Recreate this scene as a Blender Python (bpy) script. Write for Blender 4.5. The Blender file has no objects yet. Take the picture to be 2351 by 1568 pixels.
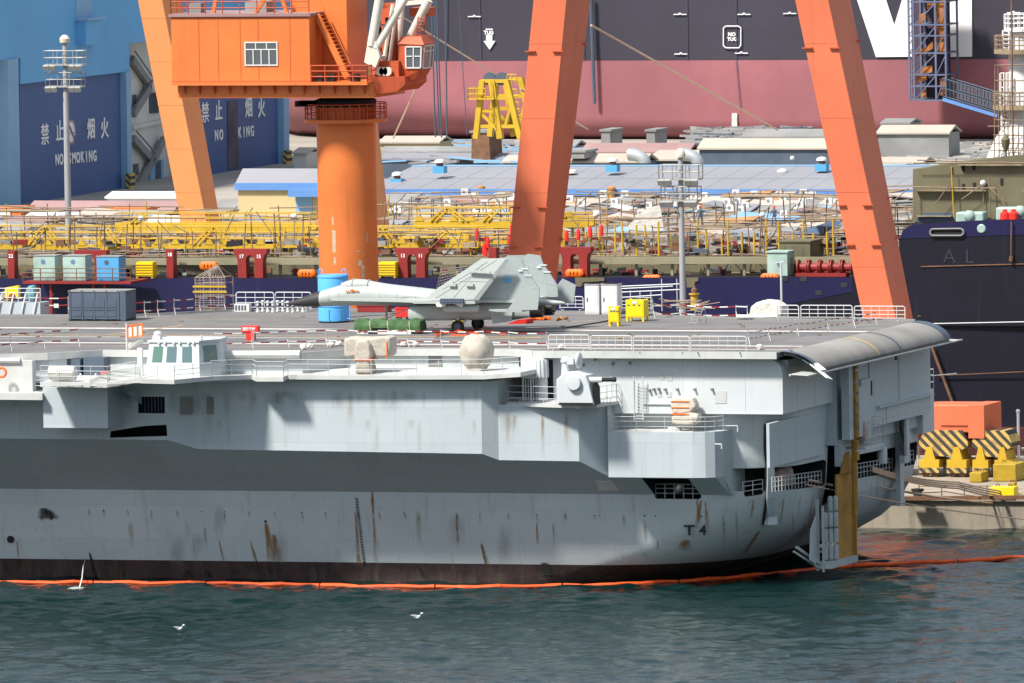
import bpy, bmesh, math, random
from mathutils import Vector, Matrix
random.seed(7)
SC = bpy.context.scene
COL = SC.collection
RAD = math.radians
# ---------------------------------------------------------------- camera, sky, sun, exposure
W, HH = 2351.0, 1568.0
F = 27450.0; D0 = 880.0; CH = 75.7; YAW = RAD(19); ROLL = .018; PIT = math.atan(1813/27450)
_s, _c = math.sin(YAW), math.cos(YAW)
CAM = Vector((D0*_s, -D0*_c, CH))
FW = Vector((-_s*math.cos(PIT), _c*math.cos(PIT), -math.sin(PIT)))
R0 = Vector((_c, _s, 0)); U0 = R0.cross(FW)
RR = R0*math.cos(ROLL)-U0*math.sin(ROLL); UU = R0*math.sin(ROLL)+U0*math.cos(ROLL)
cd = bpy.data.cameras.new('camera'); cam = bpy.data.objects.new('camera', cd); COL.objects.link(cam)
cd.sensor_width = 36; cd.lens = 36*F/W; cd.clip_start = 5; cd.clip_end = 20000
cam.matrix_world = Matrix(((RR.x, UU.x, -FW.x, CAM.x), (RR.y, UU.y, -FW.y, CAM.y), (RR.z, UU.z, -FW.z, CAM.z), (0, 0, 0, 1)))
SC.camera = cam
OVC = 7.0
SUN = Vector((-.65, -1.0, 1.5)).normalized()
wd = bpy.data.worlds.new('World'); SC.world = wd; wd.use_nodes = True
nt = wd.node_tree; bg = nt.nodes['Background']
sky = nt.nodes.new('ShaderNodeTexSky'); sky.sky_type = 'NISHITA'; sky.sun_disc = False
sky.sun_elevation = math.asin(SUN.z); sky.sun_rotation = math.atan2(SUN.x, SUN.y)
sky.dust_density = 1.0; sky.air_density = 1.0; sky.ozone_density = 1.0; sky.altitude = 50
# thin bright high haze: the clear sky plus an overcast sky (three times brighter overhead than at the horizon)
tc = nt.nodes.new('ShaderNodeTexCoord'); sx_ = nt.nodes.new('ShaderNodeSeparateXYZ'); nt.links.new(tc.outputs['Generated'], sx_.inputs[0])
mr = nt.nodes.new('ShaderNodeMapRange'); mr.inputs[1].default_value = 0; mr.inputs[2].default_value = 1; mr.inputs[3].default_value = OVC*.33; mr.inputs[4].default_value = OVC; nt.links.new(sx_.outputs[2], mr.inputs[0])
vm = nt.nodes.new('ShaderNodeVectorMath'); vm.operation = 'SCALE'; vm.inputs[0].default_value = (.94, .98, 1.04); nt.links.new(mr.outputs[0], vm.inputs['Scale'])
ad = nt.nodes.new('ShaderNodeVectorMath'); ad.operation = 'ADD'; nt.links.new(sky.outputs[0], ad.inputs[0]); nt.links.new(vm.outputs[0], ad.inputs[1])
nt.links.new(ad.outputs[0], bg.inputs[0]); bg.inputs[1].default_value = .055
ld = bpy.data.lights.new('sun', 'SUN'); ld.energy = 4.5; ld.angle = RAD(7.0); ld.color = (1, .95, .87)
sun = bpy.data.objects.new('sun', ld); COL.objects.link(sun); sun.rotation_euler = SUN.to_track_quat('Z', 'Y').to_euler(); sun.location = (-300, -100, 300)
SC.view_settings.view_transform = 'Standard'; SC.view_settings.look = 'None'; SC.view_settings.gamma = 1
SC.view_settings.exposure = .62
SC.cycles.use_denoising = True
SC.cycles.max_bounces = 6

def at(x, y, X=None, Y=None, Z=None):
    "point of the place that stands behind a spot of the photograph, on the plane X=, Y= or Z="
    r = FW+RR*((x-W/2)/F)-UU*((y-HH/2)/F)
    if X is not None: t = (X-CAM.x)/r.x
    elif Y is not None: t = (Y-CAM.y)/r.y
    else: t = (Z-CAM.z)/r.z
    return CAM+r*t
# ---------------------------------------------------------------- mesh helpers
class MB:
    def __init__(s): s.v = []; s.f = []; s.mi = []; s.m = 0; s.uv = {}
    def add(s, vs, fs):
        b = len(s.v); s.v += [Vector(v) for v in vs]
        for f in fs: s.f.append([b+i for i in f]); s.mi.append(s.m)
        return s
    def poly(s, *p):
        if len(p) == 1: p = p[0]
        return s.add(p, [list(range(len(p)))])
    def obox(s, c, a, b, d):
        c, a, b, d = map(Vector, (c, a, b, d))
        vs = [c+a*i+b*j+d*k for k in (-1, 1) for j in (-1, 1) for i in (-1, 1)]
        fs = [(0, 2, 3, 1), (4, 5, 7, 6), (0, 1, 5, 4), (2, 6, 7, 3), (0, 4, 6, 2), (1, 3, 7, 5)]
        if a.cross(b).dot(d) < 0: fs = [f[::-1] for f in fs]
        return s.add(vs, fs)
    def box(s, x0, y0, z0, x1, y1, z1):
        return s.obox(((x0+x1)/2, (y0+y1)/2, (z0+z1)/2), (abs(x1-x0)/2, 0, 0), (0, abs(y1-y0)/2, 0), (0, 0, abs(z1-z0)/2))
    def bar(s, p, q, w, h=None, up=(0, 0, 1)):
        p, q = Vector(p), Vector(q); d = q-p; u = Vector(up); a = d.cross(u)
        if a.length < 1e-5*max(1, d.length): a = d.cross(Vector((1, 0, .01)))
        a.normalize(); b = a.cross(d).normalized(); h = h or w
        return s.obox((p+q)/2, d/2, a*w/2, b*h/2)
    def tube(s, p, q, r, n=6, r2=None):
        p, q = Vector(p), Vector(q); d = (q-p)
        a = d.cross(Vector((0, 0, 1)))
        if a.length < 1e-4*d.length: a = d.cross(Vector((1, 0, 0)))
        a.normalize(); b = d.cross(a).normalized(); r2 = r if r2 is None else r2
        vs = [p+(a*math.cos(2*math.pi*i/n)+b*math.sin(2*math.pi*i/n))*r for i in range(n)]
        vs += [q+(a*math.cos(2*math.pi*i/n)+b*math.sin(2*math.pi*i/n))*r2 for i in range(n)]
        fs = [(i, (i+1) % n, n+(i+1) % n, n+i) for i in range(n)]+[list(range(n))[::-1], list(range(n, 2*n))]
        return s.add(vs, fs)
    def pipe(s, pts, r, n=6):
        for a, b in zip(pts, pts[1:]): s.tube(a, b, r, n)
        return s
    def extr(s, pts, vec):
        vec = Vector(vec); n = len(pts); pts = [Vector(p) for p in pts]
        vs = pts+[p+vec for p in pts]
        nr = Vector()
        for i in range(1, n-1): nr += (pts[i]-pts[0]).cross(pts[i+1]-pts[0])
        fs = [list(range(n))[::-1], list(range(n, 2*n))]+[(i, (i+1) % n, n+(i+1) % n, n+i) for i in range(n)]
        if nr.dot(vec) < 0: fs = [f[::-1] for f in fs]
        return s.add(vs, fs)
    def prism(s, pts, z0, z1): return s.extr([(p[0], p[1], z0) for p in pts], (0, 0, z1-z0))
    def loft(s, rings, caps=True, closed=True):
        n = len(rings[0]); vs = [v for r in rings for v in r]; fs = []
        for k in range(len(rings)-1):
            for i in range(n if closed else n-1):
                j = (i+1) % n; fs.append((k*n+i, k*n+j, (k+1)*n+j, (k+1)*n+i))
        if caps: fs += [list(range(n))[::-1], [(len(rings)-1)*n+i for i in range(n)]]
        return s.add(vs, fs)
    def lathe(s, c, prof, n=20, axis='Z'):
        c = Vector(c); rings = []
        for r, h in prof:
            ring = []
            for i in range(n):
                a = 2*math.pi*i/n; x, y = r*math.cos(a), r*math.sin(a)
                ring.append(c+(Vector((x, y, h)) if axis == 'Z' else Vector((h, x, y)) if axis == 'X' else Vector((y, h, x))))
            rings.append(ring)
        return s.loft(rings)
    def ball(s, c, rx, ry=None, rz=None, n=12, wob=0):
        ry = ry or rx; rz = rz or rx
        c = Vector(c); rings = []
        for k in range(1, n):
            ph = math.pi*k/n
            rings.append([c+Vector((rx*math.sin(ph)*math.cos(2*math.pi*i/(2*n)), ry*math.sin(ph)*math.sin(2*math.pi*i/(2*n)), -rz*math.cos(ph)))*(1+random.uniform(-wob, wob)) for i in range(2*n)])
        return s.loft(rings)
    def quads(s, uvq):            # a quad with its own uv square
        s.add(uvq, [(0, 1, 2, 3)]); s.uv[len(s.f)-1] = [(0, 0), (1, 0), (1, 1), (0, 1)]
        return s
    def build(s, name, mats, parent=None, smooth=False, bevel=0, sub=0, fix=True):
        org = WL.get(parent.name) if parent else None
        if org is None:
            if s.v:
                xs, ys, zs = zip(*[tuple(v) for v in s.v])
                org = Vector(((min(xs)+max(xs))/2, (min(ys)+max(ys))/2, min(zs)))
            else: org = Vector()
        me = bpy.data.meshes.new(name)
        me.from_pydata([tuple(v-org) for v in s.v], [], s.f)
        mats = mats if isinstance(mats, (list, tuple)) else [mats]
        for m in mats: me.materials.append(m)
        for p, k in zip(me.polygons, s.mi): p.material_index = min(k, len(mats)-1); p.use_smooth = smooth
        if s.uv:
            ul = me.uv_layers.new(name='uv')
            for fi, uvs in s.uv.items():
                for li, u in zip(me.polygons[fi].loop_indices, uvs): ul.data[li].uv = u
        if fix:
            bm = bmesh.new(); bm.from_mesh(me); bmesh.ops.recalc_face_normals(bm, faces=bm.faces); bm.to_mesh(me); bm.free()
        me.update()
        o = bpy.data.objects.new(name, me); COL.objects.link(o)
        if parent: o.parent = parent
        else: o.location = org
        WL[o.name] = org.copy()
        if bevel:
            md = o.modifiers.new('bevel', 'BEVEL'); md.width = bevel; md.segments = 2; md.limit_method = 'ANGLE'
        if sub:
            md = o.modifiers.new('sub', 'SUBSURF'); md.levels = sub; md.render_levels = sub
        if smooth and not sub:
            try: me.set_sharp_from_angle(angle=RAD(40))
            except Exception: pass
        return o
WL = {}
def tag(o, label=None, cat=None, group=None, kind=None):
    if label: o['label'] = label
    if cat: o['category'] = cat
    if group: o['group'] = group
    if kind: o['kind'] = kind
    return o
def thing(name, loc, label, cat, group=None):
    o = bpy.data.objects.new(name, None); COL.objects.link(o); o.location = loc; o.empty_display_size = .3
    WL[o.name] = Vector(loc); return tag(o, label, cat, group)
def copy_tree(o, loc, rz=0, label=None):
    def rec(a, par):
        c = a.copy(); COL.objects.link(c)
        if par: c.parent = par
        for ch in [q for q in a.children]: rec(ch, c)
        return c
    c = rec(o, None); c.location = loc; c.rotation_euler = (0, 0, rz); WL[c.name] = Vector(loc)
    if label: c['label'] = label
    return c
def text(body, size, origin, xd, yd, mat, parent=None, name='lettering', depth=.02, bold=0, align='CENTER', sx=1):
    cu = bpy.data.curves.new('t', 'FONT'); cu.body = body; cu.size = size; cu.extrude = depth; cu.offset = bold
    cu.align_x = align; cu.align_y = 'CENTER'; cu.resolution_u = 3
    to = bpy.data.objects.new('t', cu); COL.objects.link(to)
    dg = bpy.context.evaluated_depsgraph_get(); me = bpy.data.meshes.new_from_object(to.evaluated_get(dg))
    bpy.data.objects.remove(to); bpy.data.curves.remove(cu)
    xd = Vector(xd).normalized(); yd = Vector(yd).normalized(); zd = xd.cross(yd)
    org = WL[parent.name] if parent else Vector(origin)
    for v in me.vertices: v.co = Vector(origin)+xd*v.co.x*sx+yd*v.co.y+zd*v.co.z-org
    me.materials.clear(); me.materials.append(mat)
    o = bpy.data.objects.new(name, me); COL.objects.link(o)
    if parent: o.parent = parent
    else: o.location = org
    WL[o.name] = org.copy(); return o
# ---------------------------------------------------------------- materials
def pm(name, col, rough=.6, metal=0, var=.12, vs=.35, streak=None, samt=.5, sthr=.58, bump=0, bs=2., plates=None, spec=.4):
    m = bpy.data.materials.new(name); m.use_nodes = True; nt = m.node_tree; N = nt.nodes; L = nt.links
    b = N['Principled BSDF']; b.inputs['Roughness'].default_value = rough; b.inputs['Metallic'].default_value = metal
    b.inputs['Specular IOR Level'].default_value = spec
    g = N.new('ShaderNodeNewGeometry')
    def noise(scale, sc3=(1, 1, 1), det=5, rg=.6):
        mp = N.new('ShaderNodeMapping'); mp.inputs['Scale'].default_value = sc3; L.new(g.outputs['Position'], mp.inputs['Vector'])
        n = N.new('ShaderNodeTexNoise'); n.inputs['Scale'].default_value = scale; n.inputs['Detail'].default_value = det; n.inputs['Roughness'].default_value = rg
        L.new(mp.outputs[0], n.inputs['Vector']); return n.outputs['Fac']
    def rng(src, a, b2, c=0., d=1.):
        r = N.new('ShaderNodeMapRange'); r.inputs[1].default_value = a; r.inputs[2].default_value = b2; r.inputs[3].default_value = c; r.inputs[4].default_value = d
        L.new(src, r.inputs[0]); return r.outputs[0]
    def mix(f, A, B):
        x = N.new('ShaderNodeMix'); x.data_type = 'RGBA'
        L.new(f, x.inputs[0])
        for s_, k in ((A, 6), (B, 7)):
            if isinstance(s_, tuple): x.inputs[k].default_value = (*s_, 1)
            else: L.new(s_, x.inputs[k])
        return x.outputs[2]
    lo = tuple(c*(1-var*1.3) for c in col); hi = tuple(min(1, c*(1+var)) for c in col)
    out = mix(rng(noise(vs), .3, .7), lo, hi)
    fine = tuple(c*(1-var*.8) for c in col)
    out = mix(rng(noise(vs*9, det=3), .5, .8, 0, .5), out, fine)
    if plates:
        mp = N.new('ShaderNodeMapping'); mp.inputs['Rotation'].default_value = (RAD(90), 0, 0); L.new(g.outputs['Position'], mp.inputs['Vector'])
        br = N.new('ShaderNodeTexBrick'); br.inputs['Scale'].default_value = 1; br.inputs['Brick Width'].default_value = plates[0]; br.inputs['Row Height'].default_value = plates[1]
        br.inputs['Mortar Size'].default_value = .03; br.inputs['Mortar Smooth'].default_value = .6
        br.inputs['Color1'].default_value = (1, 1, 1, 1); br.inputs['Color2'].default_value = (.93, .935, .94, 1); br.inputs['Mortar'].default_value = (.83, .83, .84, 1)
        L.new(mp.outputs[0], br.inputs['Vector'])
        x = N.new('ShaderNodeMix'); x.data_type = 'RGBA'; x.blend_type = 'MULTIPLY'; x.inputs[0].default_value = 1
        L.new(out, x.inputs[6]); L.new(br.outputs[0], x.inputs[7]); out = x.outputs[2]
    if streak:
        f = rng(noise(1.0, (1.3, 1.3, .07), det=6, rg=.7), sthr, sthr+.16, 0, samt)
        out = mix(f, out, streak)
    L.new(out, b.inputs['Base Color'])
    if bump:
        bp = N.new('ShaderNodeBump'); bp.inputs['Strength'].default_value = bump; bp.inputs['Distance'].default_value = .1
        L.new(noise(bs), bp.inputs['Height']); L.new(bp.outputs[0], b.inputs['Normal'])
    return m
RUST = (.22, .09, .025)
M = dict(
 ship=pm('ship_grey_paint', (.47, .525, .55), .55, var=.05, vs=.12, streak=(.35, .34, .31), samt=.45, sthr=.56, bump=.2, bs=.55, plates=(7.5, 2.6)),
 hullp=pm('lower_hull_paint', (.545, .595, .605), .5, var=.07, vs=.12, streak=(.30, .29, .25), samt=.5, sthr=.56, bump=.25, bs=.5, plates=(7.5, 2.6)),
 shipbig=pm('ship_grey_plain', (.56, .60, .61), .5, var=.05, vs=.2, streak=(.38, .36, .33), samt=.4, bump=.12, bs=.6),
 rail=pm('rail_paint', (.55, .57, .57), .5, var=.06),
 deck=pm('deck_coating', (.155, .15, .15), .85, var=.2, vs=.18, bump=.2, bs=5),
 deckedge=pm('deck_edge_white', (.52, .53, .51), .6, var=.1, vs=.6, streak=(.35, .3, .24), samt=.4),
 rnd=pm('rounddown_coating', (.27, .255, .235), .8, var=.18, vs=.25),
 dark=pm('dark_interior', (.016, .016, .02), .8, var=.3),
 black=pm('black_rubber', (.015, .015, .016), .7, var=.2),
 white=pm('white_paint', (.66, .66, .65), .5, var=.06, vs=.8, streak=(.5, .46, .4), samt=.35),
 wline=pm('deck_line_white', (.62, .60, .56), .8, var=.2, vs=1.5),
 yline=pm('deck_line_yellow', (.5, .36, .16), .8, var=.25, vs=1.5),
 rline=pm('deck_line_red', (.35, .12, .1), .8, var=.25, vs=1.5),
 canvas=pm('canvas_cover', (.46, .42, .355), .95, var=.16, vs=1.0, bump=.3, bs=1.2),
 wcanvas=pm('white_canvas', (.62, .60, .55), .9, var=.12, vs=1.5, bump=.9, bs=2),
 green=pm('green_tarpaulin', (.055, .13, .045), .7, var=.25, vs=1.2, bump=.9, bs=1.5),
 dgreen=pm('bright_green_tarpaulin', (.02, .16, .08), .6, var=.3, vs=2, bump=.9, bs=3),
 orange=pm('crane_orange', (.68, .18, .042), .5, var=.10, vs=.25, streak=(.35, .10, .035), samt=.5, sthr=.57),
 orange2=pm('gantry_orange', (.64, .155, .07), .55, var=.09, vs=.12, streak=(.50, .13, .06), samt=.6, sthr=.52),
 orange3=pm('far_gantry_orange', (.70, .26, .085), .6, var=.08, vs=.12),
 redor=pm('dark_orange_steel', (.5, .09, .03), .6, var=.15, streak=(.2, .06, .03), samt=.5),
 cream=pm('jib_cream', (.66, .62, .53), .5, var=.1, vs=.8, streak=(.4, .25, .12), samt=.4),
 yel=pm('yellow_paint', (.56, .36, .025), .5, var=.12, vs=.6, streak=(.35, .18, .03), samt=.4),
 yelb=pm('bright_yellow_paint', (.85, .62, .01), .45, var=.06, vs=.8),
 olive=pm('olive_primer', (.15, .135, .08), .7, var=.15, vs=.3, streak=(.13, .10, .06), samt=.5, plates=(6, 3)),
 beige=pm('beige_beam_paint', (.27, .25, .165), .6, var=.12, vs=.3, streak=(.2, .14, .07), samt=.5),
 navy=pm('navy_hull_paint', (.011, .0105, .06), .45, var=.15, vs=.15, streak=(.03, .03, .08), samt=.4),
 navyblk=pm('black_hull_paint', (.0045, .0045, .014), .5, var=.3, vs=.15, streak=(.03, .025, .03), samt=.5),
 boot=pm('boot_topping_red', (.07, .012, .015), .6, var=.2, vs=.2),
 maroon=pm('maroon_paint', (.26, .022, .02), .55, var=.12, vs=.5),
 red=pm('red_paint', (.75, .03, .022), .5, var=.08),
 orangev=pm('vivid_orange', (.85, .16, .01), .5, var=.1),
 tblack=pm('tanker_black', (.043, .038, .055), .55, var=.12, vs=.05, plates=(18, 4)),
 tred=pm('tanker_antifouling', (.31, .112, .128), .7, var=.16, vs=.05, streak=(.3, .1, .115), samt=.5),
 shed=pm('shed_blue_cladding', (.12, .38, .68), .5, var=.06, vs=.08),
 shedlt=pm('shed_pale_blue', (.22, .40, .58), .55, var=.08, vs=.2),
 door=pm('shed_door_blue', (.06, .115, .27), .55, var=.08, vs=.15, streak=(.08, .10, .22), samt=.4),
 pale=pm('pale_wall', (.60, .60, .57), .75, var=.1, vs=.2),
 teal=pm('pale_teal_paint', (.36, .50, .45), .5, var=.2, vs=.6, streak=(.25, .4, .45), samt=.4),
 blue=pm('sky_blue_paint', (.085, .34, .62), .45, var=.08, vs=.6),
 cyl=pm('bright_blue_paint', (.10, .42, .83), .4, var=.06, vs=.6),
 slate=pm('slate_container', (.075, .10, .14), .55, var=.12, vs=.6),
 lav=pm('lavender_roof', (.25, .25, .275), .6, var=.07, vs=.06, streak=(.4, .38, .36), samt=.4),
 fasc=pm('fascia_blue', (.11, .25, .55), .5, var=.1, vs=.2),
 ywall=pm('yellow_wall', (.55, .43, .22), .75, var=.06, vs=.1),
 rcream=pm('cream_roof', (.44, .385, .325), .75, var=.12, vs=.1),
 rgrey=pm('grey_roof', (.25, .25, .245), .75, var=.2, vs=.15),
 rpink=pm('dusty_red_roof', (.31, .19, .185), .75, var=.15, vs=.15),
 rblue=pm('blue_sheet_roof', (.12, .2, .36), .6, var=.2, vs=.3),
 rteal=pm('teal_sheet_roof', (.12, .33, .27), .6, var=.15, vs=.3),
 steel=pm('galvanised_steel', (.42, .42, .40), .45, metal=.3, var=.12, vs=1),
 rusty=pm('rusty_steel', (.20, .10, .055), .8, var=.3, vs=1),
 scaf=pm('scaffold_tube', (.25, .18, .12), .6, var=.35, vs=.5),
 plank=pm('scaffold_plank', (.30, .23, .15), .8, var=.3, vs=.8),
 conc=pm('quay_concrete', (.33, .285, .22), .85, var=.16, vs=.22, streak=(.13, .12, .10), samt=.75, sthr=.52, bump=.3),
 ground=pm('yard_ground', (.32, .29, .25), .9, var=.2, vs=.08),
 jet=pm('aircraft_grey', (.385, .42, .405), .45, var=.03, vs=.6),
 jetfin=pm('aircraft_fin_grey', (.33, .375, .37), .45, var=.04, vs=.6),
 jetdk=pm('aircraft_detail_grey', (.42, .46, .45), .5, var=.05),  # grey of the panel lines, pylons, flap and pod
 radome=pm('radome_black', (.035, .033, .035), .5, var=.1),
 nozz=pm('burnt_nozzle', (.03, .028, .03), .45, metal=.5, var=.2),
 ochreblk=pm('ochre_block', (.42, .28, .02), .55, var=.2, vs=.8, streak=(.22, .12, .03), samt=.6),
 fender=pm('fender_grey_white', (.40, .45, .45), .7, var=.12, vs=.8, streak=(.25, .28, .25), samt=.5),
 ochre=pm('ochre_rust_board', (.42, .22, .045), .8, var=.25, vs=.5, streak=(.2, .09, .02), samt=.6),
 rope=pm('mooring_rope', (.66, .46, .32), .9, var=.15, vs=2),
 rope2=pm('dirty_rope', (.40, .29, .15), .9, var=.2, vs=2),
 boom=pm('boom_orange', (.80, .10, .015), .6, var=.2, vs=.8),
 pinkc=pm('dusty_pink_cover', (.38, .27, .23), .9, var=.15, vs=1.5, bump=.8),
 tent=pm('cream_cover', (.62, .55, .46), .85, var=.1, vs=1.5, bump=.7),
 net=pm('safety_net', (.36, .31, .28), .9, var=.2, vs=1),
 skin=pm('white_feathers', (.8, .8, .8), .8, var=.05),
 emb=pm('emblem_blue', (.08, .36, .66), .5, var=.05),
 ink=pm('black_lettering', (.02, .02, .025), .7, var=.2),
 wink=pm('white_lettering', (.80, .80, .80), .7, var=.05),
 dull=pm('ghost_lettering', (.03, .027, .04), .6, var=.3),
 lampg=pm('mast_grey', (.36, .36, .37), .5, var=.08),
 tan=pm('wood_board', (.42, .21, .08), .85, var=.3, vs=.6),
)
def glass(name, col, rough=.08):
    m = bpy.data.materials.new(name); m.use_nodes = True; b = m.node_tree.nodes['Principled BSDF']
    b.inputs['Base Color'].default_value = (*col, 1); b.inputs['Roughness'].default_value = rough; b.inputs['Specular IOR Level'].default_value = .8
    return m
M['glass'] = glass('window_glass', (.10, .17, .18)); M['gglass'] = glass('green_window_glass', (.10, .20, .16)); M['dglass'] = glass('dark_window_glass', (.09, .10, .11))
M['canopy'] = glass('canopy_glass', (.40, .43, .41), .1)
def stain(name, col, pw=1.0, gain=1.0, soft=9.):            # a streak that fades out to nothing, for quads with their own uv
    m = bpy.data.materials.new(name); m.use_nodes = True; nt = m.node_tree; N = nt.nodes; L = nt.links
    b = N['Principled BSDF']; b.inputs['Base Color'].default_value = (*col, 1); b.inputs['Roughness'].default_value = .85
    uv = N.new('ShaderNodeUVMap'); uv.uv_map = 'uv'; sp = N.new('ShaderNodeSeparateXYZ'); L.new(uv.outputs[0], sp.inputs[0])
    def mth(op, a, b2=None):
        n = N.new('ShaderNodeMath'); n.operation = op
        for i, s_ in enumerate((a, b2)):
            if s_ is None: continue
            if isinstance(s_, (int, float)): n.inputs[i].default_value = s_
            else: L.new(s_, n.inputs[i])
        n.use_clamp = op in ('MULTIPLY',); return n.outputs[0]
    x = mth('SUBTRACT', 1., mth('ABSOLUTE', mth('SUBTRACT', mth('MULTIPLY', sp.outputs[0], 2.), 1.)))
    n1 = mth('SUBTRACT', sp.outputs[0], .5); x = mth('SUBTRACT', 1., mth('POWER', mth('ABSOLUTE', mth('ADD', n1, n1)), 1.5))
    g = N.new('ShaderNodeNewGeometry'); no = N.new('ShaderNodeTexNoise'); no.inputs['Scale'].default_value = 2.5; no.inputs['Detail'].default_value = 4
    mp = N.new('ShaderNodeMapping'); mp.inputs['Scale'].default_value = (2.2, 2.2, .25); L.new(g.outputs['Position'], mp.inputs[0]); L.new(mp.outputs[0], no.inputs['Vector'])
    nn = N.new('ShaderNodeMapRange'); nn.inputs[1].default_value = .22; nn.inputs[2].default_value = .5; L.new(no.outputs['Fac'], nn.inputs[0])
    a = mth('MULTIPLY', mth('MULTIPLY', x, mth('POWER', sp.outputs[1], pw)), nn.outputs[0])
    a = mth('MULTIPLY', mth('MULTIPLY', a, mth('MINIMUM', mth('MULTIPLY', mth('SUBTRACT', 1., sp.outputs[1]), soft), 1.)), gain)
    L.new(a, b.inputs['Alpha']); return m
M['rstain'] = stain('rust_streak', (.34, .16, .03), .6); M['dstain'] = stain('dark_streak', (.03, .03, .022), .25); M['wstain'] = stain('wall_streak', (.42, .37, .28), .8, .33, 3.); M['sstain'] = stain('grime', (.24, .25, .24), .8, .42, 2.2); M['bstain'] = stain('faint_rust_streak', (.36, .27, .16), 1.3, .75, 4.)
def stripes(name, c1, c2, period, ang):
    m = bpy.data.materials.new(name); m.use_nodes = True; nt = m.node_tree; N = nt.nodes; L = nt.links; b = N['Principled BSDF']; b.inputs['Roughness'].default_value = .6
    g = N.new('ShaderNodeNewGeometry'); mp = N.new('ShaderNodeMapping'); mp.inputs['Rotation'].default_value = (0, RAD(ang), 0); L.new(g.outputs['Position'], mp.inputs[0])
    sp = N.new('ShaderNodeSeparateXYZ'); L.new(mp.outputs[0], sp.inputs[0])
    md = N.new('ShaderNodeMath'); md.operation = 'FLOORED_MODULO'; md.inputs[1].default_value = period; L.new(sp.outputs[0], md.inputs[0])
    gt = N.new('ShaderNodeMath'); gt.operation = 'GREATER_THAN'; gt.inputs[1].default_value = period/2; L.new(md.outputs[0], gt.inputs[0])
    mx = N.new('ShaderNodeMix'); mx.data_type = 'RGBA'; 
    no = N.new('ShaderNodeTexNoise'); no.inputs['Scale'].default_value = 1.3; no.inputs['Detail'].default_value = 6; L.new(g.outputs['Position'], no.inputs['Vector'])
    dm = N.new('ShaderNodeMix'); dm.data_type = 'RGBA'; dm.inputs[6].default_value = (*c1, 1); dm.inputs[7].default_value = (.20, .14, .07, 1)
    dr = N.new('ShaderNodeMapRange'); dr.inputs[1].default_value = .5; dr.inputs[2].default_value = .75; L.new(no.outputs['Fac'], dr.inputs[0]); L.new(dr.outputs[0], dm.inputs[0]); L.new(dm.outputs[2], mx.inputs[6]); mx.inputs[7].default_value = (*c2, 1)
    L.new(gt.outputs[0], mx.inputs[0]); L.new(mx.outputs[2], b.inputs['Base Color']); return m
M['hazard'] = stripes('hazard_stripes', (.55, .38, .11), (.045, .04, .035), .55, 45)
# ---------------------------------------------------------------- small builders used everywhere
def railing(mb, pts, h=1.05, step=1.6, r=.022, rails=(.35, .7, 1.0)):
    pts = [Vector(p) for p in pts]
    for a, b in zip(pts, pts[1:]):
        L = (b-a).length; n = max(1, round(L/step))
        for i in range(n+1):
            p = a.lerp(b, i/n); mb.tube(p, p+Vector((0, 0, h)), r*1.25, 4)
        for k in rails: mb.tube(a+Vector((0, 0, h*k)), b+Vector((0, 0, h*k)), r, 4)
def ladder(mb, p, q, w, side, n=12, r=.03):
    side = Vector(side).normalized()*w/2; p, q = Vector(p), Vector(q)
    mb.tube(p-side, q-side, r, 4); mb.tube(p+side, q+side, r, 4)
    for i in range(n): c = p.lerp(q, (i+.5)/n); mb.tube(c-side, c+side, r*.8, 4)
def truss(mb, p, q, w, h, n, r, up=(0, 0, 1)):
    p, q = Vector(p), Vector(q); d = (q-p).normalized(); u = Vector(up); a = d.cross(u).normalized(); b = a.cross(d)
    cs = [a*w/2*i+b*h/2*j for i in (-1, 1) for j in (-1, 1)]
    for c in cs: mb.bar(p+c, q+c, r)
    for k in range(n):
        s_, e_ = p.lerp(q, k/n), p.lerp(q, (k+1)/n)
        for c1, c2 in ((cs[0], cs[1]), (cs[2], cs[3]), (cs[0], cs[2]), (cs[1], cs[3])):
            if k % 2: c1, c2 = c2, c1
            mb.bar(s_+c1, e_+c2, r*.7); mb.bar(s_+c1, s_+c2, r*.7)
def pxb(mb, x0, y0, x1, y1, Y, d):          # box whose near face (plane Y) spans a px rectangle
    a = at((x0+x1)/2, y1, Y=Y); b = at((x0+x1)/2, y0, Y=Y); l = at(x0, (y0+y1)/2, Y=Y).x; r = at(x1, (y0+y1)/2, Y=Y).x
    mb.box(l, Y, a.z, r, Y+d, b.z); return l, r, a.z, b.z
def deckbox(x0, x1, yb, yt, Z=17.0, cy=None):  # X range, Y of the near foot, and height of something standing on a floor at Z
    f = at((x0+x1)/2, yb, Z=Z); l = at(x0, yb, Y=f.y).x; r = at(x1, yb, Y=f.y).x
    return l, r, f.y, at((x0+x1)/2, yt, Y=f.y).z-Z
# ================================================================ water, quay, ground
def water_mat():
    m = bpy.data.materials.new('harbour_water'); m.use_nodes = True; nt = m.node_tree; N = nt.nodes; L = nt.links; b = N['Principled BSDF']
    b.inputs['Base Color'].default_value = (.0025, .017, .016, 1); b.inputs['Roughness'].default_value = .09; b.inputs['IOR'].default_value = 1.33
    g = N.new('ShaderNodeNewGeometry'); prev = None
    for sc, st, ds, stretch in ((3.0, 1., .05, (1, .7, 1)),):
        mp = N.new('ShaderNodeMapping'); mp.inputs['Scale'].default_value = stretch; L.new(g.outputs['Position'], mp.inputs[0])
        n = N.new('ShaderNodeTexNoise'); n.inputs['Scale'].default_value = sc; n.inputs['Detail'].default_value = 5; n.inputs['Roughness'].default_value = .6; L.new(mp.outputs[0], n.inputs['Vector'])
        bp = N.new('ShaderNodeBump'); bp.inputs['Strength'].default_value = st; bp.inputs['Distance'].default_value = ds; L.new(n.outputs['Fac'], bp.inputs['Height'])
        if prev: L.new(prev, bp.inputs['Normal'])
        prev = bp.outputs[0]
    L.new(prev, b.inputs['Normal']); return m
M['water'] = water_mat()
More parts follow.
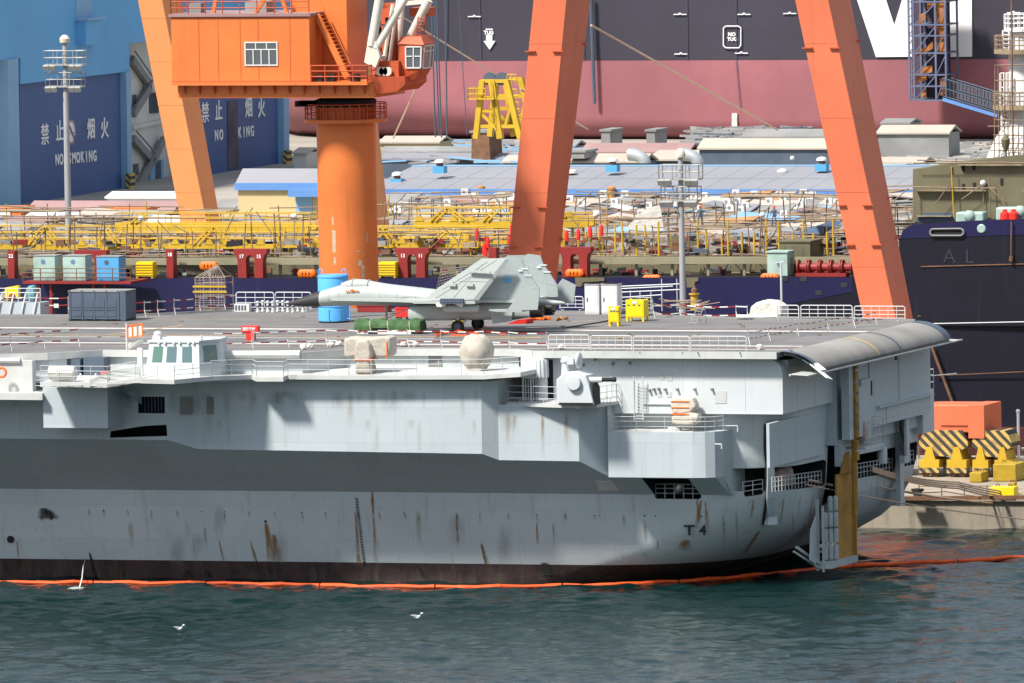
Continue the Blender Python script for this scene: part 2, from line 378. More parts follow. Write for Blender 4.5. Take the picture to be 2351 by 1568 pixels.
mb = MB(); ZW = -.45
import numpy as np
GX0, GX1, GY0, GY1 = -95., 75., -118., 54.
for x0, y0, x1, y1 in ((-2500, -1500, 2500, GY0), (-2500, GY1, 2500, 3500), (-2500, GY0, GX0, GY1), (GX1, GY0, 2500, GY1)): mb.poly((x0, y0, ZW), (x1, y0, ZW), (x1, y1, ZW), (x0, y1, ZW))
o = tag(mb.build('harbour_water', M['water']), kind='structure')
def waves(step=.34):           # real wavelets where the photograph looks at the water
    rs = np.random.RandomState(4); nx, ny = int((GX1-GX0)/step), int((GY1-GY0)/step)
    xs, ys = np.linspace(GX0, GX1, nx), np.linspace(GY0, GY1, ny); X, Y = np.meshgrid(xs, ys); H = np.zeros_like(X)
    for i in range(46):
        lam = .9*(8.5/.9)**rs.rand(); th = math.radians(-70)+rs.randn()*.75; k = 2*math.pi/lam; sl = .034*(lam/2.5)**-.1
        ph = rs.rand()*6.28+.9*np.sin(X*rs.uniform(.03, .09)+rs.rand()*6)+.9*np.sin(Y*rs.uniform(.03, .09)+rs.rand()*6)
        H += sl/k*np.sin(k*(X*math.cos(th)+Y*math.sin(th))+ph)*(1+.5*np.sin(X*.045+Y*.03*(i % 3)+i))
    edge = np.minimum.reduce([X-GX0, GX1-X, Y-GY0, GY1-Y])/4; H *= np.clip(edge, 0, 1)
    co = np.stack([X, Y, ZW+H], -1).reshape(-1, 3)
    idx = np.arange(nx*ny).reshape(ny, nx); F4 = np.stack([idx[:-1, :-1], idx[:-1, 1:], idx[1:, 1:], idx[1:, :-1]], -1).reshape(-1, 4)
    me = bpy.data.meshes.new('harbour_water'); me.vertices.add(len(co)); me.vertices.foreach_set('co', co.astype(np.float32).ravel())
    me.loops.add(F4.size); me.loops.foreach_set('vertex_index', F4.astype(np.int32).ravel()); me.polygons.add(len(F4)); me.polygons.foreach_set('loop_start', np.arange(0, F4.size, 4, dtype=np.int32)); me.polygons.foreach_set('use_smooth', np.ones(len(F4), dtype=bool))
    me.update(calc_edges=True); me.validate(); me.materials.append(M['water']); w = bpy.data.objects.new('near_water', me); COL.objects.link(w); tag(w, kind='structure')
waves()
mb = MB(); mb.prism([(-400, 52.5), (500, 52.5), (500, 104), (-400, 84)], -3, 2.0)
mb.box(-400, 52.2, 1.72, 500, 52.5, 2.06)
tag(mb.build('quay', M['conc']), kind='structure')
mb = MB(); mb.prism([(-2500, 86+70), (2500, 180), (2500, 3400), (-2500, 3400)], -3, 2.0)
tag(mb.build('shipyard_ground', M['ground']), kind='structure')
mb = MB(); mb.extr([(-1700, 0, 900), (-1700, 0, 950), (300, 1400, 950)] and [(-2400, 1700, 2), (-900, 1650, 2), (300, 1600, 2), (2400, 1700, 2), (1500, 1690, 60), (300, 1640, 90), (-600, 1660, 70), (-1500, 1690, 85)], (0, 300, 0))
tag(mb.build('far_hills', pm('far_hill_green', (.07, .09, .07), .9, var=.2, vs=.02)), kind='structure')

# ================================================================ the aircraft carrier
CV = thing('aircraft_carrier', (-10, 17, 0), 'pale grey aircraft carrier with a flat flight deck, seen from its port stern quarter', 'warship')
# ---- lower hull with its rounded stern and the mooring openings
SEC = [(-2.0, 9.0, 13), (0, 13.5, 12.3), (.6, 15.2, 11.5), (1.0, 16.0, 10.8), (2.2, 18.1, 9.3), (3.5, 19.5, 7.8), (5.0, 20.2, 6.4), (6.5, 20.5, 5.4), (8.5, 20.6, 4.6), (10.5, 20.7, 4.2), (12.45, 20.8, 4.0)]
YF = 36.3
def yn(z): return 1.3*(1-min(1, max(0, z)/6.35))**1.3
def hull_ring(z, xs, r, n=10):
    y0 = yn(z)
    p = [(-75, y0, z), (-20, y0, z), (0, y0, z)] if xs-r > 1 else [(-75, y0, z), (-40, y0, z), (-20, y0, z)]
    for i in range(n+1):
        t = math.pi/2*i/n; p.append((xs-r+r*math.sin(t), y0+r-r*math.cos(t), z))
    for i in range(n+1):
        t = math.pi/2*i/n; rf = r*.42; p.append((xs-rf+rf*math.cos(t), YF-rf+rf*math.sin(t), z))
    p += [(0, YF, z), (-75, YF, z)]
    return [Vector(q) for q in p]
hb = MB(); hb.loft([hull_ring(*s_) for s_ in SEC])
nring = len(hull_ring(*SEC[0]))
hull = hb.build('hull', [M['hullp'], M['dark']], CV, smooth=True)
def hull_pt(x, y):                  # where a px meets the hull, with the outward normal in plan
    best = None
    for k in range(60):
        t = math.pi/2*k/59
        for it in range(1):
            # find z by iterating
            z = 6.
            for _ in range(6):
                for (z0, x0, r0), (z1, x1, r1) in zip(SEC, SEC[1:]):
                    if z0 <= z <= z1 or (z1 == SEC[-1][0] and z > z1):
                        f = min(1, (z-z0)/(z1-z0)); xs = x0+(x1-x0)*f; r = r0+(r1-r0)*f; break
                Xp, Yp = xs-r+r*math.sin(t), yn(z)+r-r*math.cos(t)
                z = at(x, y, Y=Yp).z if t < .7 else at(x, y, X=Xp).z
                z = max(-1.5, min(12.4, z))
            q = at(x, y, Z=z); e = (q.x-Xp)**2+(q.y-Yp)**2
            if best is None or e < best[0]: best = (e, Vector((Xp, Yp, z)), Vector((math.sin(t), -math.cos(t), 0)))
    return best[1], best[2]
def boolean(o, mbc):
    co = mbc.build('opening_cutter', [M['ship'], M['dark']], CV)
    for p in co.data.polygons: p.material_index = 1  # near-black inner faces paint extra shade into the openings
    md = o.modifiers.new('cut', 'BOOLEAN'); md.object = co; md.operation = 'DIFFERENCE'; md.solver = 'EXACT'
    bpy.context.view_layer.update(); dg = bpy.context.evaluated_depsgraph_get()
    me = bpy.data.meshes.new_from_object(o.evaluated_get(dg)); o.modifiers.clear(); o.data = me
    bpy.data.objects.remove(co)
HOLES = []
def hole(x0, x1, yb0, yb1, yt0, yt1, plane=None, depth=4.5, proud=1.0):
    def q(x, y): return at(x, y, **plane) if plane else hull_pt(x, y)[0]
    a, b, c, d = q(x0, yb0), q(x1, yb1), q(x1, yt1), q(x0, yt0); HOLES.append((a, b, c, d))
    u = b-a; n = Vector((u.y, -u.x, 0)).normalized(); k = .09
    P8 = []
    for p, q_, r_ in ((a, d, b), (b, a, c), (c, b, d), (d, c, a)): P8 += [p+(q_-p)*(k if (q_-p).length < 2.5 else k*.5), p+(r_-p)*(k if (r_-p).length < 2.5 else k*.5)]
    cut = MB(); cut.extr([p+n*proud for p in P8], -n*(depth+proud)); boolean(hull, cut)
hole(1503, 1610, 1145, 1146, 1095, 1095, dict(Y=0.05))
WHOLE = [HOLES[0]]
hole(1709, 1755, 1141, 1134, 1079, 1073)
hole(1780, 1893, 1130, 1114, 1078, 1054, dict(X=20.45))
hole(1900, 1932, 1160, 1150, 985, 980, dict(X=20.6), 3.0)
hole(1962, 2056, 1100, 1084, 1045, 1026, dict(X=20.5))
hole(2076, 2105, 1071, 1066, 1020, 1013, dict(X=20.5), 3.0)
# boot topping: a thin skin just outside the hull below 1.35 m
bm_ = MB()
lo = [s_ for s_ in SEC if s_[0] <= 1.01]
bm_.loft([[p+Vector((0, 0, 0))+(Vector((0, -.02, 0)) if p.y < 2.2 else Vector((.02, 0, 0))) for p in hull_ring(z, xs+.02, r)][:-2] for z, xs, r in lo], caps=False, closed=False)
M['boottop'] = pm('boot_topping_brown', (.055, .032, .03), .8, var=.45, vs=.6, streak=(.09, .075, .05), samt=.7, sthr=.5)
bm_.build('boot_topping', M['boottop'], CV, smooth=True, fix=True)
def hit(x, y, off=.02, ob=None):              # where the sight line through a px meets the hull
    d = (at(x, y, Z=-30)-CAM).normalized(); ok, loc, nr, _ = (ob or hull).ray_cast(CAM-WL[CV.name], d)
    if not ok: return at(x, y, Y=0.), Vector((0, -1, 0))
    if nr.dot(d) > 0: nr = -nr
    return loc+WL[CV.name]+nr*off, nr
# ---- the overhanging port side: wall over a flare
def fl(x, y):
    r = FW+RR*((x-W/2)/F)-UU*((y-HH/2)/F); t = (6.35-CAM.y/1.5-CAM.z)/(r.z+r.y/1.5); return CAM+r*t
OUT = []
for px_, py_, top in ((-700, 1001, 15.0), (385, 1010, 15.0), (455, 1031, 15.0), (1107, 1042, 15.0), (1145, 1056, 15.0), (1146, 1056.2, 13.2), (1330, 1059, 13.2), (1397, 1093, 13.2), (1398, 1093, 11.2), (1600, 1095, 11.2), (1628, 1094, 11.2), (1645, 1092, 11.2), (1655, 1088, 11.2)):
    p = fl(px_, py_); OUT.append([p.x, -p.y, top])
OUT[8][1] = OUT[7][1] = 2.26; OUT[8][1] = 3.1; OUT[8][0] += .25; OUT[9][1] = 3.1; OUT[10][1] = 2.95; OUT[11][1] = 2.5; OUT[12][1] = 1.6
OUT[10][0] = OUT[9][0]+.9; OUT[11][0] = OUT[9][0]+1.5; OUT[12][0] = OUT[9][0]+1.85; OUT.append([OUT[9][0]+2.0, .25, 11.2])
wb = MB(); wb.loft([[Vector((X, -yo, tp)), Vector((X, -yo, 6.35+yo/1.5 if X < OUT[8][0] else 7.85)), Vector((X, 0, 6.35)), Vector((X, 3, 6.35)), Vector((X, 3, tp))] for X, yo, tp in OUT])
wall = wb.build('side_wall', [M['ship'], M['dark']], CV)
cut = MB(); a_, b_, c_, d_ = HOLES[0]; cut.extr([p+Vector((0, -3, 0)) for p in (a_, b_, c_+Vector((0, 0, .35)), d_+Vector((0, 0, .35)))], (0, 5, 0)); boolean(wall, cut)
cut = MB(); pxb(cut, 306, 913, 367, 951, -7.4, 3.2); boolean(wall, cut)
cut = MB(); cut.extr([at(x, y, Y=-6.4)-Vector((0, 1, 0)) for x, y in ((252, 1005), (384, 1001), (382, 975), (330, 978), (254, 990))], (0, 4, 0)); boolean(wall, cut)
# ---- flight deck and the upper side under its edge
DK = [(-75, -13), (-37.2, -8.6), (-34, -7.0), (-31, -3.4), (-23.5, -3.4), (-20.9, -6.0), (-14.7, -5.2), (-12.7, -1.35), (-5.8, -.5), (.6, -.5), (2.4, -2.2), (21.2, -2.2), (21.2, 32.3), (10.2, 32.9), (.2, 35.9), (-2.2, 39.8), (-31.6, 42.3), (-37, 40.4), (-43.3, 33.9), (-75, 33.5)]
mb = MB(); mb.prism(DK, 16.62, 17.0)
mb.build('flight_deck', M['deck'], CV)
def inset(P, d):      # move near edges inboard
    return [(x, y+d if y < 10 else y-d) for x, y in P]
mb = MB(); mb.prism(inset(DK[:10]+[(.6, 10), (.6, 30)]+DK[14:], .25), 14.9, 16.62)
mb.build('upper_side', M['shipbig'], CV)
# white coaming round the deck edge
mb = MB()
ed = [Vector((x, y, 16.8)) for x, y in DK[:12]]
for a, b in zip(ed, ed[1:]):
    mb.bar(a+Vector((0, -.06, 0)), b+Vector((0, -.06, 0)), .16, .52)
for i in (5,): mb.tube(ed[i]+Vector((0, -.1, .1)), ed[i+1]+Vector((0, -.1, .1)), .33, 10)
mb.build('deck_edge_coaming', M['deckedge'], CV)
mb = MB()
fe = [Vector((x, y, 17.06)) for x, y in DK[12:]]
for a, b in zip(fe, fe[1:]): mb.bar(a, b, .18, .2)
mb.build('far_deck_edge', M['rgrey'], CV)
# ---- overhanging stern box with its rounded shoulder
YB = -1.3
prof = [(2.35, 12.42), (2.35, 16.58), (19.95, 16.58)]+[(19.95+1.35*math.sin(t), 15.3+1.28*math.cos(t)) for t in [math.pi/2*i/7 for i in range(1, 8)]]+[(21.3, 15.3), (21.3, 12.42)]
mb = MB(); mb.extr([(x, YB, z) for x, z in prof], (0, 1.5, 0))
mb.box(14, .19, 12.42, 21.26, 11.0, 16.3)
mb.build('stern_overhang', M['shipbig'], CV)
# the side of the overhang is a plate 12 mm proud in one piece with stern face; add seams
mb = MB()
for x_ in (1525, 1640): pass
for xq in (8.2, 13.6, 18.4): mb.box(xq, YB-.02, 12.45, xq+.03, YB+.01, 16.3)
mb.box(2.6, YB-.04, 12.42, 21.28, YB+.01, 12.52)
for yq in (2.4, 6.6): mb.box(21.25, yq, 12.5, 21.28, yq+.04, 15.3)
mb.build('plate_seam', M['shipbig'], CV)
# roundown
mb = MB(); R_ = [(21.2, 17.0)]+[(21.2+2.75*math.sin(t), 17-1.55*(1-math.cos(t))) for t in [RAD(8)*i for i in range(1, 11)]]
ring = [(x, z) for x, z in R_]+[(x-.25, z-.3) for x, z in R_[::-1]]
mb.loft([[Vector((x, y_, z)) for x, z in ring] for y_ in (-.6, 10, 20, 32.6)])
mb.build('rounddown', M['rnd'], CV, smooth=True)
mb = MB()
mb.loft([[Vector((x, y_, z+.006)) for x, z in R_] for y_ in (14.0, 14.45)], caps=False, closed=False)
mb.build('rounddown_line', M['yline'], CV, smooth=True)
mb = MB()
mb.loft([[Vector((x, y_, z+.012)) for x, z in R_] for y_ in (19.5, 19.95)], caps=False, closed=False)
mb.loft([[Vector((x, y_, z+.03)) for x, z in R_] for y_ in (-1.4, -.6)], caps=False, closed=False)
mb.loft([[Vector((x, y_, z+.03)) for x, z in R_] for y_ in (31.0, 32.6)], caps=False, closed=False)
mb.build('rounddown_band', M['slate'], CV, smooth=True)
mb = MB(); a, b, c_ = at(1822, 806, Y=.2), at(1866, 838, Y=-1.2), at(1905, 870, Y=-2.2)
mb.bar(a, b, .9, .06, up=(0, .3, 1)); mb.m = 1; mb.bar(b, c_, .7, .06, up=(0, .3, 1)); mb.bar(b+Vector((.1, .3, .1)), c_.lerp(b, .5)+Vector((.1, .3, .12)), .5, .05)
mb.build('hinged_flap', [M['slate'], M['white']], CV)
# stern net with its slats
mb = MB(); ya, yb_ = -3.6, 35.2
mb.bar((24.0, ya, 15.42), (24.0, yb_, 15.42), .1); mb.bar((22.6, ya, 15.45), (22.6, 33, 15.45), .12)
for i in range(58):
    y_ = ya+(yb_-ya)*(i+.5)/58; mb.bar((22.5, y_, 15.5), (24.05, y_-.25, 15.44), .16 if i % 5 else .3, .04)
mb.build('stern_net', M['deckedge'], CV)
# stern face, right half
mb = MB(); mb.box(14, 14.2, 10.0, 22.0, 33.4, 15.55); mb.box(14, 14.4, 8.9, 21.0, 33.2, 10.0)
mb.box(14, 11.0, 9.2, 21.5, 14.2, 15.5)
mb.build('stern_wall', M['ship'], CV)
mb = MB()
mb.box(22.0, 17.6, 10.0, 22.1, 17.75, 15.5); mb.box(22.0, 25.2, 11.4, 22.06, 25.28, 15.5); mb.box(22.0, 19.4, 11.35, 22.3, 33.4, 11.5)
mb.box(22.0, 21.9, 10.05, 22.05, 30.2, 11.3)
mb.box(21.35, 27.2, 6.6, 21.75, 28.6, 11.3); mb.box(21.35, 27.2, 7.2, 21.95, 27.5, 11.2)
mb.box(21.5, 14.9, 9.3, 22.28, 17.2, 13.8)
mb.build('stern_panel', M['ship'], CV)
mb = MB()
for y_, z0, z1 in ((17.9, 12.4, 13.5), (28.0, 10.6, 11.3), (24.3, 14.6, 15.0)): mb.box(22.0, y_, z0, 22.04, y_+.5, z1)
mb.build('dark_slot', M['dark'], CV)
# sponson on the far side of the stern
mb = MB(); mb.box(16, 33.2, 8.4, 21.4, 36.2, 11.6); mb.build('starboard_sponson', M['shipbig'], CV)
mb = MB(); railing(mb, [(16, 36.2, 11.6), (21.4, 36.2, 11.6), (21.4, 33.5, 11.6)], 1.5); mb.tube((21.4, 36, 12.6), (22.5, 38.6, 12.6), .04); mb.build('sponson_railing', M['rail'], CV)
# trunk with rusty pipe between the two halves of the stern
mb = MB(); mb.box(21.9, 11.1, 9.6, 22.5, 12.1, 15.4); mb.box(22.0, 12.9, 9.7, 22.7, 13.9, 13.4)
mb.box(21.2, 11.4, 7.6, 21.8, 12.3, 9.6)
mb.build('stern_trunk', M['ship'], CV)
mb = MB()
for k in range(9): mb.box(22.5, 12.15, 8.0+k*.85, 22.72, 12.75, 8.62+k*.85)
mb.tube((22.4, 12.45, 4.0), (22.4, 12.45, 15.3), .22, 8); mb.build('rusty_pipe', M['ochre'], CV)
mb = MB(); p0 = at(1946, 1085, X=21.9); zb = at(1946, 1289, X=21.9).z
mb.box(21.6, p0.y-2.2, zb, 21.75, p0.y+1.6, p0.z); mb.box(21.4, p0.y+1.6, zb-.1, 22.0, p0.y+1.8, zb+4.6)
mb.extr([(21.75, p0.y-1.5, p0.z), (21.75, p0.y+1.8, p0.z), (21.75, p0.y+.6, p0.z+1.5), (21.75, p0.y-.6, p0.z+1.4)], (.15, 0, 0))
mb.build('rusty_board', M['ochre'], CV)
YBD = p0.y
mb = MB()
for col in range(3):
    for row in range(4):
        x_, y_, z_ = 21.2+col*.31, YBD-3.5+col*.3, zb+.35+row*1.2
        if row == 3 and col == 0: continue
        mb.lathe((x_, y_, z_), [(.05, 0), (.17, .06), (.2, .2), (.2, .95), (.17, 1.1), (.05, 1.16)], 10)
mb.build('fender_stack', M['fender'], CV, smooth=True)
mb = MB(); mb.box(21.0, YBD-5.0, zb-.15, 22.1, YBD+1.6, zb+.3); mb.box(20.9, YBD-4.9, zb-.3, 21.1, YBD-4.7, zb+5)
mb.bar((21.3, YBD-4.8, zb+.1), at(1828, 1256, X=20.0), .2); mb.bar((21.2, YBD-4.8, zb-.2), at(1822, 1266, X=20.0), .14); mb.bar((21.5, YBD-5.0, zb-.4), (21.5, YBD-5.0, zb+4.5), .16)
mb.extr([(20.9, YBD-6.6, zb+.6), (20.9, YBD-5.0, zb), (20.9, YBD-5.0, zb+3.8), (20.9, YBD-6.3, zb+2.8)], (.12, 0, 0))
mb.build('fender_rack', M['fender'], CV)
# vertical pipe trunks down the transom
def trunk(name, pts, w, th, mat):
    mb = MB()
    for (x, y), (x2, y2) in zip(pts, pts[1:]):
        p, n = hull_pt(x, y); q, n2 = hull_pt(x2, y2); mb.bar(p+n*(th/2+.02), q+n2*(th/2+.02), th, w, up=n.cross(Vector((0, 0, 1))))
    mb.build(name, mat, CV); return p, q, n
TRK = [(1766, 966), (1766, 1020), (1766, 1060), (1766, 1100), (1765, 1140), (1764, 1170), (1762, 1195)]
p, q, n = trunk('overboard_pipe', TRK, .55, .3, M['ship'])
trunk('painted_shadow_gap', [(x-9, y+8) for x, y in TRK], .16, .12, M['dark'])  # dark strip stands in for the shadowed gap beside the pipe
mb = MB(); mb.obox(q+n*.3, Vector((-n.y, n.x, 0))*.4, n*.3, Vector((0, 0, .3))); mb.build('pipe_foot', M['ship'], CV)
mb = MB(); a, b = at(2063, 895, X=20.9), at(2063, 1150, X=20.9); mb.box(20.6, a.y-.1, b.z, 20.95, a.y+.9, a.z); mb.build('overboard_pipe', M['ship'], CV)
mb = MB(); mb.box(20.55, a.y-.2, b.z-.4, 20.98, a.y+1.0, b.z+.05); mb.build('pipe_foot', M['ship'], CV)
# railings inside the mooring openings, gear behind them
for a, b, c_, d in HOLES[:3]+HOLES[4:]:
    mb = MB(); n = Vector(((b-a).y, -(b-a).x, 0)).normalized()
    railing(mb, [a-n*.25+Vector((0, 0, .02)), b-n*.25+Vector((0, 0, .02))], 1.05, .8, .03); mb.build('mooring_railing', M['rail'], CV)
def gear(name, pts, mat, r):
    mb = MB()
    for x, y, s_ in pts:
        p = at(x, y, X=19.4); mb.ball(p, r*s_, r*s_, r*s_*1.25, 8, wob=.06)
    mb.build(name, mat, CV, smooth=True)
gear('covered_winch', [(1797, 1090, 1.1), (1790, 1100, .9), (1812, 1102, .6)], M['pinkc'], .75)
gear('bollard_head', [(1850, 1098, .8), (1560, 1125, .6)], M['black'], .5)
mb = MB(); p = at(2025, 1065, X=20.3); mb.lathe(p, [(.05, 0), (.42, .05), (.42, 1.2), (.3, 1.35), (.05, 1.4)], 12); mb.build('white_drum', M['white'], CV, smooth=True)
mb = MB(); p = at(1974, 1018, X=22.3); mb.ball(p+Vector((0, 0, .9)), .6, .6, .95, 8, wob=.08); mb.build('covered_lantern', M['pinkc'], CV, smooth=True)
mb = MB(); p = at(1974, 1022, X=22.0); mb.box(21.4, p.y-1.5, p.z-.2, 22.9, p.y+3, p.z-.05); railing(mb, [(22.9, p.y-1.5, p.z), (22.9, p.y+3, p.z), (21.4, p.y+3, p.z)], 1.9, .9); mb.build('stern_gallery', M['rail'], CV)
# white panels on the hull just above the transom openings: large flush door
mb = MB(); a, b = at(1768, 1056, X=20.95), at(1893, 1052, X=20.95); mb.box(20.7, a.y, at(1830, 1058, X=20.95).z, 20.93, b.y, 11.9); mb.build('transom_door', M['ship'], CV)
# ================================================================ marks, stains and fittings on the carrier's side
bpy.context.view_layer.update()
def side(x, y): return hit(x, y, .0)[0]
def streak(mb, x, y0, y1, w, lean=0, top=.35, ob=None):
    nm, mt = mb; mb = MB()
    n = 9; h = w/62.; hs_ = [hit(x+lean*k/n, y0+(y1-y0)*k/n, .03, ob) for k in range(n+1)]; ps = [q for q, _ in hs_]; ds = [Vector((-q.y, q.x, 0)).normalized() for _, q in hs_]
    for k in range(n):
        f0, f1 = k/n, (k+1)/n; w0, w1 = h*(top+(1-top)*f0), h*(top+(1-top)*f1); a, b = ps[k], ps[k+1]
        u, v = ds[k], ds[k+1]; mb.quads([b-v*w1, b+v*w1, a+u*w0, a-u*w0])
        mb.uv[len(mb.f)-1] = [(0, 1-f1), (1, 1-f1), (1, 1-f0), (0, 1-f0)]
    mb.build(nm, M[mt], CV, fix=False)
mb = ('rust_streak', 'rstain')
for x, y0, y1, w, ln in ((610, 1198, 1292, 30, 18), (610, 1196, 1294, 12, 8), (503, 1240, 1292, 9, 12), (575, 1240, 1298, 10, 14), (855, 1128, 1165, 14, 0), (855, 1132, 1292, 13, 8), (816, 1172, 1290, 14, 8), (40, 1240, 1280, 8, 2),
    (1105, 1246, 1300, 15, 16), (1620, 1150, 1212, 14, 4), (1600, 1146, 1200, 10, 6), (1510, 1240, 1262, 8, 0), (822, 1272, 1296, 20, 4), (1232, 1200, 1250, 10, 3), (1048, 1180, 1250, 12, 4), (628, 1225, 1294, 34, 12), (1575, 1238, 1264, 50, -6), (1610, 1146, 1215, 16, -12), (1730, 1146, 1190, 10, -6), (1800, 1140, 1200, 9, -8), (1838, 1136, 1190, 8, -8), (1868, 1130, 1210, 14, -14), (1880, 1128, 1180, 8, -8), (1745, 1216, 1275, 26, -40), (1850, 1200, 1250, 16, -20), (2000, 1106, 1140, 8, -2), (2016, 1104, 1150, 8, -3), (2030, 1100, 1130, 7, -2)):
    streak(mb, x, y0, y1, w, ln)

mb = ('faint_rust_streak', 'bstain')
for x in (205, 238, 293, 347, 405, 516, 572, 630, 693, 748, 823, 870, 928, 1050, 1102, 1168, 1232, 1298, 1365, 1432):
    y = 1170+x*.0095; streak(mb, x+random.uniform(-2, 2), y, y+random.uniform(12, 30), random.uniform(7, 12), 3, .6)
for x in (300, 470, 960, 1270, 1480, 1660, 1690, 1820): streak(mb, x, 1160+random.uniform(0, 50), 1265, random.uniform(8, 18), 4, .8)

mb = ('dark_streak', 'dstain')
for x, y0, y1, w, ln in ((205, 1266, 1338, 16, 20), (205, 1268, 1338, 12, 20), (1104, 1247, 1296, 9, 12), (583, 1262, 1306, 6, 10), (190, 1300, 1332, 8, 6), (430, 1308, 1326, 44, 4), (475, 1308, 1326, 36, 4), (960, 1296, 1330, 24, 16), (100, 1165, 1192, 60, 10), (110, 1170, 1190, 60, 5), (1250, 1290, 1325, 60, 10)):
    streak(mb, x, y0, y1, w, ln)

mb = MB()
for x in (205, 238, 293, 347, 405, 463, 516, 572, 630, 693, 748, 823, 870, 928, 1050, 1102, 1168, 1232, 1298, 1365, 1432, 1480, 1505, 1376, 1610):
    p = side(x, 1170+x*.0095); mb.tube(p+Vector((0, .05, 0)), p+Vector((0, -.06, 0)), random.choice((.03, .04, .06)), 6)
p = side(25, 1238); mb.tube(p+Vector((0, .3, 0)), p+Vector((0, -.13, 0)), .27, 14)
p = side(610, 1197); mb.tube(p+Vector((0, .1, 0)), p+Vector((0, -.05, 0)), .1, 8)
mb.build('hull_vent', M['dark'], CV)
mb = MB()
for x, y, Y in ((1492, 895, YB), (1502, 893, YB), (1513, 892, YB), (1528, 893, YB), (1556, 893, YB), (1596, 893, YB), (1636, 893, YB), (1367, 825, YB), (1408, 835, YB), (1447, 833, YB), (1340, 838, YB)):
    p = at(x, y, Y=Y); mb.tube(p, p+Vector((0, -.25, -.05)), .09, 8); mb.box(p.x-.16, Y-.03, p.z-.06, p.x+.1, Y, p.z+.06)
mb.build('pipe_outlet', M['rgrey'], CV)
mb = MB()
for x, y, w, h in ((1520, 865, .3, .45), (1538, 866, .4, .5), (1515, 905, .3, .4), (1537, 906, .35, .4), (1655, 912, .9, .9)):
    p = at(x, y, Y=YB); mb.box(p.x-w/2, YB-.03, p.z-h/2, p.x+w/2, YB+.01, p.z+h/2)
mb.build('patch_plate', M['deckedge'], CV)
p = at(1600, 1216, Y=.5)
t_, n_ = hit(1600, 1216); n_ = Vector((n_.x, n_.y, -.25)).normalized(); tx = Vector((-n_.y, n_.x, 0)).normalized(); q = t_+n_*.16
text('T', 1.05, q-tx*.55+n_*.02, tx, (0, 0, 1), M['ink'], CV, 'hull_mark', .06, .02, sx=1.25); text('4', 1.05, q+tx*.45+n_*.05, tx, (0, 0, 1), M['ink'], CV, 'hull_mark', .06, .02)
for k in range(24):
    f = k/23; p = side(813+18*f, 1146+150*f); text('%d' % (92-2*k if 92-2*k > 9 else 8), .22, p+Vector((.2, -.05, 0)), (1, 0, 0), (0, 0, 1), M['ink'], CV, 'draught_mark', .02)
p = side(118, 1188); text('9', .7, p+Vector((0, -.05, 0)), (1, 0, 0), (0, 0, 1), M['ink'], CV, 'hull_mark', .03); text('1', .5, side(96, 1190)+Vector((0, -.05, 0)), (1, 0, 0), (0, 0, 1), M['ink'], CV, 'hull_mark', .03)
mb = ('faint_rust_streak', 'bstain')
for x, y0, y1, w, ln in ((1245, 946, 1056, 12, 1), (1246, 946, 1000, 8, 0), (1182, 950, 1000, 8, -3), (1165, 940, 1040, 14, 0), (1300, 945, 1050, 16, 0)): streak(mb, x, y0, y1, w, ln, .9, wall)
random.seed(77); mb = ('faint_rust_streak', 'wstain')
for k in range(22): x = random.uniform(470, 1100); y0 = random.choice((890, 900, 960)); streak(mb, x, y0, y0+random.uniform(25, 110), random.uniform(8, 24), 0, 1, wall)
mb = ('dark_streak', 'sstain')
for k in range(16): x = random.uniform(20, 1330); y0 = 895 if x < 1100 else 950; streak(mb, x, y0, y0+random.uniform(20, 60), random.uniform(20, 60), 0, 1, wall)
for k in range(6): x = random.uniform(0, 1600); y0 = random.uniform(1140, 1230); streak(mb, x, y0, y0+random.uniform(50, 110), random.uniform(16, 50), 0, 1)
# pale patch on the flare
mb = MB(); mb.extr([fl(x, y)+Vector((0, -.01, -.02)) for x, y in ((1368, 1103), (1412, 1103), (1421, 1124), (1374, 1124))], (0, -.03, -.04)); mb.build('pale_flare_patch', M['white'], CV)
# louvres and window bars in the side wall
for x0, x1 in ((414, 441), (474, 490)):
    mb = MB(); l, r, za, zb = pxb(mb, x0, 911, x1, 951, -6.05 if x0 < 430 else -5.3, .12)
    Yw = -6.06 if x0 < 430 else -5.31
    for k in range(11): mb.box(l+.05, Yw-.05, za+.08+(zb-za-.16)*k/11, r-.05, Yw+.02, za+.13+(zb-za-.16)*k/11)
    mb.build('louvre', M['rgrey'], CV)
mb = MB(); l, r, za, zb = at(306, 930, Y=-6.3).x, at(367, 930, Y=-6.3).x, at(336, 951, Y=-6.3).z, at(336, 913, Y=-6.3).z
for k in range(8): mb.box(l+(r-l)*(k+.5)/8-.05, -5.6, za, l+(r-l)*(k+.5)/8+.05, -5.5, zb)
mb.bar((l-.08, -6.45, (za+zb)/2), (l-.08, -6.45, (za+zb)/2), .1) if 0 else None
mb.build('window_grille', M['slate'], CV)
# hanging box sponson at the left
a, b = at(100, 982, Y=-9.6), at(248, 982, Y=-9.6)
mb = MB(); mb.box(a.x, -9.6, a.z, b.x, -5.5, at(170, 890, Y=-9.6).z); mb.box(a.x, -9.63, a.z, b.x, -9.6, a.z+.1)
mb.box((a.x+b.x)/2-.03, -9.62, a.z, (a.x+b.x)/2+.03, -9.6, 14.0); mb.build('hanging_sponson', M['ship'], CV)
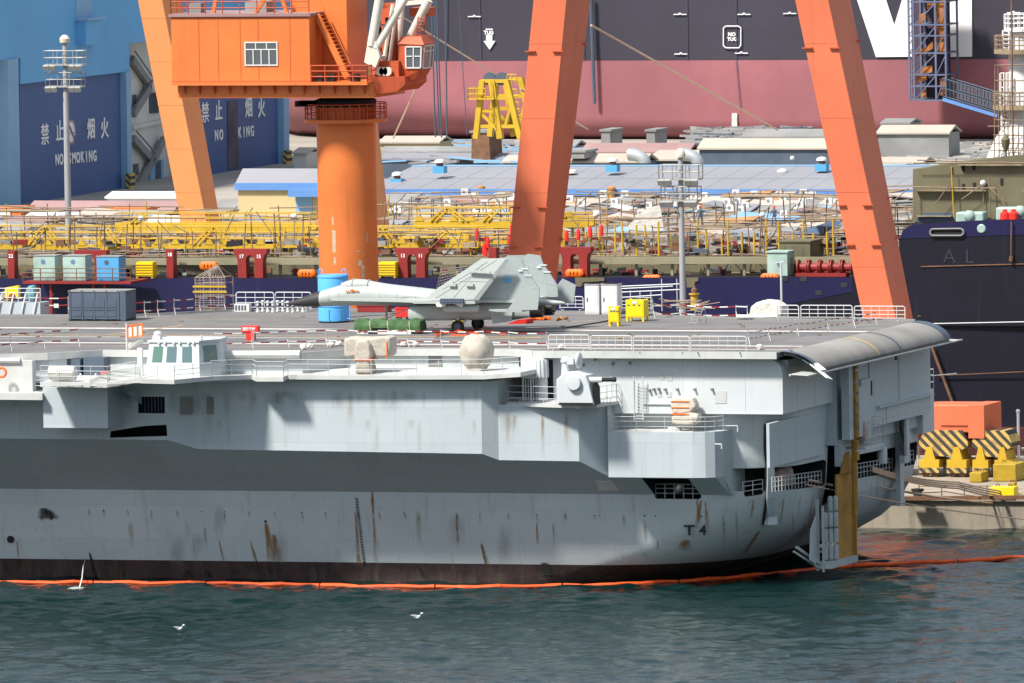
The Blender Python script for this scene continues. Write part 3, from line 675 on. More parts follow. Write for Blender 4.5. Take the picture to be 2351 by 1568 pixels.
# ---- gallery platforms with their white lips
def plat(name, pxs, z, inner, th=.32, mat='deckedge'):
    pts = [at(x, y, Z=z) for x, y in pxs]; poly = [(p.x, p.y) for p in pts]+[(pts[-1].x, inner), (pts[0].x, inner)]
    mb = MB(); mb.prism(poly, z-th, z); mb.build(name, M[mat], CV); return pts
def plat3(name, pts, inner, th=.32):      # px with the chosen distance of each corner
    ps = [at(x, y, Y=Y) for x, y, Y in pts]; q = ps+[Vector((ps[-1].x, inner, ps[-1].z)), Vector((ps[0].x, inner, ps[0].z))]
    mb = MB(); mb.loft([[p-Vector((0, 0, th)) for p in q], q]); mb.build(name, M['deckedge'], CV); return ps
PA = plat3('gallery_platform', [(322, 870, -13.0), (400, 872, -12.8), (484, 864, -9.6), (578, 861, -6.5), (588, 866, -7.4), (650, 866, -7.4), (660, 861, -6.3), (800, 862, -6.2), (1110, 861, -6.0), (1195, 855, -6.0)], -.5)
PB = plat3('gallery_platform', [(92, 877, -12.6), (246, 879, -12.6), (310, 868, -12.6), (326, 868, -12.6)], -1.0, .36)
PC = plat('gallery_platform', [(-500, 898), (97, 903), (112, 890)], 14.3, -4.0, .5)
mb = MB(); mb.extr([at(262, 850, Y=PB[1].y+.4), at(318, 842, Y=PB[1].y+.7), at(322, 868, Y=PB[1].y+.7), at(312, 882, Y=PB[1].y+.4), at(205, 886, Y=PB[1].y-.1), at(205, 872, Y=PB[1].y-.1)], (0, .12, 0)); mb.build('bulwark_plate', M['deckedge'], CV)
mb = MB()
railing(mb, [p+Vector((0, .12, 0)) for p in PA[2:]], 1.15, 1.7)
mb.build('gallery_railing', M['rail'], CV)
mb = MB(); railing(mb, [p+Vector((0, .1, 0)) for p in PA[:3]], 1.0, 1.6); railing(mb, [p+Vector((0, .12, 0)) for p in PB[:3]], 1.2, 1.5); railing(mb, [p+Vector((0, 1.9, 0)) for p in PC[:2]], 1.2, 2.0)
mb.build('gallery_railing', M['rail'], CV)
mb = MB()
for i in range(16):
    x = 345+i*52; p = at(x, 870, Z=15.0); 
    if p.y > -4.6: continue
    mb.extr([(p.x, -4.9, 15.04), (p.x, p.y+.25, 15.04), (p.x, -4.9, 14.4)], (.1, 0, 0))
for i in range(4): mb.extr([(-34+i*2.3, -9.0, 14.35), (-34+i*2.3, -6.0, 14.35), (-34+i*2.3, -6.0, 13.2)], (.1, 0, 0))
mb.build('platform_bracket', M['ship'], CV)
mb = MB()
for x, y in ((512, 833), (520, 860), (600, 858), (640, 838), (598, 862)): pass
for i, x in enumerate((505, 525, 585, 612, 640, 655, 668, 702)):
    p = at(x, 858, Z=15.37); mb.bar(p+Vector((-.3, .3, 0)), p+Vector((.15, 1.2, 1.4)), .09); mb.bar(p+Vector((.5, .3, 0)), p+Vector((.15, 1.2, 1.4)), .07)
    mb.box(p.x-.2, p.y+1.0, 15.5, p.x+.25, p.y+1.5, 16.1)
for x in (560, 618, 690): p = at(x, 850, Z=15.37); mb.tube((p.x-1.1, -4.6, 15.8), (p.x+1.2, -4.6, 15.8), .06)
mb.build('gallery_fittings', M['rail'], CV)
mb = MB()
for x0, x1 in ((490, 560), (585, 640), (660, 720)): l, r = at(x0, 850, Y=-4.95).x, at(x1, 850, Y=-4.95).x; mb.box(l, -5.0, 15.1, r, -4.8, 15.25)
for x0, x1, y0, y1 in ((975, 1014, 811, 861), ): pxb(mb, x0, y0, x1, y1, -.29, .1)
mb.build('dark_recess', M['ship'], CV)
mb = MB(); l, r, za, zb = at(976, 836, Y=-.3).x, at(1014, 836, Y=-.3).x, 15.37, 16.55
mb.extr([(l, -.33, za), (r, -.33, za), (r, -.33, zb), (l+.3, -.33, zb), (l, -.33, zb-.3)], (0, .1, 0)); mb.build('gallery_door', M['rgrey'], CV)
mb = MB(); p = at(946, 850, Z=15.37); mb.box(p.x-.35, p.y+.5, 15.37, p.x+.3, p.y+1.1, 15.65); mb.box(p.x+.45, p.y+.6, 15.37, p.x+.9, p.y+1.1, 15.5)
mb.build('deck_locker', M['white'], CV)
# ---- landing officer's cabin
zc = 15.16; Yf = -9.9
L_, R_x = at(336, 840, Y=Yf).x, at(458, 840, Y=Yf).x; zt = at(400, 783, Y=Yf).z
mb = MB(); fr = [Vector((L_, Yf, zc)), Vector((R_x, Yf, zc)), Vector((R_x+.95, Yf+2.0, zc)), Vector((R_x+.6, Yf+4.6, zc)), Vector((L_, Yf+4.6, zc))]
mid = [p+Vector((0, 0, 1.25)) for p in fr]; mc = Vector((sum(p.x for p in fr)/5, sum(p.y for p in fr)/5, 0))
top = [Vector((p.x+(mc.x-p.x)*.07, p.y+(mc.y-p.y)*.09, zt-.12)) for p in fr]
mb.loft([fr, mid, top]); mb.loft([[p+(p-Vector((mc.x, mc.y, p.z)))*.05 for p in top], [p+(p-Vector((mc.x, mc.y, p.z)))*.05+Vector((0, 0, .16)) for p in top]])
cabin = mb.build('control_cabin', M['shipbig'], CV)
WL['control_cabin'] = WL[CV.name]
def frame_pt(u, v):                # on the leaning front of the cabin
    a, b = mid[0].lerp(mid[1], u), top[0].lerp(top[1], u); return a.lerp(b, v)+Vector((0, -.02, 0))
for i, (u0, u1) in enumerate(((.10, .29), (.37, .56), (.67, .86))):
    mb = MB(); mb.extr([frame_pt(u0, .12), frame_pt(u1, .12), frame_pt(u1, .82), frame_pt(u0, .82)], (0, .05, 0)); mb.build('cabin_window', M['gglass'] if i == 0 else M['glass'], cabin)
mb = MB(); a1, b1, a2, b2 = mid[1], mid[2], top[1], top[2]; e = Vector((.03, -.02, 0))
mb.extr([a1.lerp(b1, .2).lerp(a2.lerp(b2, .2), .12)+e, a1.lerp(b1, .85).lerp(a2.lerp(b2, .85), .12)+e, a1.lerp(b1, .85).lerp(a2.lerp(b2, .85), .85)+e, a1.lerp(b1, .2).lerp(a2.lerp(b2, .2), .85)+e], (-.06, .03, 0)); mb.build('cabin_window', M['glass'], cabin)
mb = MB(); p = at(323, 845, Y=Yf-.1); mb.box(p.x-.18, Yf-.3, zc+.1, p.x+.2, Yf-.05, zt-.5); mb.build('white_locker', M['white'], cabin)
mb = MB(); p = at(361, 782, Y=Yf+1.2); mb.box(p.x-.25, p.y-.3, zt, p.x+.3, p.y+.3, zt+.32); mb.ball((p.x+.05, p.y, zt+.45), .3, .3, .22, 8); mb.build('roof_searchlight', M['white'], cabin)
mb = MB()
for u in (.2, .32, .5, .62, .8, .9): q_ = top[0].lerp(top[1], u); mb.box(q_.x-.06, q_.y-.18, q_.z-.1, q_.x+.08, q_.y, q_.z+.08)
mb.tube(top[1]+Vector((.2, 0, .15)), top[1]+Vector((.2, 0, .5)), .1, 8); mb.build('cabin_lamp', M['white'], cabin)
mb = MB(); mb.bar((L_+.6, Yf-.5, zc+.12), (R_x-.3, Yf-.5, zc+.25), .16, .08); mb.build('foot_rail', M['rgrey'], cabin)
# ---- gear on the left gallery
mb = MB(); p = at(140, 876, Y=-12.2); zr_ = p.z; mb.loft([[Vector((p.x-1.05*k+.0, p.y+.4+.55*math.cos(t)*1.0, zr_+.02+.58+.58*math.sin(t)*(1 if math.sin(t) > 0 else 1))) for t in [math.pi*2*i/10 for i in range(10)]] for k in (1, .9, .3, -.3, -.9, -1)])
for v in mb.v: v += Vector((random.uniform(-.04, .04), random.uniform(-.04, .04), random.uniform(-.05, .05)))
mb.build('covered_raft', M['wcanvas'], CV, smooth=True, sub=1)
mb = MB(); p = at(60, 880, Z=14.3); mb.ball(p+Vector((0, .5, .4)), .5, .5, .42, 7, wob=.12); mb.build('green_tarpaulin_bundle', M['dgreen'], CV, smooth=True)
mb = MB(); a, b = at(230, 861, Y=PB[1].y+1.2), at(272, 861, Y=PB[1].y+1.2)
for i in range(2):
    for j in range(2): mb.box(a.x+(b.x-a.x)*i/2+.03, a.y, PB[1].z+.05+.37*j, a.x+(b.x-a.x)*(i+1)/2-.03, a.y+.5, PB[1].z+.05+.34+.37*j)
mb.build('red_crate_rack', pm('faded_red', (.52, .17, .18), .7), CV)
mb = MB(); mb.box(-33.6, -5.6, 15.0, -32.0, -4.2, 16.5); mb.box(-31.8, -5.4, 15.0, -30.2, -4.0, 16.6)
mb.build('switch_cabinet', M['slate'], CV)
mb = MB(); p = at(4, 855, Y=-9.6)
mb.loft([[p+Vector(((.34+.09*math.cos(s_))*math.cos(t), .09*math.sin(s_), (.34+.09*math.cos(s_))*math.sin(t))) for s_ in [2*math.pi*j/8 for j in range(8)]] for t in [2*math.pi*i/16 for i in range(17)]], caps=False); mb.build('life_ring', M['orangev'], CV, smooth=True)
mb = MB(); 
for x, y in ((260, 835), (275, 830), (245, 832), (295, 838)): p = at(x, y, Z=15.3); mb.bar(p, p+Vector((.5, .6, .9)), .12); mb.box(p.x-.3, p.y, 15.2, p.x+.4, p.y+.6, 15.5)
for k in range(6): mb.tube((-36+k*1.2, -7.6, 14.0), (-36+k*1.2, -7.6, 15.6), .08)
mb.tube((-38, -7.7, 14.9), (-29, -7.7, 15.0), .07); mb.build('pipework', M['rail'], CV)
mb = MB(); mb.box(-60, -8.7, 13.9, -34.6, -8.0, 16.6); mb.tube((-60, -8.75, 16.6), (-35.5, -8.75, 16.6), .2, 8); mb.build('left_gallery_wall', M['deckedge'], CV)
# ---- canvas covered mounts
def soft(mb, wob=.05):
    for v in mb.v: v += Vector((random.uniform(-wob, wob), random.uniform(-wob, wob), random.uniform(-wob, wob)))
CLD = bpy.data.textures.new('cloth_lumps', 'CLOUDS'); CLD.noise_scale = .9; CLD.noise_depth = 0
WOD = bpy.data.textures.new('cloth_folds', 'WOOD'); WOD.wood_type = 'BANDNOISE'; WOD.noise_scale = .5; WOD.turbulence = 7
def pxlump(name, pts, Y, d, mat, par=CV, sub=1, wob=.06):   # a draped cover: outline with real thickness, softened and creased
    f = [at(x, y, Y=Y-d/2) for x, y in pts]; c = sum(f, Vector())/len(f)
    mb = MB(); mb.loft([[c+(p-c)*s_+Vector((0, dy*d, 0)) for p in f] for s_, dy in ((.9, 0), (1, .12), (1, .88), (.9, 1))])
    o = mb.build(name, mat, par, smooth=True)
    md = o.modifiers.new('remesh', 'REMESH'); md.mode = 'VOXEL'; md.voxel_size = .06; md.use_smooth_shade = True
    md = o.modifiers.new('soften', 'SMOOTH'); md.factor = .5; md.iterations = 16
    for tx, st in ((CLD, wob*1.2), (WOD, wob*.25)): md = o.modifiers.new('crease', 'DISPLACE'); md.texture = tx; md.strength = st; md.mid_level = .5; md.texture_coords = 'LOCAL'
    return o
mount = pxlump('covered_decoy_launcher', [(788, 778), (800, 774), (850, 776), (885, 772), (896, 775), (897, 800), (895, 816), (886, 821), (868, 821), (850, 814), (820, 816), (795, 821), (788, 812)], -4.2, 1.7, M['canvas'], wob=.07)
pxlump('cover_pedestal', [(814, 790), (822, 780), (840, 780), (848, 792), (851, 815), (846, 832), (853, 858), (813, 859), (816, 835), (811, 818)], -4.9, 1.5, M['canvas'], mount, wob=.06)
mb = MB(); a, b = at(811, 826, Y=-5.7), at(852, 826, Y=-5.7); mb.box(a.x, -5.72, a.z-.05, b.x, -4.2, a.z+.04); a = at(889, 800, Y=-5.0); mb.box(a.x-.03, -5.12, a.z-.8, a.x+.03, -5.0, a.z+.5); mb.build('orange_strap', M['orangev'], mount)
dc = at(1094, 810, Y=-4.0); dr = at(1132, 810, Y=-4.0).x-dc.x; mb = MB(); rings = []; random.seed(9)
fa = [random.uniform(.6, 1.4) for _ in range(9)]
for k in range(1, 18):
    ph = math.pi*k/18; z = -math.cos(ph)*dr*1.06; rr = dr*math.sin(ph)**.75*(1-.12*max(0, math.cos(ph))); low = max(0, -z/dr)
    rings.append([dc+Vector(((rr*(1+low*.09*math.sin(7*t+fa[1]*3+.5*math.sin(3*t))+.02*math.sin(11*t*fa[0]+k)))*math.cos(t), (rr*(1+low*.09*math.sin(7*t+fa[1]*3+.5*math.sin(3*t))))*math.sin(t), z+.05*math.sin(5*t+k*.5))) for t in [2*math.pi*j/48 for j in range(48)]])
mb.loft(rings); dome = mb.build('covered_director', M['canvas'], CV, smooth=True)
for tx, st in ((CLD, .16), (WOD, .07)): md = dome.modifiers.new('crease', 'DISPLACE'); md.texture = tx; md.strength = st; md.mid_level = .5; md.texture_coords = 'LOCAL'
pxlump('cover_pedestal', [(1066, 838), (1108, 838), (1106, 850), (1104, 861), (1070, 861), (1066, 850)], -4.2, 1.2, M['canvas'], dome, wob=.05)
lau = pxlump('covered_rocket_launcher', [(1539, 914), (1560, 911), (1588, 914), (1594, 925), (1598, 935), (1588, 945), (1582, 950), (1560, 953), (1542, 950), (1539, 930)], -2.3, 1.1, M['tent'], wob=.04)
pxlump('cover_pedestal', [(1541, 950), (1585, 946), (1602, 952), (1602, 965), (1597, 974), (1580, 978), (1555, 977), (1540, 972)], -2.3, 1.1, M['tent'], lau, wob=.04)
mb = MB()
for y in (922, 936, 951): a, b = at(1540, y, Y=-2.86), at(1582, y, Y=-2.86); mb.box(a.x, -2.89, a.z-.03, b.x, -2.7, a.z+.04)
mb.build('red_strap', M['orangev'], lau)
mb = MB(); p = at(1570, 985, Z=11.2); mb.lathe((p.x, -2.3, 11.2), [(.05, 0), (.6, .02), (.5, .3), (.05, .32)], 12); mb.build('mount_base', M['deckedge'], lau)
# ---- gun platform
GP = [at(x, y, Z=13.35) for x, y in ((1146, 921), (1165, 924), (1330, 930), (1370, 928), (1415, 921), (1450, 912), (1462, 906))]
mb = MB(); mb.prism([(p.x, p.y) for p in GP]+[(GP[-1].x, -1.2), (GP[0].x, -1.2)], 13.1, 13.35); mb.build('gun_platform', M['deckedge'], CV)
mb = MB(); g2 = [p+Vector((0, .12, 0)) for p in GP]; railing(mb, g2, 1.25, 1.9, .022, (.3, .62, 1)); 
railing(mb, g2, .28, 1.2, .02, (1,)); mb.build('gun_platform_railing', M['rail'], CV)
mb = MB()
for x in (1404, 1455, 1476): p = at(x, 900, Y=-1.7); mb.tube((p.x, -1.7, 12.0 if x > 1440 else 13.3), (p.x, -1.7, 15.2), .035, 5)
ladder(mb, at(1466, 965, Y=-1.6), at(1466, 875, Y=-1.6), .65, (1, 0, 0), 12); mb.build('platform_ladder', M['rail'], CV)
# recess with the vertical ammunition hoists
mb = MB(); pxb(mb, 1246, 826, 1270, 918, YB-.03, .05); pxb(mb, 1205, 870, 1218, 915, YB-.03, .05); mb.build('dark_hoist_recess', M['dark'], CV)
mb = MB(); p = at(1207, 865, Y=-2.2); mb.box(p.x-.3, -2.4, 15.05, p.x+.75, YB+.1, 16.6)
mb.build('hoist_box', M['shipbig'], CV)
mb = MB(); p = at(1241, 862, Y=-2.0); mb.lathe((p.x, -2.0, 15.1), [(.05, 0), (.56, .02), (.6, .2), (.6, 1.25), (.5, 1.42), (.05, 1.45)], 14); mb.lathe((p.x+.1, -1.9, 13.35), [(.4, 0), (.4, 1.8)], 12)
for k in range(8):
    a_ = math.pi+math.pi*k/7; mb.tube((p.x+.6*math.cos(a_), -2.0+.6*math.sin(a_), 15.1), (p.x+.6*math.cos(a_), -2.0+.6*math.sin(a_), 16.4), .05, 5)
for k in range(6): mb.tube((p.x-1.3+.2*k, -2.2, 13.35), (p.x-1.3+.2*k, -2.2, 15.1), .04 if k % 3 else .08, 5)
mb.build('hoist_cylinder', M['shipbig'], CV, smooth=True)
# close-in gun: turret, drum side, radar column, dish, barrel
YG = -6.1; zg = 13.38
def gx(x, y=880): return at(x, y, Y=YG).x
def gz(y, x=1320): return at(x, y, Y=YG).z
mb = MB(); mb.extr([Vector((gx(1277), YG, zg)), Vector((gx(1362), YG, zg)), Vector((gx(1352), YG, gz(884))), Vector((gx(1345), YG, gz(862))), Vector((gx(1325), YG, gz(853))), Vector((gx(1298), YG, gz(855))), Vector((gx(1277), YG, gz(872)))], (0, 1.9, 0))
gun = mb.build('close_in_gun', M['shipbig'], CV, bevel=.06)
mb = MB(); mb.lathe((gx(1319), YG-.2, gz(879)), [(.05, -.12), (.5, -.1), (.56, 0), (.56, .35)], 24, 'Y'); mb.build('ammunition_drum', M['shipbig'], gun, smooth=True)
mb = MB(); x_ = gx(1290); mb.lathe((x_, YG+.9, gz(874)), [(.42, 0), (.32, .5), (.28, 1.2), (.05, 1.3)], 14); mb.ball((x_, YG+.9, gz(831)), .36, .36, .34, 9); mb.build('radar_column', M['shipbig'], gun, smooth=True)
mb = MB(); mb.box(x_+.25, YG+.5, gz(838), gx(1312), YG+1.2, gz(824)); mb.build('dish_bracket', M['shipbig'], gun)
mb = MB(); mb.ball((gx(1321), YG+.9, gz(829)), .22, .62, .62, 10); mb.build('radar_dish', M['shipbig'], gun, smooth=True)
mb = MB(); a, b = Vector((gx(1340), YG+.7, gz(874))), Vector((gx(1376), YG+.7, gz(873)))
mb.tube(a, b, .24, 10, .2); mb.build('barrel_shroud', M['white'], gun)
mb = MB()
for k in range(6): t = k*math.pi/3; e = Vector((0, .11*math.cos(t), .11*math.sin(t))); mb.tube(b+e, Vector((gx(1407), YG+.7, gz(872.5)))+e, .055, 6)
mb.tube(Vector((gx(1400), YG+.7, gz(872.5))), Vector((gx(1407), YG+.7, gz(872.5))), .18, 10)
for k in range(4): mb.box(gx(1358)+.05*k, YG+.3, zg, gx(1360)+.05*k, YG+1.3, gz(880)-.1*k)
mb.box(gx(1283), YG-.05, zg-.02, gx(1360), YG+1.9, zg+.16)
mb.build('gun_barrels', M['black'], gun)
# lower sponson deck railing
mb = MB(); pts = [Vector((X, -yo+.12, 11.2)) for X, yo, tp in OUT[8:]]; railing(mb, pts[:-1], 1.1, 1.9)
mb.tube(pts[-2]+Vector((0, 0, .35)), pts[-2]+Vector((1.0, .3, .35)), .05); mb.tube(pts[-2]+Vector((1.0, .3, .35)), pts[-2]+Vector((1.0, .3, -.1)), .05)
q_ = pts[-3]+Vector((.05, -.2, -.9)); mb.tube(q_, q_+Vector((.5, 0, 0)), .05); mb.tube(q_+Vector((.5, 0, 0)), q_+Vector((.5, 0, -.35)), .05)
mb.build('sponson_railing', M['rail'], CV)
mb = MB(); mb.box(8.6, -3.0, 11.2, 14.9, -.02, 11.24); mb.build('sponson_floor', M['deckedge'], CV)
mb = MB(); mb.box(10.5, YB-.12, 13.1, 14.2, YB+.1, 13.2); mb.build('wall_under_overhang', M['shipbig'], CV)
# ---- flight deck markings, in sheets 4 mm up
def dline(name, y0, w, mat, x0=-74, x1=21.1, z=17.004, par=CV):
    mb = MB(); mb.add([(x0, y0, z), (x1, y0, z), (x1, y0+w, z), (x0, y0+w, z)], [(0, 1, 2, 3)]); return mb.build(name, mat, par)
def dy(y, x=800): return at(x, y, Z=17).y
for i, (y, w, mt, x0, x1) in enumerate(((756, .95, 'wline', -74, 21), (751.5, .18, 'rline', -74, 21), (760.5, .16, 'slate', -74, 21), (772.5, .42, 'yline', -74, 12), (776, .3, 'wline', -74, -10), (790, .75, 'wline', -74, 21), (793.5, .22, 'rline', -74, 21), (785.5, .2, 'slate', -74, 16), (798, .3, 'wline', -10, 21), (744, .2, 'rnd', -74, 21), (735, .16, 'yline', -45, -20), (738, .25, 'rnd', -74, 21), (766, .15, 'slate', -74, 21), (728, .3, 'rnd', -30, 12))):
    dline('deck_marking', dy(y)-w/2, w, M[mt], x0, x1, 17.004+.004*(i % 4))
mb = MB()
for a, b, w in (((250, 768), (420, 747), .3), ((1090, 779), (1240, 775), .5), ((640, 742), (1000, 735), .15), ((1300, 740), (1480, 728), .2), ((1850, 745), (1990, 742), .2)):
    p, q_ = at(*a, Z=17.02), at(*b, Z=17.02); d = (q_-p).cross(Vector((0, 0, 1))).normalized()*w/2; mb.add([p-d, q_-d, q_+d, p+d], [(0, 1, 2, 3)])
mb.build('deck_marking', M['yline'], CV)
random.seed(11)
mb = MB()
for i in range(46):
    X, Y = random.uniform(-50, 20), random.uniform(2, 38); mb.box(X-.12, Y-.12, 17.0, X+.12, Y+.12, 17.07)
mb.build('tie_down_fitting', M['rusty'], CV)
# ================================================================ the fighter on the flight deck
YJ = 18.9
def jx(x, y=690, Y=YJ): return at(x, y, Y=Y).x
def jz(x, y, Y=YJ): return at(x, y, Y=Y).z
J = thing('fighter_jet', (-10, YJ, 17), 'light grey fighter jet with folded wings and a black nose parked on the deck', 'fighter jet')
def ring(x, yt, yb, hw, pw=1.0, n=16, shift=0):
    X = jx(x, (yt+yb)/2); zt, zb_ = jz(x, yt), jz(x, yb); c, h = (zt+zb_)/2, (zt-zb_)/2; out = []
    for i in range(n):
        t = 2*math.pi*i/n; cs, sn = math.cos(t), math.sin(t)
        out.append(Vector((X, YJ+shift+hw*math.copysign(abs(cs)**pw, cs), c+h*math.copysign(abs(sn)**pw, sn))))
    return out
mb = MB(); mb.loft([ring(737, 668, 704, .62), ring(760, 661, 703, .68), ring(785, 654, 702, .76), ring(815, 650, 701, .82), ring(850, 650, 701, .86), ring(876, 651, 701, .9), ring(905, 653, 701, 1.0), ring(940, 657, 702, 1.15), ring(1002, 664, 704, 1.3), ring(1080, 672, 706, 1.3), ring(1160, 680, 708, 1.0), ring(1215, 686, 706, .6)])
body = mb.build('fuselage', M['jet'], J, smooth=True)
mb = MB(); mb.loft([ring(656, 697.3, 698.7, .02), ring(672, 691, 701, .18), ring(695, 682, 703.5, .40), ring(720, 673, 704.5, .56), ring(737.5, 667.6, 704.4, .625)]); mb.build('radome', M['radome'], J, smooth=True)
mb = MB(); mb.tube(Vector((jx(650), YJ, jz(650, 698))), Vector((jx(660), YJ, jz(660, 698))), .03, 5); mb.build('pitot_tube', M['radome'], J)
for x, yt, yb, hw in ((760, 661, 703, .68), (785, 654, 702, .76), (880, 651.2, 701, .91), (922, 655, 701.5, 1.08), (965, 660, 703, 1.22)):
    mb = MB(); r_ = ring(x, yt, yb, hw*1.004, n=24); mb.pipe(r_+[r_[0]], .014, 4); mb.build('panel_line', M['jetdk'], body)
mb = MB(); mb.pipe([at(x, y, Y=YJ-1.22-.0)+Vector((0, 0, 0)) for x, y in ((880, 676), (940, 680), (1000, 684))], .014, 4); mb.build('panel_line', M['jetdk'], body)
# canopy with its frame
mb = MB(); mb.loft([ring(783, 651, 668, .2), ring(793, 646, 668, .45), ring(806, 642, 668, .55), ring(820, 640, 668, .58), ring(838, 641, 668, .58), ring(856, 645, 668, .5), ring(874, 650.5, 668, .35)]); can = mb.build('canopy', M['canopy'], J, smooth=True)
mb = MB()
for x, yt, w in ((813, 640.2, .57), (786, 649.5, .3), (848, 642.5, .56)):
    r_ = ring(x, yt, 668, w*1.02, n=20); mb.pipe([r_[i] for i in range(0, 11)], .05, 5)
mb.build('canopy_frame', M['jet'], can)
mb = MB(); mb.loft([ring(846, 643.5, 668, .52), ring(862, 646.5, 668, .5), ring(885, 650.5, 668, .5), ring(930, 656.5, 672, .6), ring(1000, 664, 680, .7)]); mb.build('dorsal_spine', M['jet'], J, smooth=True)
# blended wing root plate
def pl(name, plan, z, t, mat='jet', par=J, tilt=0):
    mb = MB()
    for s_ in (1, -1): mb.extr([Vector((x, YJ-s_*w, z+tilt*w)) for x, w in plan], (0, 0, t))
    return mb.build(name, M[mat], par)
zw = jz(1000, 690)
for s_ in (1, -1):
    mb = MB(); plan = [(jx(768), .7), (jx(800), .85), (jx(880), 1.45), (jx(940), 2.0), (jx(975), 2.6), (jx(985), 3.6), (jx(1127), 3.7), (jx(1130), 2.4), (jx(1190), 2.2), (jx(1236), 2.1), (jx(1236), .3), (jx(768), .3)]
    mb.extr([Vector((x, YJ-s_*w, zw)) for x, w in plan], (0, 0, .22)); mb.build('wing_root', M['jet'], J)
    # folded outer wing, standing up from the hinge
    Yh = YJ-s_*3.62; lean = s_*.42
    pts = [(977.5, 685, 0), (1003, 663, .24), (1104, 595, 1), (1161, 594, 1), (1086, 687, 0)]
    if s_ == 1: P3 = [Vector((at(x, y, Y=15.28+lean*k).x, 15.28+lean*k, at(x, y, Y=15.28+lean*k).z)) for x, y, k in pts]
    else: P3 = [Vector((q.x, 2*YJ-q.y, q.z-.12)) for q in P3N]
    if s_ == 1: P3N = [q.copy() for q in P3]
    mb = MB(); mb.extr(P3, (0, .16*s_, .03)); fw_ = mb.build('folded_wing', M['jet'], J)
    if s_ == 1:
        mb = MB()
        for a, b, w in (((1079, 622), (1128, 625), .14), ((1033, 653), (1049, 654), .2), ((1072, 653), (1089, 654), .2)):
            p, q = at(*a, Y=15.5), at(*b, Y=15.5); mb.bar(p+Vector((0, -.2, 0)), q+Vector((0, -.2, 0)), .22, w)
            c = p.lerp(q, .6); mb.bar(c+Vector((0, -.2, 0)), c+Vector((0, -.25, .3)), .08)
        mb.build('wing_pylon', M['jetdk'], fw_)
        for (a, b) in (((1016, 664), (1120, 600)), ((1000, 684), (1140, 596)), ((1040, 684), (1107, 605)), ((1055, 645), (1118, 646))):
            pl_ = lambda q: at(q[0], q[1], Y=15.28+lean*max(0, (686-q[1])/92.)-.03); m2 = MB(); m2.tube(pl_(a), pl_(b), .013, 4); m2.build('panel_line', M['jetdk'], fw_)
        mb = MB(); a, b = at(1012, 692, Y=15.0), at(1060, 692, Y=15.0)
        for k in range(9):
            x_ = a.x+(b.x-a.x)*k/8; mb.box(x_-.07, 14.95, a.z-.18, x_+.1, 15.25, a.z+.2)
        mb.bar(a, b, .14, .12); mb.build('wing_hinge', M['slate'], J)
        mb = MB(); P = [at(1086, 687, Y=15.2), at(1161, 594, Y=15.66), at(1167, 598, Y=15.75), at(1098, 690, Y=15.35)]; mb.extr(P, (0, .1, 0)); mb.build('wing_flap', M['jetdk'], fw_)
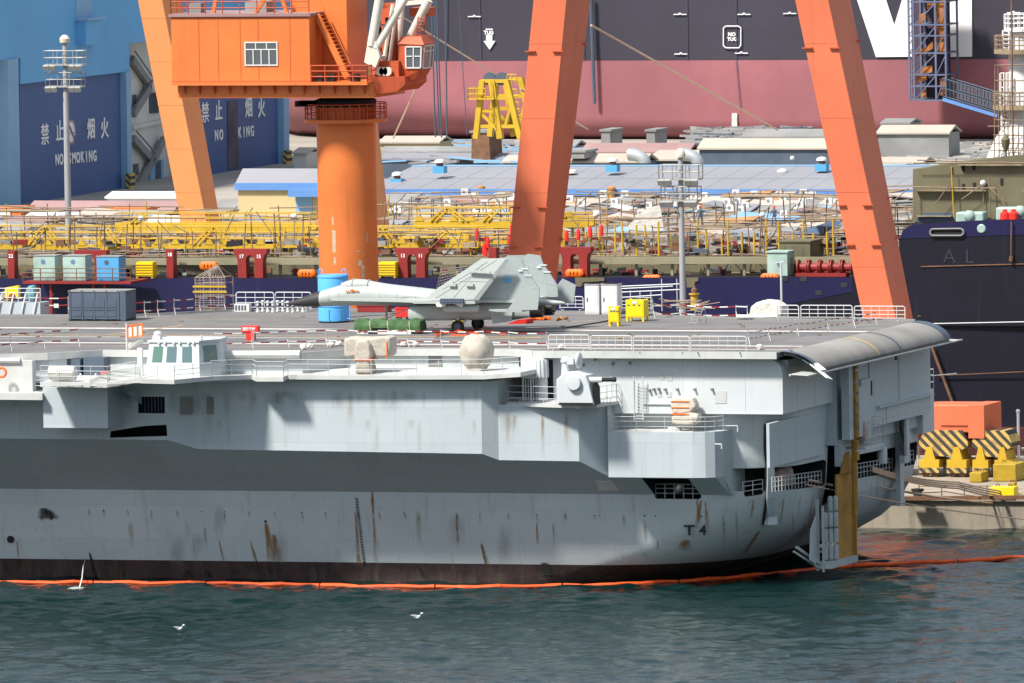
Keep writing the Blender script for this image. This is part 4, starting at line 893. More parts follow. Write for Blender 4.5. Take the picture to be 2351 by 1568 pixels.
# intakes, engines, nozzles, stinger
for s_ in (1, -1):
    mb = MB(); yy = YJ-s_*1.25
    def rr_(x, yt, yb, hw, pw=.5): return [v+Vector((0, -s_*1.25, 0)) for v in ring(x, yt, yb, hw, pw)]
    mb.loft([rr_(955, 704, 731, .55, .4), rr_(962, 699, 733, .62, .4), rr_(1010, 696, 733, .66, .45), rr_(1080, 692, 733, .68, .6), rr_(1150, 690, 731, .66, .9), rr_(1200, 689, 727, .62), rr_(1233, 693, 727, .56)])
    eng = mb.build('engine_nacelle', M['jet'], J, smooth=True)
    mb = MB(); mb.loft([rr_(1232, 694, 727, .54, 1), rr_(1245, 695, 727, .52, 1), rr_(1258, 698, 726, .46, 1)]); mb.loft([rr_(1240, 699, 724, .4, 1), rr_(1258.6, 700, 724, .42, 1)]); mb.build('nozzle', M['nozz'], eng, smooth=True)
    # intake mouth
    mb = MB(); q = rr_(954.3, 706, 729, .48, .35); mb.loft([q, [v+Vector((.05, 0, 0)) for v in q]]); mb.build('intake_mouth', M['dark'], eng)
    mb = MB()        # tail fin
    Yf_ = YJ-s_*2.15
    pts = [(1098, 690), (1128, 640), (1148, 608), (1168, 591), (1198, 595), (1203, 612), (1222, 640), (1237, 664), (1238, 690)]
    if s_ == 1: FN = [Vector((at(x, y, Y=16.7).x, 0, at(x, y, Y=16.7).z)) for x, y in pts]
    mb.extr([Vector((q_.x, Yf_-s_*.0, q_.z)) for q_ in FN], (0, .14, 0))
    fin = mb.build('tail_fin', M['jetfin'], J)
    for i, j, f, g in ((0, 8, .55, .0), (2, 6, .0, .5), (1, 7, .2, .2)):
        m2 = MB(); p, q_ = FN[i].lerp(FN[j], .04), FN[i].lerp(FN[j], .96); m2.tube(Vector((p.x, Yf_-.012, p.z)), Vector((q_.x, Yf_-.012, q_.z)), .013, 4); m2.build('panel_line', M['jetdk'], fin)
    mb = MB(); p, q_ = FN[4].lerp(FN[7], .35), FN[4].lerp(FN[7], .6)
    for k in (.32, .55): c = FN[4].lerp(FN[7], k); mb.box(c.x-.5, Yf_-.06, c.z-.05, c.x+.05, Yf_+.2, c.z+.05)
    mb.ball((FN[4].x-.1, Yf_, FN[4].z-.9), .22, .12, .1, 6); mb.build('fin_fairing', M['shipbig'], fin)
    mb = MB(); a, b = FN[3].lerp(FN[4], .85), FN[8]; mb.bar((a.x+.02, Yf_-.012, a.z), (b.x-.75, Yf_-.012, b.z), .02, .03); mb.build('rudder_line', M['jetdk'], fin)
    # tailplane: inner sliver and folded outer part
    mb = MB(); Yt = YJ-s_*2.4; zt_ = jz(1180, 714, Y=16)
    mb.extr([Vector((jx(1140), Yt, zt_)), Vector((jx(1240), Yt, zt_)), Vector((jx(1238), Yt-s_*1.6, zt_)), Vector((jx(1180), Yt-s_*1.6, zt_))], (0, 0, .12))
    pts = [(1163, 713), (1208, 655), (1239, 670), (1234, 711)]
    if s_ == 1: TP = [at(x, y, Y=14.9) for x, y in pts]
    mb.extr([Vector((q_.x+(0 if s_ == 1 else .15), YJ-s_*4.0, q_.z)) for q_ in TP], (0, .1, 0)); mb.build('tailplane', M['jetfin'], J)
    mb = MB()        # ventral fin
    Yv = YJ-s_*2.05; pts = [(1124, 715), (1131, 744), (1174, 737), (1176, 712)]
    if s_ == 1: VP = [at(x, y, Y=16.8) for x, y in pts]
    mb.extr([Vector((q_.x, Yv, q_.z)) for q_ in VP], (0, .1, 0)); mb.build('ventral_fin', M['jet'], J)
mb = MB(); mb.loft([ring(1180, 683, 703, .5), ring(1225, 686, 702, .42), ring(1262, 688, 701, .36), ring(1288, 691, 699.5, .2), ring(1297, 694, 698, .06)]); mb.build('tail_stinger', M['jet'], J, smooth=True)
mb = MB(); a, b = at(1175, 736, Y=18.9), at(1275, 717, Y=18.9); mb.bar(Vector((a.x, YJ, b.z-.3)), Vector((b.x, YJ, b.z+.1)), .25, .12); mb.build('arrestor_hook', M['nozz'], J)
# pylon pod under the wing
mb = MB(); a, b = at(1013, 709, Y=15.6), at(1098, 711, Y=15.6); mb.lathe(Vector((a.x, 15.9, a.z)), [(.05, 0), (.26, .15), (.3, .5), (.3, b.x-a.x-.1), (.05, b.x-a.x)], 12, 'X'); mb.bar(Vector((a.x+1, 15.9, a.z+.2)), Vector((b.x-.6, 15.9, a.z+.2)), .12, .7); mb.build('wing_pod', M['jetdk'], J, smooth=True)
mb = MB(); a = at(1000, 700, Y=15.2); mb.extr([a+Vector((0, 0, .1)), a+Vector((.8, 0, .25)), a+Vector((.7, 0, -.15)), a+Vector((.1, 0, -.15))], (0, .3, 0)); a = at(1045, 699, Y=15.2); mb.extr([a, a+Vector((.7, 0, .2)), a+Vector((.5, 0, -.2))], (0, .2, 0)); mb.build('missile_rail', M['white'], J)
# landing gear
def wheel(x, yc, Y, r, w=.28):
    c = at(x, yc, Y=Y); lg = MB(); lg.tube(Vector((c.x, Y, 17+r)), Vector((c.x+.05, Y, jz(x, 724))), .1, 8); lg.tube(Vector((c.x, Y, 17+r)), Vector((c.x+.9, Y+.1, jz(x, 726))), .06, 6)
    leg = lg.build('landing_gear_leg', M['steel'], J, smooth=True)
    t = MB(); t.lathe(Vector((c.x, Y-w/2, 17+r)), [(r*.55, 0), (r*.92, 0), (r, w*.25), (r, w*.75), (r*.92, w), (r*.55, w)], 24, 'Y'); t.build('wheel', M['black'], leg, smooth=True)
    t = MB(); t.lathe(Vector((c.x, Y-w/2-.01, 17+r)), [(.03, -.02), (r*.5, 0), (r*.55, .03), (r*.55, w)], 16, 'Y'); t.build('wheel_hub', M['slate'], leg, smooth=True)
wheel(1051, 752, 16.8, .5); wheel(1097, 745, 21.0, .5)
c = at(888, 735, Y=YJ); mb = MB(); mb.tube(Vector((c.x, YJ, 17.35)), Vector((c.x-.05, YJ, jz(888, 700))), .09, 8); mb.bar(Vector((c.x+.1, YJ, 18.0)), Vector((c.x+2.2, YJ, jz(930, 702))), .08); nl = mb.build('landing_gear_leg', M['steel'], J)
for d in (-.25, .25): mb = MB(); mb.lathe(Vector((c.x, YJ+d-.1, 17.33)), [(.1, 0), (.3, 0), (.33, .05), (.33, .15), (.3, .2), (.1, .2)], 16, 'Y'); mb.build('wheel', M['black'], nl, smooth=True)
mb = MB()        # nose badge: a small winged red and gold mark, and the shark badge in a ring on the fin
for k in range(6): a = at(793+k*5.4, 668+(abs(k-2.5) < 1)*-1, Y=YJ-.86); mb.box(a.x, YJ-.9-.0, a.z-.05, a.x+.13, YJ-.84, a.z+.05)
a = at(809, 666.5, Y=YJ-.86); mb.lathe(Vector((a.x, YJ-.91, a.z)), [(.02, 0), (.12, 0), (.12, .06)], 8, 'Y'); mb.build('nose_badge', M['orangev'], body)
mb = MB(); c = at(1163, 641, Y=16.6); Yb_ = YJ-2.15-.02
mb.loft([[Vector((c.x+r*math.cos(t), Yb_, c.z+r*math.sin(t))) for r in (.27, .33)] for t in [RAD(-200)+RAD(330)*i/22 for i in range(23)]], caps=False, closed=False)
mb.poly([Vector((c.x+x, Yb_-.003, c.z+z)) for x, z in ((-.2, -.18), (.12, -.2), (.26, -.05), (.2, .02), (.1, .04), (.04, .12), (-.02, .04), (-.2, 0), (-.26, -.06))]); mb.build('fin_badge', M['emb'], J)
mb = MB()        # grey tie-down straps
for a, b in (((1051, 760), (1003, 768)), ((1051, 758), (1110, 772)), ((1093, 752), (1162, 770)), ((1093, 740), (1130, 757)), ((895, 722), (850, 743))): mb.tube(at(*a, Z=17.3), at(*b, Z=17.02), .035, 4)
mb.build('tie_down_strap', M['boom'], J)
mb = MB()        # orange tow rails round the wheels
for a, b in (((1000, 771), (1040, 757)), ((1040, 757), (1095, 757)), ((1070, 757), (1105, 770)), ((1035, 769), (1072, 769)), ((1000, 766), (1090, 760))): mb.bar(at(*a, Z=17.12), at(*b, Z=17.12), .1)
tag(mb.build('towing_frame', M['boom']), 'low orange steel frame lying around the jet wheels', 'tow bar')
mb = MB(); a = at(1163, 744, Z=17); mb.extr([a, a+Vector((1.4, .4, 0)), a+Vector((1.5, .4, .35)), a+Vector((.8, .2, .3))], (.2, 1.2, 0)); tag(mb.build('wheel_chock', M['red']), 'red wedge shaped chock on the deck under the tail of the jet', 'chock')
# ================================================================ things standing on the flight deck
def cyl_tank():
    l, r, Y, h = deckbox(722, 789, 742, 632); c = Vector(((l+r)/2, Y+1.1, 17)); R = (r-l)/2
    t = thing('storage_tank', c, 'upright bright blue steel cylinder with a hinged hatch standing behind the jet nose', 'tank')
    mb = MB(); mb.lathe(c, [(R*.98, .12), (R, .14), (R, h-.12), (R*.97, h-.02), (R*.2, h+.02)], 28); b = mb.build('tank_shell', M['cyl'], t, smooth=True)
    mb = MB(); mb.lathe(c, [(R*.97, 0), (R*.97, .13)], 28); mb.build('base_ring', M['black'], t, smooth=True)
    mb = MB()
    for z in (1.22, h-.2): mb.lathe(c, [(R*1.03, z), (R*1.03, z+.08)], 28)
    mb.build('band', M['cyl'], t)
    mb = MB(); a = RAD(-88)
    pts = [c+Vector((R*1.02*math.cos(q), R*1.02*math.sin(q), z)) for q, z in ((a-.0, .25), (a+.75, .25), (a+.75, 1.0), (a, 1.0), (a, .25))]
    mb.pipe(pts, .03, 4); mb.build('hatch', M['blue'], t)
    mb = MB()
    for s_ in (-1, 1):
        q = c+Vector((s_*R*.95, -.2, h)); mb.pipe([q, q+Vector((0, 0, .35)), q+Vector((-s_*.2, 0, .45)), q+Vector((-s_*.35, 0, .3)), q+Vector((-s_*.35, 0, 0))], .04, 5)
    q = c+Vector((R*1.02, -.3, .3)); mb.pipe([q, q+Vector((.22, 0, 0)), q+Vector((.22, 0, 1.1)), q+Vector((0, 0, 1.1))], .04, 5)
    mb.build('lifting_lug', M['cyl'], t)
cyl_tank()
def container():
    l, r, Y, h = deckbox(158, 290, 737, 667); R_ = r-.55
    t = thing('shipping_container', ((l+r)/2, Y+1.1, 17), 'dark slate blue ribbed steel container on the far edge of the flight deck', 'container')
    mb = MB(); mb.box(l, Y, 17.12, r, Y+2.2, 17+h-.05); body = mb.build('container_body', M['slate'], t, bevel=.03)
    mb = MB()
    for j, (z0, z1) in enumerate(((.35, .75), (.85, 1.0), (1.05, 1.65))):
        for i in range(4): x0 = l+.28+i*(r-l-.9)/4; mb.box(x0, Y-.03, 17+z0, x0+(r-l-.9)/4-.18, Y+.02, 17+z1)
    mb.build('side_panel', M['slate'], t)
    mb = MB()
    for k in range(5): x0 = l+.15+k*(r-l-.75)/4; mb.box(x0-.05, Y-.05, 17.1, x0+.05, Y, 17+h)
    mb.box(r-.45, Y-.06, 17.05, r, Y+.02, 17+h); mb.build('corner_post', M['slate'], t)
    mb = MB(); mb.box(l, Y-.05, 17+h-.12, r, Y+2.25, 17+h); mb.build('top_rim', M['rgrey'], t)
    mb = MB()
    for f in (.02, .27, .6, .97): mb.box(l+(r-l)*f-.12, Y, 17, l+(r-l)*f+.12, Y+2.1, 17.13)
    mb.build('foot', M['black'], t)
container()
def tarp_box():
    l, r, Y, h = deckbox(813, 964, 767, 736); t = thing('covered_engine_crate', ((l+r)/2, Y+.8, 17), 'long crate under a green tarpaulin on white feet in front of the jet', 'covered crate')
    mb = MB(); n = 40; rings = []; prof = [(-.02, .2), (-.05, .4), (-.05, .6), (0, h-.3), (.06, h-.1), (.2, h-.01), (.5, h), (.9, h+.01), (1.2, h-.02), (1.42, h-.15), (1.55, .6), (1.6, .2)]
    for k in range(n+1):
        f = k/n; x = l+(r-l)*f; sag = .06*math.sin(f*23)+.04*math.sin(f*51+1); e = .93 if k in (0, n) else 1
        rings.append([Vector((x+random.uniform(-.02, .02), Y+.8+(dy_-.8)*e+.5*sag*(1 if dy_ < .3 else 0), 17+.05+(z+(sag if z > h*.6 else 0)+((.22 if 11 < k < 22 else .08*math.sin(k*1.9)) if j == 0 else 0))*e)) for j, (dy_, z) in enumerate(prof)])
    mb.loft(rings); mb.build('tarpaulin', M['green'], t, smooth=True)
    mb = MB(); mb.box(l+.2, Y+.1, 17, l+1.1, Y+1.3, 17.26); mb.box(l+1.9, Y-.03, 17, r-.7, Y+1.3, 17.3); mb.build('crate_foot', M['white'], t)
    mb = MB(); mb.box(l+1.15, Y+.05, 17.02, l+1.8, Y+1.2, 17.4); mb.build('dark_gap', M['black'], t)
    mb = MB()
    for f in (.26, .53, .86): x = l+(r-l)*f; mb.pipe([Vector((x, Y-.09, 17.25)), Vector((x-.06, Y-.1, 17.6)), Vector((x-.12, Y+.05, 17+h*.93)), Vector((x-.12, Y+.45, 17+h*1.03))], .035, 5)
    mb.build('rope_lashing', M['rope'], t)
tarp_box()
def red_sign():
    l, r, Y, h = deckbox(554, 593, 782, 748); c = (l+r)/2; t = thing('sign_board', (c, Y, 17), 'red T shaped sign box with a line of white characters on the near deck', 'sign')
    mb = MB(); mb.box(l, Y, 17+h*.56, r, Y+.45, 17+h); b = mb.build('sign_box', M['red'], t, bevel=.03)
    mb = MB(); mb.box(c-.32, Y+.05, 17, c+.35, Y+.4, 17+h*.56); mb.build('sign_pedestal', M['red'], t)
    text('消防器材', .26, (c-.05, Y-.012, 17+h*.77), (1, 0, 0), (0, 0, 1), M['wink'], t, 'sign_lettering', .01, .008)
    mb = MB(); q = Vector((r-.25, Y-.3, 17)); mb.tube(q, q+Vector((.02, 0, .6)), .05, 6); mb.tube(q+Vector((0, 0, .5)), q+Vector((-.2, 0, -1.0)), .05, 6); mb.build('sign_leg', M['steel'], t)
red_sign()
def red_case(x0, x1, yb, yt, label, legs):
    l, r, Y, h = deckbox(x0, x1, yb, yt); t = thing('red_equipment_box', ((l+r)/2, Y+.4, 17), label, 'equipment box')
    mb = MB(); mb.box(l, Y, 17+.25*legs, r, Y+.9, 17+h); mb.build('box_body', M['red'] if legs else M['maroon'], t, bevel=.04)
    mb = MB(); mb.box(l-.05, Y-.05, 17+h-.1, r+.05, Y+.95, 17+h); mb.build('box_lid', M['red'] if legs else M['maroon'], t)
    mb = MB()
    for f in (.12, .88): mb.box(l+(r-l)*f-.1, Y+.05, 17, l+(r-l)*f+.1, Y+.85, 17.26)
    mb.build('box_foot', M['black'], t)
red_case(908, 938, 736, 706, 'bright red box on feet behind the nose wheel of the jet', 1)
red_case(820, 891, 717, 700, 'long dark red low trough under the belly of the jet', 0)
mb = MB(); l, r, Y, h = deckbox(1040, 1066, 744, 731); mb.lathe(Vector(((l+r)/2, Y, 17)), [(.1, 0), (.36, .05), (.4, .45), (.3, .6), (.05, .62)], 14); tag(mb.build('yellow_bucket', M['yelb'], smooth=True), 'round yellow container on the deck behind the near main wheel', 'bucket')
for k, (x0, x1, lab) in enumerate(((1343, 1381, 'left hand white upright cabinet of the pair on the deck'), (1381, 1424, 'right hand white upright cabinet of the pair on the deck'))):
    l, r, Y, h = deckbox(x0, x1, 722, 652); w = (r-l)*.86; t = thing('cabinet', (l+w/2, Y+.6, 17), lab, 'cabinet', 'white cabinets')
    mb = MB(); mb.box(l, Y, 17.06, l+w, Y+1.1, 17+h); mb.build('cabinet_body', M['white'], t, bevel=.03)
    mb = MB(); mb.box(l+.1, Y-.025, 17.2, l+w-.1, Y+.01, 17+h-.15); d = mb.build('door', M['white'], t); WL[d.name] = Vector(WL[t.name])
    mb = MB(); mb.box(l+.18, Y-.06, 17+h*.42, l+.26, Y-.02, 17+h*.55); mb.build('handle', M['slate'], d)
    mb = MB(); mb.box(l-.04, Y-.04, 17+h-.08, l+w+.04, Y+1.14, 17+h); mb.box(l, Y, 17, l+w, Y+1.1, 17.07); mb.build('trim', M['steel'], t)
for x0, x1, yb, yt, lab in ((1397, 1426, 749, 703, 'narrow tall yellow generator box on four legs on the deck'), (1437, 1490, 738, 688, 'wide yellow generator box on four legs by the white cabinets')):
    l, r, Y, h = deckbox(x0, x1, yb, yt); D = .55 if x1-x0 < 40 else 1.2; l2 = r-D*.34; t = thing('power_box', ((l+r)/2, Y+D/2, 17), lab, 'power box', 'yellow power boxes')
    mb = MB(); mb.box(l, Y, 17.3, l2, Y+D, 17+h-.05); b = mb.build('box_body', M['yelb'], t, bevel=.02)
    mb = MB()
    for x in (l+.08, l2-.08):
        for y_ in (Y+.08, Y+D-.08): mb.box(x-.07, y_-.07, 17, x+.07, y_+.07, 17+h)
    mb.build('box_leg', M['yelb'], t)
    mb = MB(); mb.box(l+.08, Y-.02, 17.4, l2-.08, Y, 17+h-.3); mb.box((l+l2)/2-.02, Y-.03, 17.4, (l+l2)/2+.02, Y, 17+h-.3); mb.build('box_door', M['yelb'], t)
    mb = MB()
    for k in range(3): mb.box(l+.15+k*(l2-l)*.3, Y-.04, 17+h*.72, l+.33+k*(l2-l)*.3, Y-.015, 17+h*.78)
    mb.build('vent_slot', M['slate'], t)
    mb = MB(); mb.box((l+l2)/2-.2, Y-.045, 17+h*.82, (l+l2)/2+.2, Y-.02, 17+h*.92); mb.build('label_plate', M['white'], t)
def barrier_mesh(w, h=1.15):
    mb = MB(); r = .045; c = .14
    mb.pipe([Vector((0, 0, .1)), Vector((0, 0, h-c)), Vector((c*.4, 0, h-c*.3)), Vector((c, 0, h)), Vector((w-c, 0, h)), Vector((w-c*.4, 0, h-c*.3)), Vector((w, 0, h-c)), Vector((w, 0, .1))], r, 6)
    for k in (.2, .45, .72): mb.tube((0, 0, h*k), (w, 0, h*k), r*.65, 5)
    n = max(2, round(w/.7))
    for i in range(1, n): mb.tube((w*i/n, 0, h*.2), (w*i/n, 0, h), r*.65, 5)
    for f in (.12, .88): mb.bar((w*f, -.3, .04), (w*f, .3, .04), .07)
    return mb
def barrier(x0, x1, yb, label, yt=None, group='white crowd barriers'):
    a, b = at(x0, yb, Z=17), at(x1, yb, Z=17); b = Vector((at(x1, yb, Y=a.y).x, a.y, 17)); w = b.x-a.x-.06
    h = 1.15 if yt is None else at(x0, yt, Y=a.y).z-17
    t = thing('crowd_barrier', (a.x, a.y, 17), label, 'barrier', group)
    s_ = barrier_mesh(w, h); s_.v = [v+Vector((a.x, a.y, 17)) for v in s_.v]; s_.build('barrier_frame', M['rail'], t)
for x0, x1, yb, yt, lab in ((543, 631, 714, 671, 'white tubular barrier at the far edge, first left of the blue cylinder'), (633, 716, 714, 671, 'white tubular barrier at the far edge, behind the black nose of the jet'),
    (1286, 1341, 712, 681, 'short white tubular barrier left of the white cabinets'), (1426, 1500, 713, 683, 'white tubular barrier behind the wide yellow power box'),
    (1785, 1836, 735, 701, 'white barrier behind the cream cover, nearest to it'), (1839, 1959, 735, 701, 'long white barrier in the middle of the right hand row at the stern'), (1962, 2080, 737, 703, 'white barrier in front of the foot of the right gantry leg'),
    (1260, 1355, 805, 769, 'leftmost white barrier of the near row, above the close-in gun'), (1357, 1453, 807, 771, 'second white barrier of the near row from the left'), (1455, 1585, 808, 772, 'long third white barrier of the near row'), (1587, 1716, 809, 772, 'rightmost white barrier of the near row, towards the stern')):
    barrier(x0, x1, yb, lab, yt)
# white upright drainage sections stacked in a row
p0 = at(548, 717, Z=17)
t0 = None
for i in range(11):
    x = 592+i*11.5; p = at(x, 716+random.uniform(-1, 1), Z=17)
    if t0 is None:
        t0 = thing('white_post', p, 'short white post with a dark waist, one of the close row below the far barriers', 'post', 'row of white posts')
        mb = MB(); mb.lathe(p, [(.16, 0), (.16, .08), (.1, .1), (.1, .7), (.15, .74), (.15, .85), (.03, .88)], 10); mb.build('post_body', M['white'], t0, smooth=True)
        mb = MB(); mb.lathe(p+Vector((0, 0, .38)), [(.11, 0), (.11, .12)], 10); mb.build('post_band', M['slate'], t0)
    else: copy_tree(t0, p)
l, r, Y, h = deckbox(538, 572, 716, 698)
t = thing('louvred_crate', ((l+r)/2, Y+.3, 17), 'low white louvred crate left of the row of white posts', 'crate'); mb = MB(); mb.box(l, Y, 17, r, Y+.6, 17+h); mb.build('crate_body', M['white'], t, bevel=.02)
mb = MB()
for k in range(4): mb.box(l+.08+k*.25, Y-.02, 17.12, l+.24+k*.25, Y, 17+h-.1)
mb.build('louvre', M['slate'], t)
# tape barriers: thin posts with two lines of red and white tape
def tape(label, pts, ys, hpx, thick=.09, dash=.8, posts=True):
    P3 = [at(x, y, Z=17) for x, y in pts]; t = thing('tape_barrier', P3[0], label, 'barrier tape', 'red and white barrier tapes')
    hs = ys
    for h in hs:
        mb = MB(); k = 0
        for a, b in zip(P3, P3[1:]):
            L = (b-a).length; n = max(1, round(L/dash))
            for i in range(n):
                sag = lambda f: -.12*4*f*(1-f)*min(1, L/6)
                p, q = a.lerp(b, i/n), a.lerp(b, (i+1)/n); mb.m = k % 2; k += 1
                mb.bar(p+Vector((0, 0, h+sag(i/n))), q+Vector((0, 0, h+sag((i+1)/n))), .02, thick)
        mb.build('tape', [M['white'], M['maroon']], t)
    if posts:
        mb = MB()
        for p in P3: mb.tube(p, p+Vector((0, 0, max(hs)+.12)), .035, 5); mb.tube(p+Vector((0, 0, .6)), p+Vector((.25, -.3, 0)), .025, 4)
        mb.build('tape_post', M['steel'], t)
tape('red and white tape along the far deck edge, left of the slate container', [(-60, 722), (30, 722), (92, 722), (157, 722)], (.75, 1.3), 0)
tape('red and white tape along the far deck edge, right of the slate container', [(291, 729), (332, 728), (362, 726), (400, 723), (458, 718), (515, 714), (542, 712)], (.5, 1.15), 0)
tape('red and white tape on the near deck at the left, sloping up rightwards', [(-60, 812), (24, 806), (100, 800), (180, 796)], (.55, 1.3), 0)
tape('long red and white tape on the near deck in front of the jet', [(490, 802), (578, 800), (660, 797), (748, 795), (800, 795), (935, 796), (1012, 797), (1110, 798), (1168, 800), (1255, 802)], (.45, 1.2), 0, .08, .75)
tape('red and white tape by the yellow pillar, at the far right edge', [(1500, 730), (1560, 728), (1690, 732), (1716, 733)], (.3, .95), 0)
tape('red and white tape crossing the right end of the deck', [(1718, 792), (1765, 783), (1830, 772), (1900, 762), (1960, 753), (2010, 746)], (.5, .95), 0, .06, .5)
for x, y, lab in ((129, 702, 'small white notice hanging on the left far tape'), (1500+100, 702, 'small white notice on the tape by the ladder')): p = at(x, y, Y=at(x, 724, Z=17).y-.1); mb = MB(); mb.box(p.x-.2, p.y, p.z-.16, p.x+.2, p.y+.02, p.z+.16); tag(mb.build('notice_card', M['wcanvas']), lab, 'notice')
# cream cover near the right edge
l, r, Y, h = deckbox(1718, 1796, 733, 690)
cv = pxlump('covered_launcher', [(1718, 722), (1722, 705), (1735, 694), (1755, 690), (1778, 692), (1792, 702), (1797, 718), (1794, 731), (1755, 733), (1722, 732)], Y+1, 1.8, M['wcanvas'], None, 1, .05)
tag(cv, 'cream canvas cover over a domed machine at the far right deck edge', 'covered machine')
mb = MB(); mb.tube((l-.8, Y-.3, 17.2), (r-.2, Y-.3, 17.25), .17, 10); tag(mb.build('white_pipe', M['white'], smooth=True), 'white pipe lying in front of the cream cover', 'pipe')
a, b = at(1598, 745, Z=17), at(1605, 705, Y=at(1598, 745, Z=17).y); t = thing('step_ladder', a, 'small aluminium folding ladder standing on the deck by the far tape', 'ladder')
mb = MB(); ladder(mb, a+Vector((-.3, 0, 0)), b+Vector((.1, .2, 0)), .5, (1, .3, 0), 6, .03); mb.build('front_frame', M['steel'], t)
mb = MB(); ladder(mb, a+Vector((.3, .9, 0)), b+Vector((.1, .25, 0)), .5, (1, .3, 0), 3, .025); mb.build('rear_frame', M['steel'], t)
l, r, Y, h = deckbox(1583, 1606, 713, 655); c = Vector(((l+r)/2, Y, 17)); t = thing('vent_pillar', c, 'yellow pillar with a dark cap standing at the far deck edge', 'pillar')
mb = MB(); mb.lathe(c, [(.32, 0), (.3, .1), (.3, h*.62), (.42, h*.63), (.42, h*.68), (.05, h*.69)], 14); mb.build('pillar_body', M['yel'], t, smooth=True)
mb = MB(); mb.lathe(c+Vector((0, 0, h*.69)), [(.24, 0), (.24, .3), (.1, .45), (.06, .7), (.1, .75), (.02, .85)], 12); mb.build('pillar_cap', M['rusty'], t, smooth=True)
# pipe rack
t = thing('pipe_rack', at(1450, 718, Z=17), 'open frame of grey scaffold tubes at the far edge behind the yellow boxes', 'pipe rack'); mb = MB(); Y = at(1450, 714, Z=17).y
for x in (1428, 1448, 1470, 1495, 1520, 1555): p = at(x, 713, Y=Y); mb.tube((p.x, Y, 17), (p.x, Y, 17+(2.5 if x in (1520, 1555) else 1.6)), .04, 5)
for y0, x0, x1 in ((655, 1415, 1560), (660, 1425, 1545), (668, 1425, 1560), (680, 1428, 1520)): mb.tube(at(x0, y0+3, Y=Y), at(x1, y0-3, Y=Y), .05, 5)
mb.build('rack_tubes', M['rail'], t)
mb = MB()
for k in range(14): p = at(1500+k*6.5, 716+random.uniform(-3, 3), Z=17); mb.tube(p+Vector((0, 0, random.uniform(.1, 1.0))), p+Vector((random.uniform(1, 3), 0, random.uniform(.2, 1.0))), .04, 5)
tag(mb.build('tube_bundle', M['scaf']), 'untidy bundle of scaffold tubes lying left of the grey lamp mast', 'scaffold tubes')
# hoses and small litter
def hose(pts, r, mat, label, cat='hose', name='hose'):
    mb = MB(); mb.pipe([at(x, y, Z=17+r) for x, y in pts], r, 6); tag(mb.build(name, mat, smooth=True), label, cat)
hose([(1208, 738), (1216, 733), (1230, 731), (1245, 732), (1255, 729), (1262, 731)], .13, M['orangev'], 'orange fabric hose heaped on the deck right of the jet tail')
hose([(1275, 734), (1285, 730), (1292, 731), (1302, 729)], .12, M['tan'], 'brown hose end lying on the deck right of the orange hose')
hose([(1300, 752), (1345, 745), (1388, 738), (1420, 730), (1500, 722), (1560, 716)], .05, M['black'], 'black cable running across the deck to the yellow power boxes', 'cable', 'cable')
hose([(800, 728), (850, 724), (890, 722), (930, 713)], .05, M['rgrey'], 'grey cable lying on the deck under the jet belly', 'cable', 'cable')
for x, y, lab in ((696, 802, 'small white lamp box on the near deck edge, left of the covered launcher'), (712, 800, 'small cream can on the near deck edge beside the lamp box'), (760, 797, 'white rag bundle on the near deck edge left of the canvas cover'), (778, 795, 'second white rag bundle, touching the canvas cover'), (928, 796, 'white rag right of the canvas cover, left of two'), (955, 796, 'white rag right of the canvas cover, right of two'), (1765-20, 803, 'white bag inside the near right barrier'), (1320-30, 803, 'pale yellow bag behind the leftmost near barrier')):
    p = at(x, y, Z=17); mb = MB(); mb.ball(p+Vector((0, 0, .2)), .28, .22, .24, 5, wob=.22); tag(mb.build('rag_bundle', M['wcanvas']), lab, 'bundle')
# sail like windsock board at the left, on a post
t = thing('signal_board', at(292, 812, Z=17), 'post carrying an orange framed white panel and a white sheet, left of the cabin', 'signal board'); Y = at(292, 812, Z=17).y
p = at(291, 808, Y=Y); q = at(291, 742, Y=Y); mb = MB(); mb.tube((p.x, Y, 17), (p.x, Y, q.z), .05, 6); mb.build('board_post', M['white'], t)
a, b = at(293, 776, Y=Y), at(327, 743, Y=Y); mb = MB(); mb.extr([Vector((a.x, Y, a.z)), Vector((b.x, Y, a.z+.15)), Vector((b.x, Y, b.z)), Vector((a.x, Y, b.z-.15))], (0, .05, 0)); mb.build('board_panel', M['wcanvas'], t)
mb = MB()
for k in range(4): x = a.x+(b.x-a.x)*k/3; mb.bar((x, Y-.03, a.z+.05*k), (x, Y-.03, b.z-.15+.05*k), .07)
for z in (a.z+.02, b.z-.15): mb.bar((a.x, Y-.03, z), (b.x, Y-.03, z+.15), .08)
mb.build('board_frame', M['orangev'], t)
c_, d = at(293, 803, Y=Y), at(327, 778, Y=Y); mb = MB(); mb.extr([Vector((c_.x, Y+.1, c_.z)), Vector((d.x, Y+.3, d.z-.3)), Vector((d.x, Y+.1, d.z)), Vector((c_.x, Y, d.z-.4))], (0, .04, 0)); mb.build('white_sheet', M['wcanvas'], t)
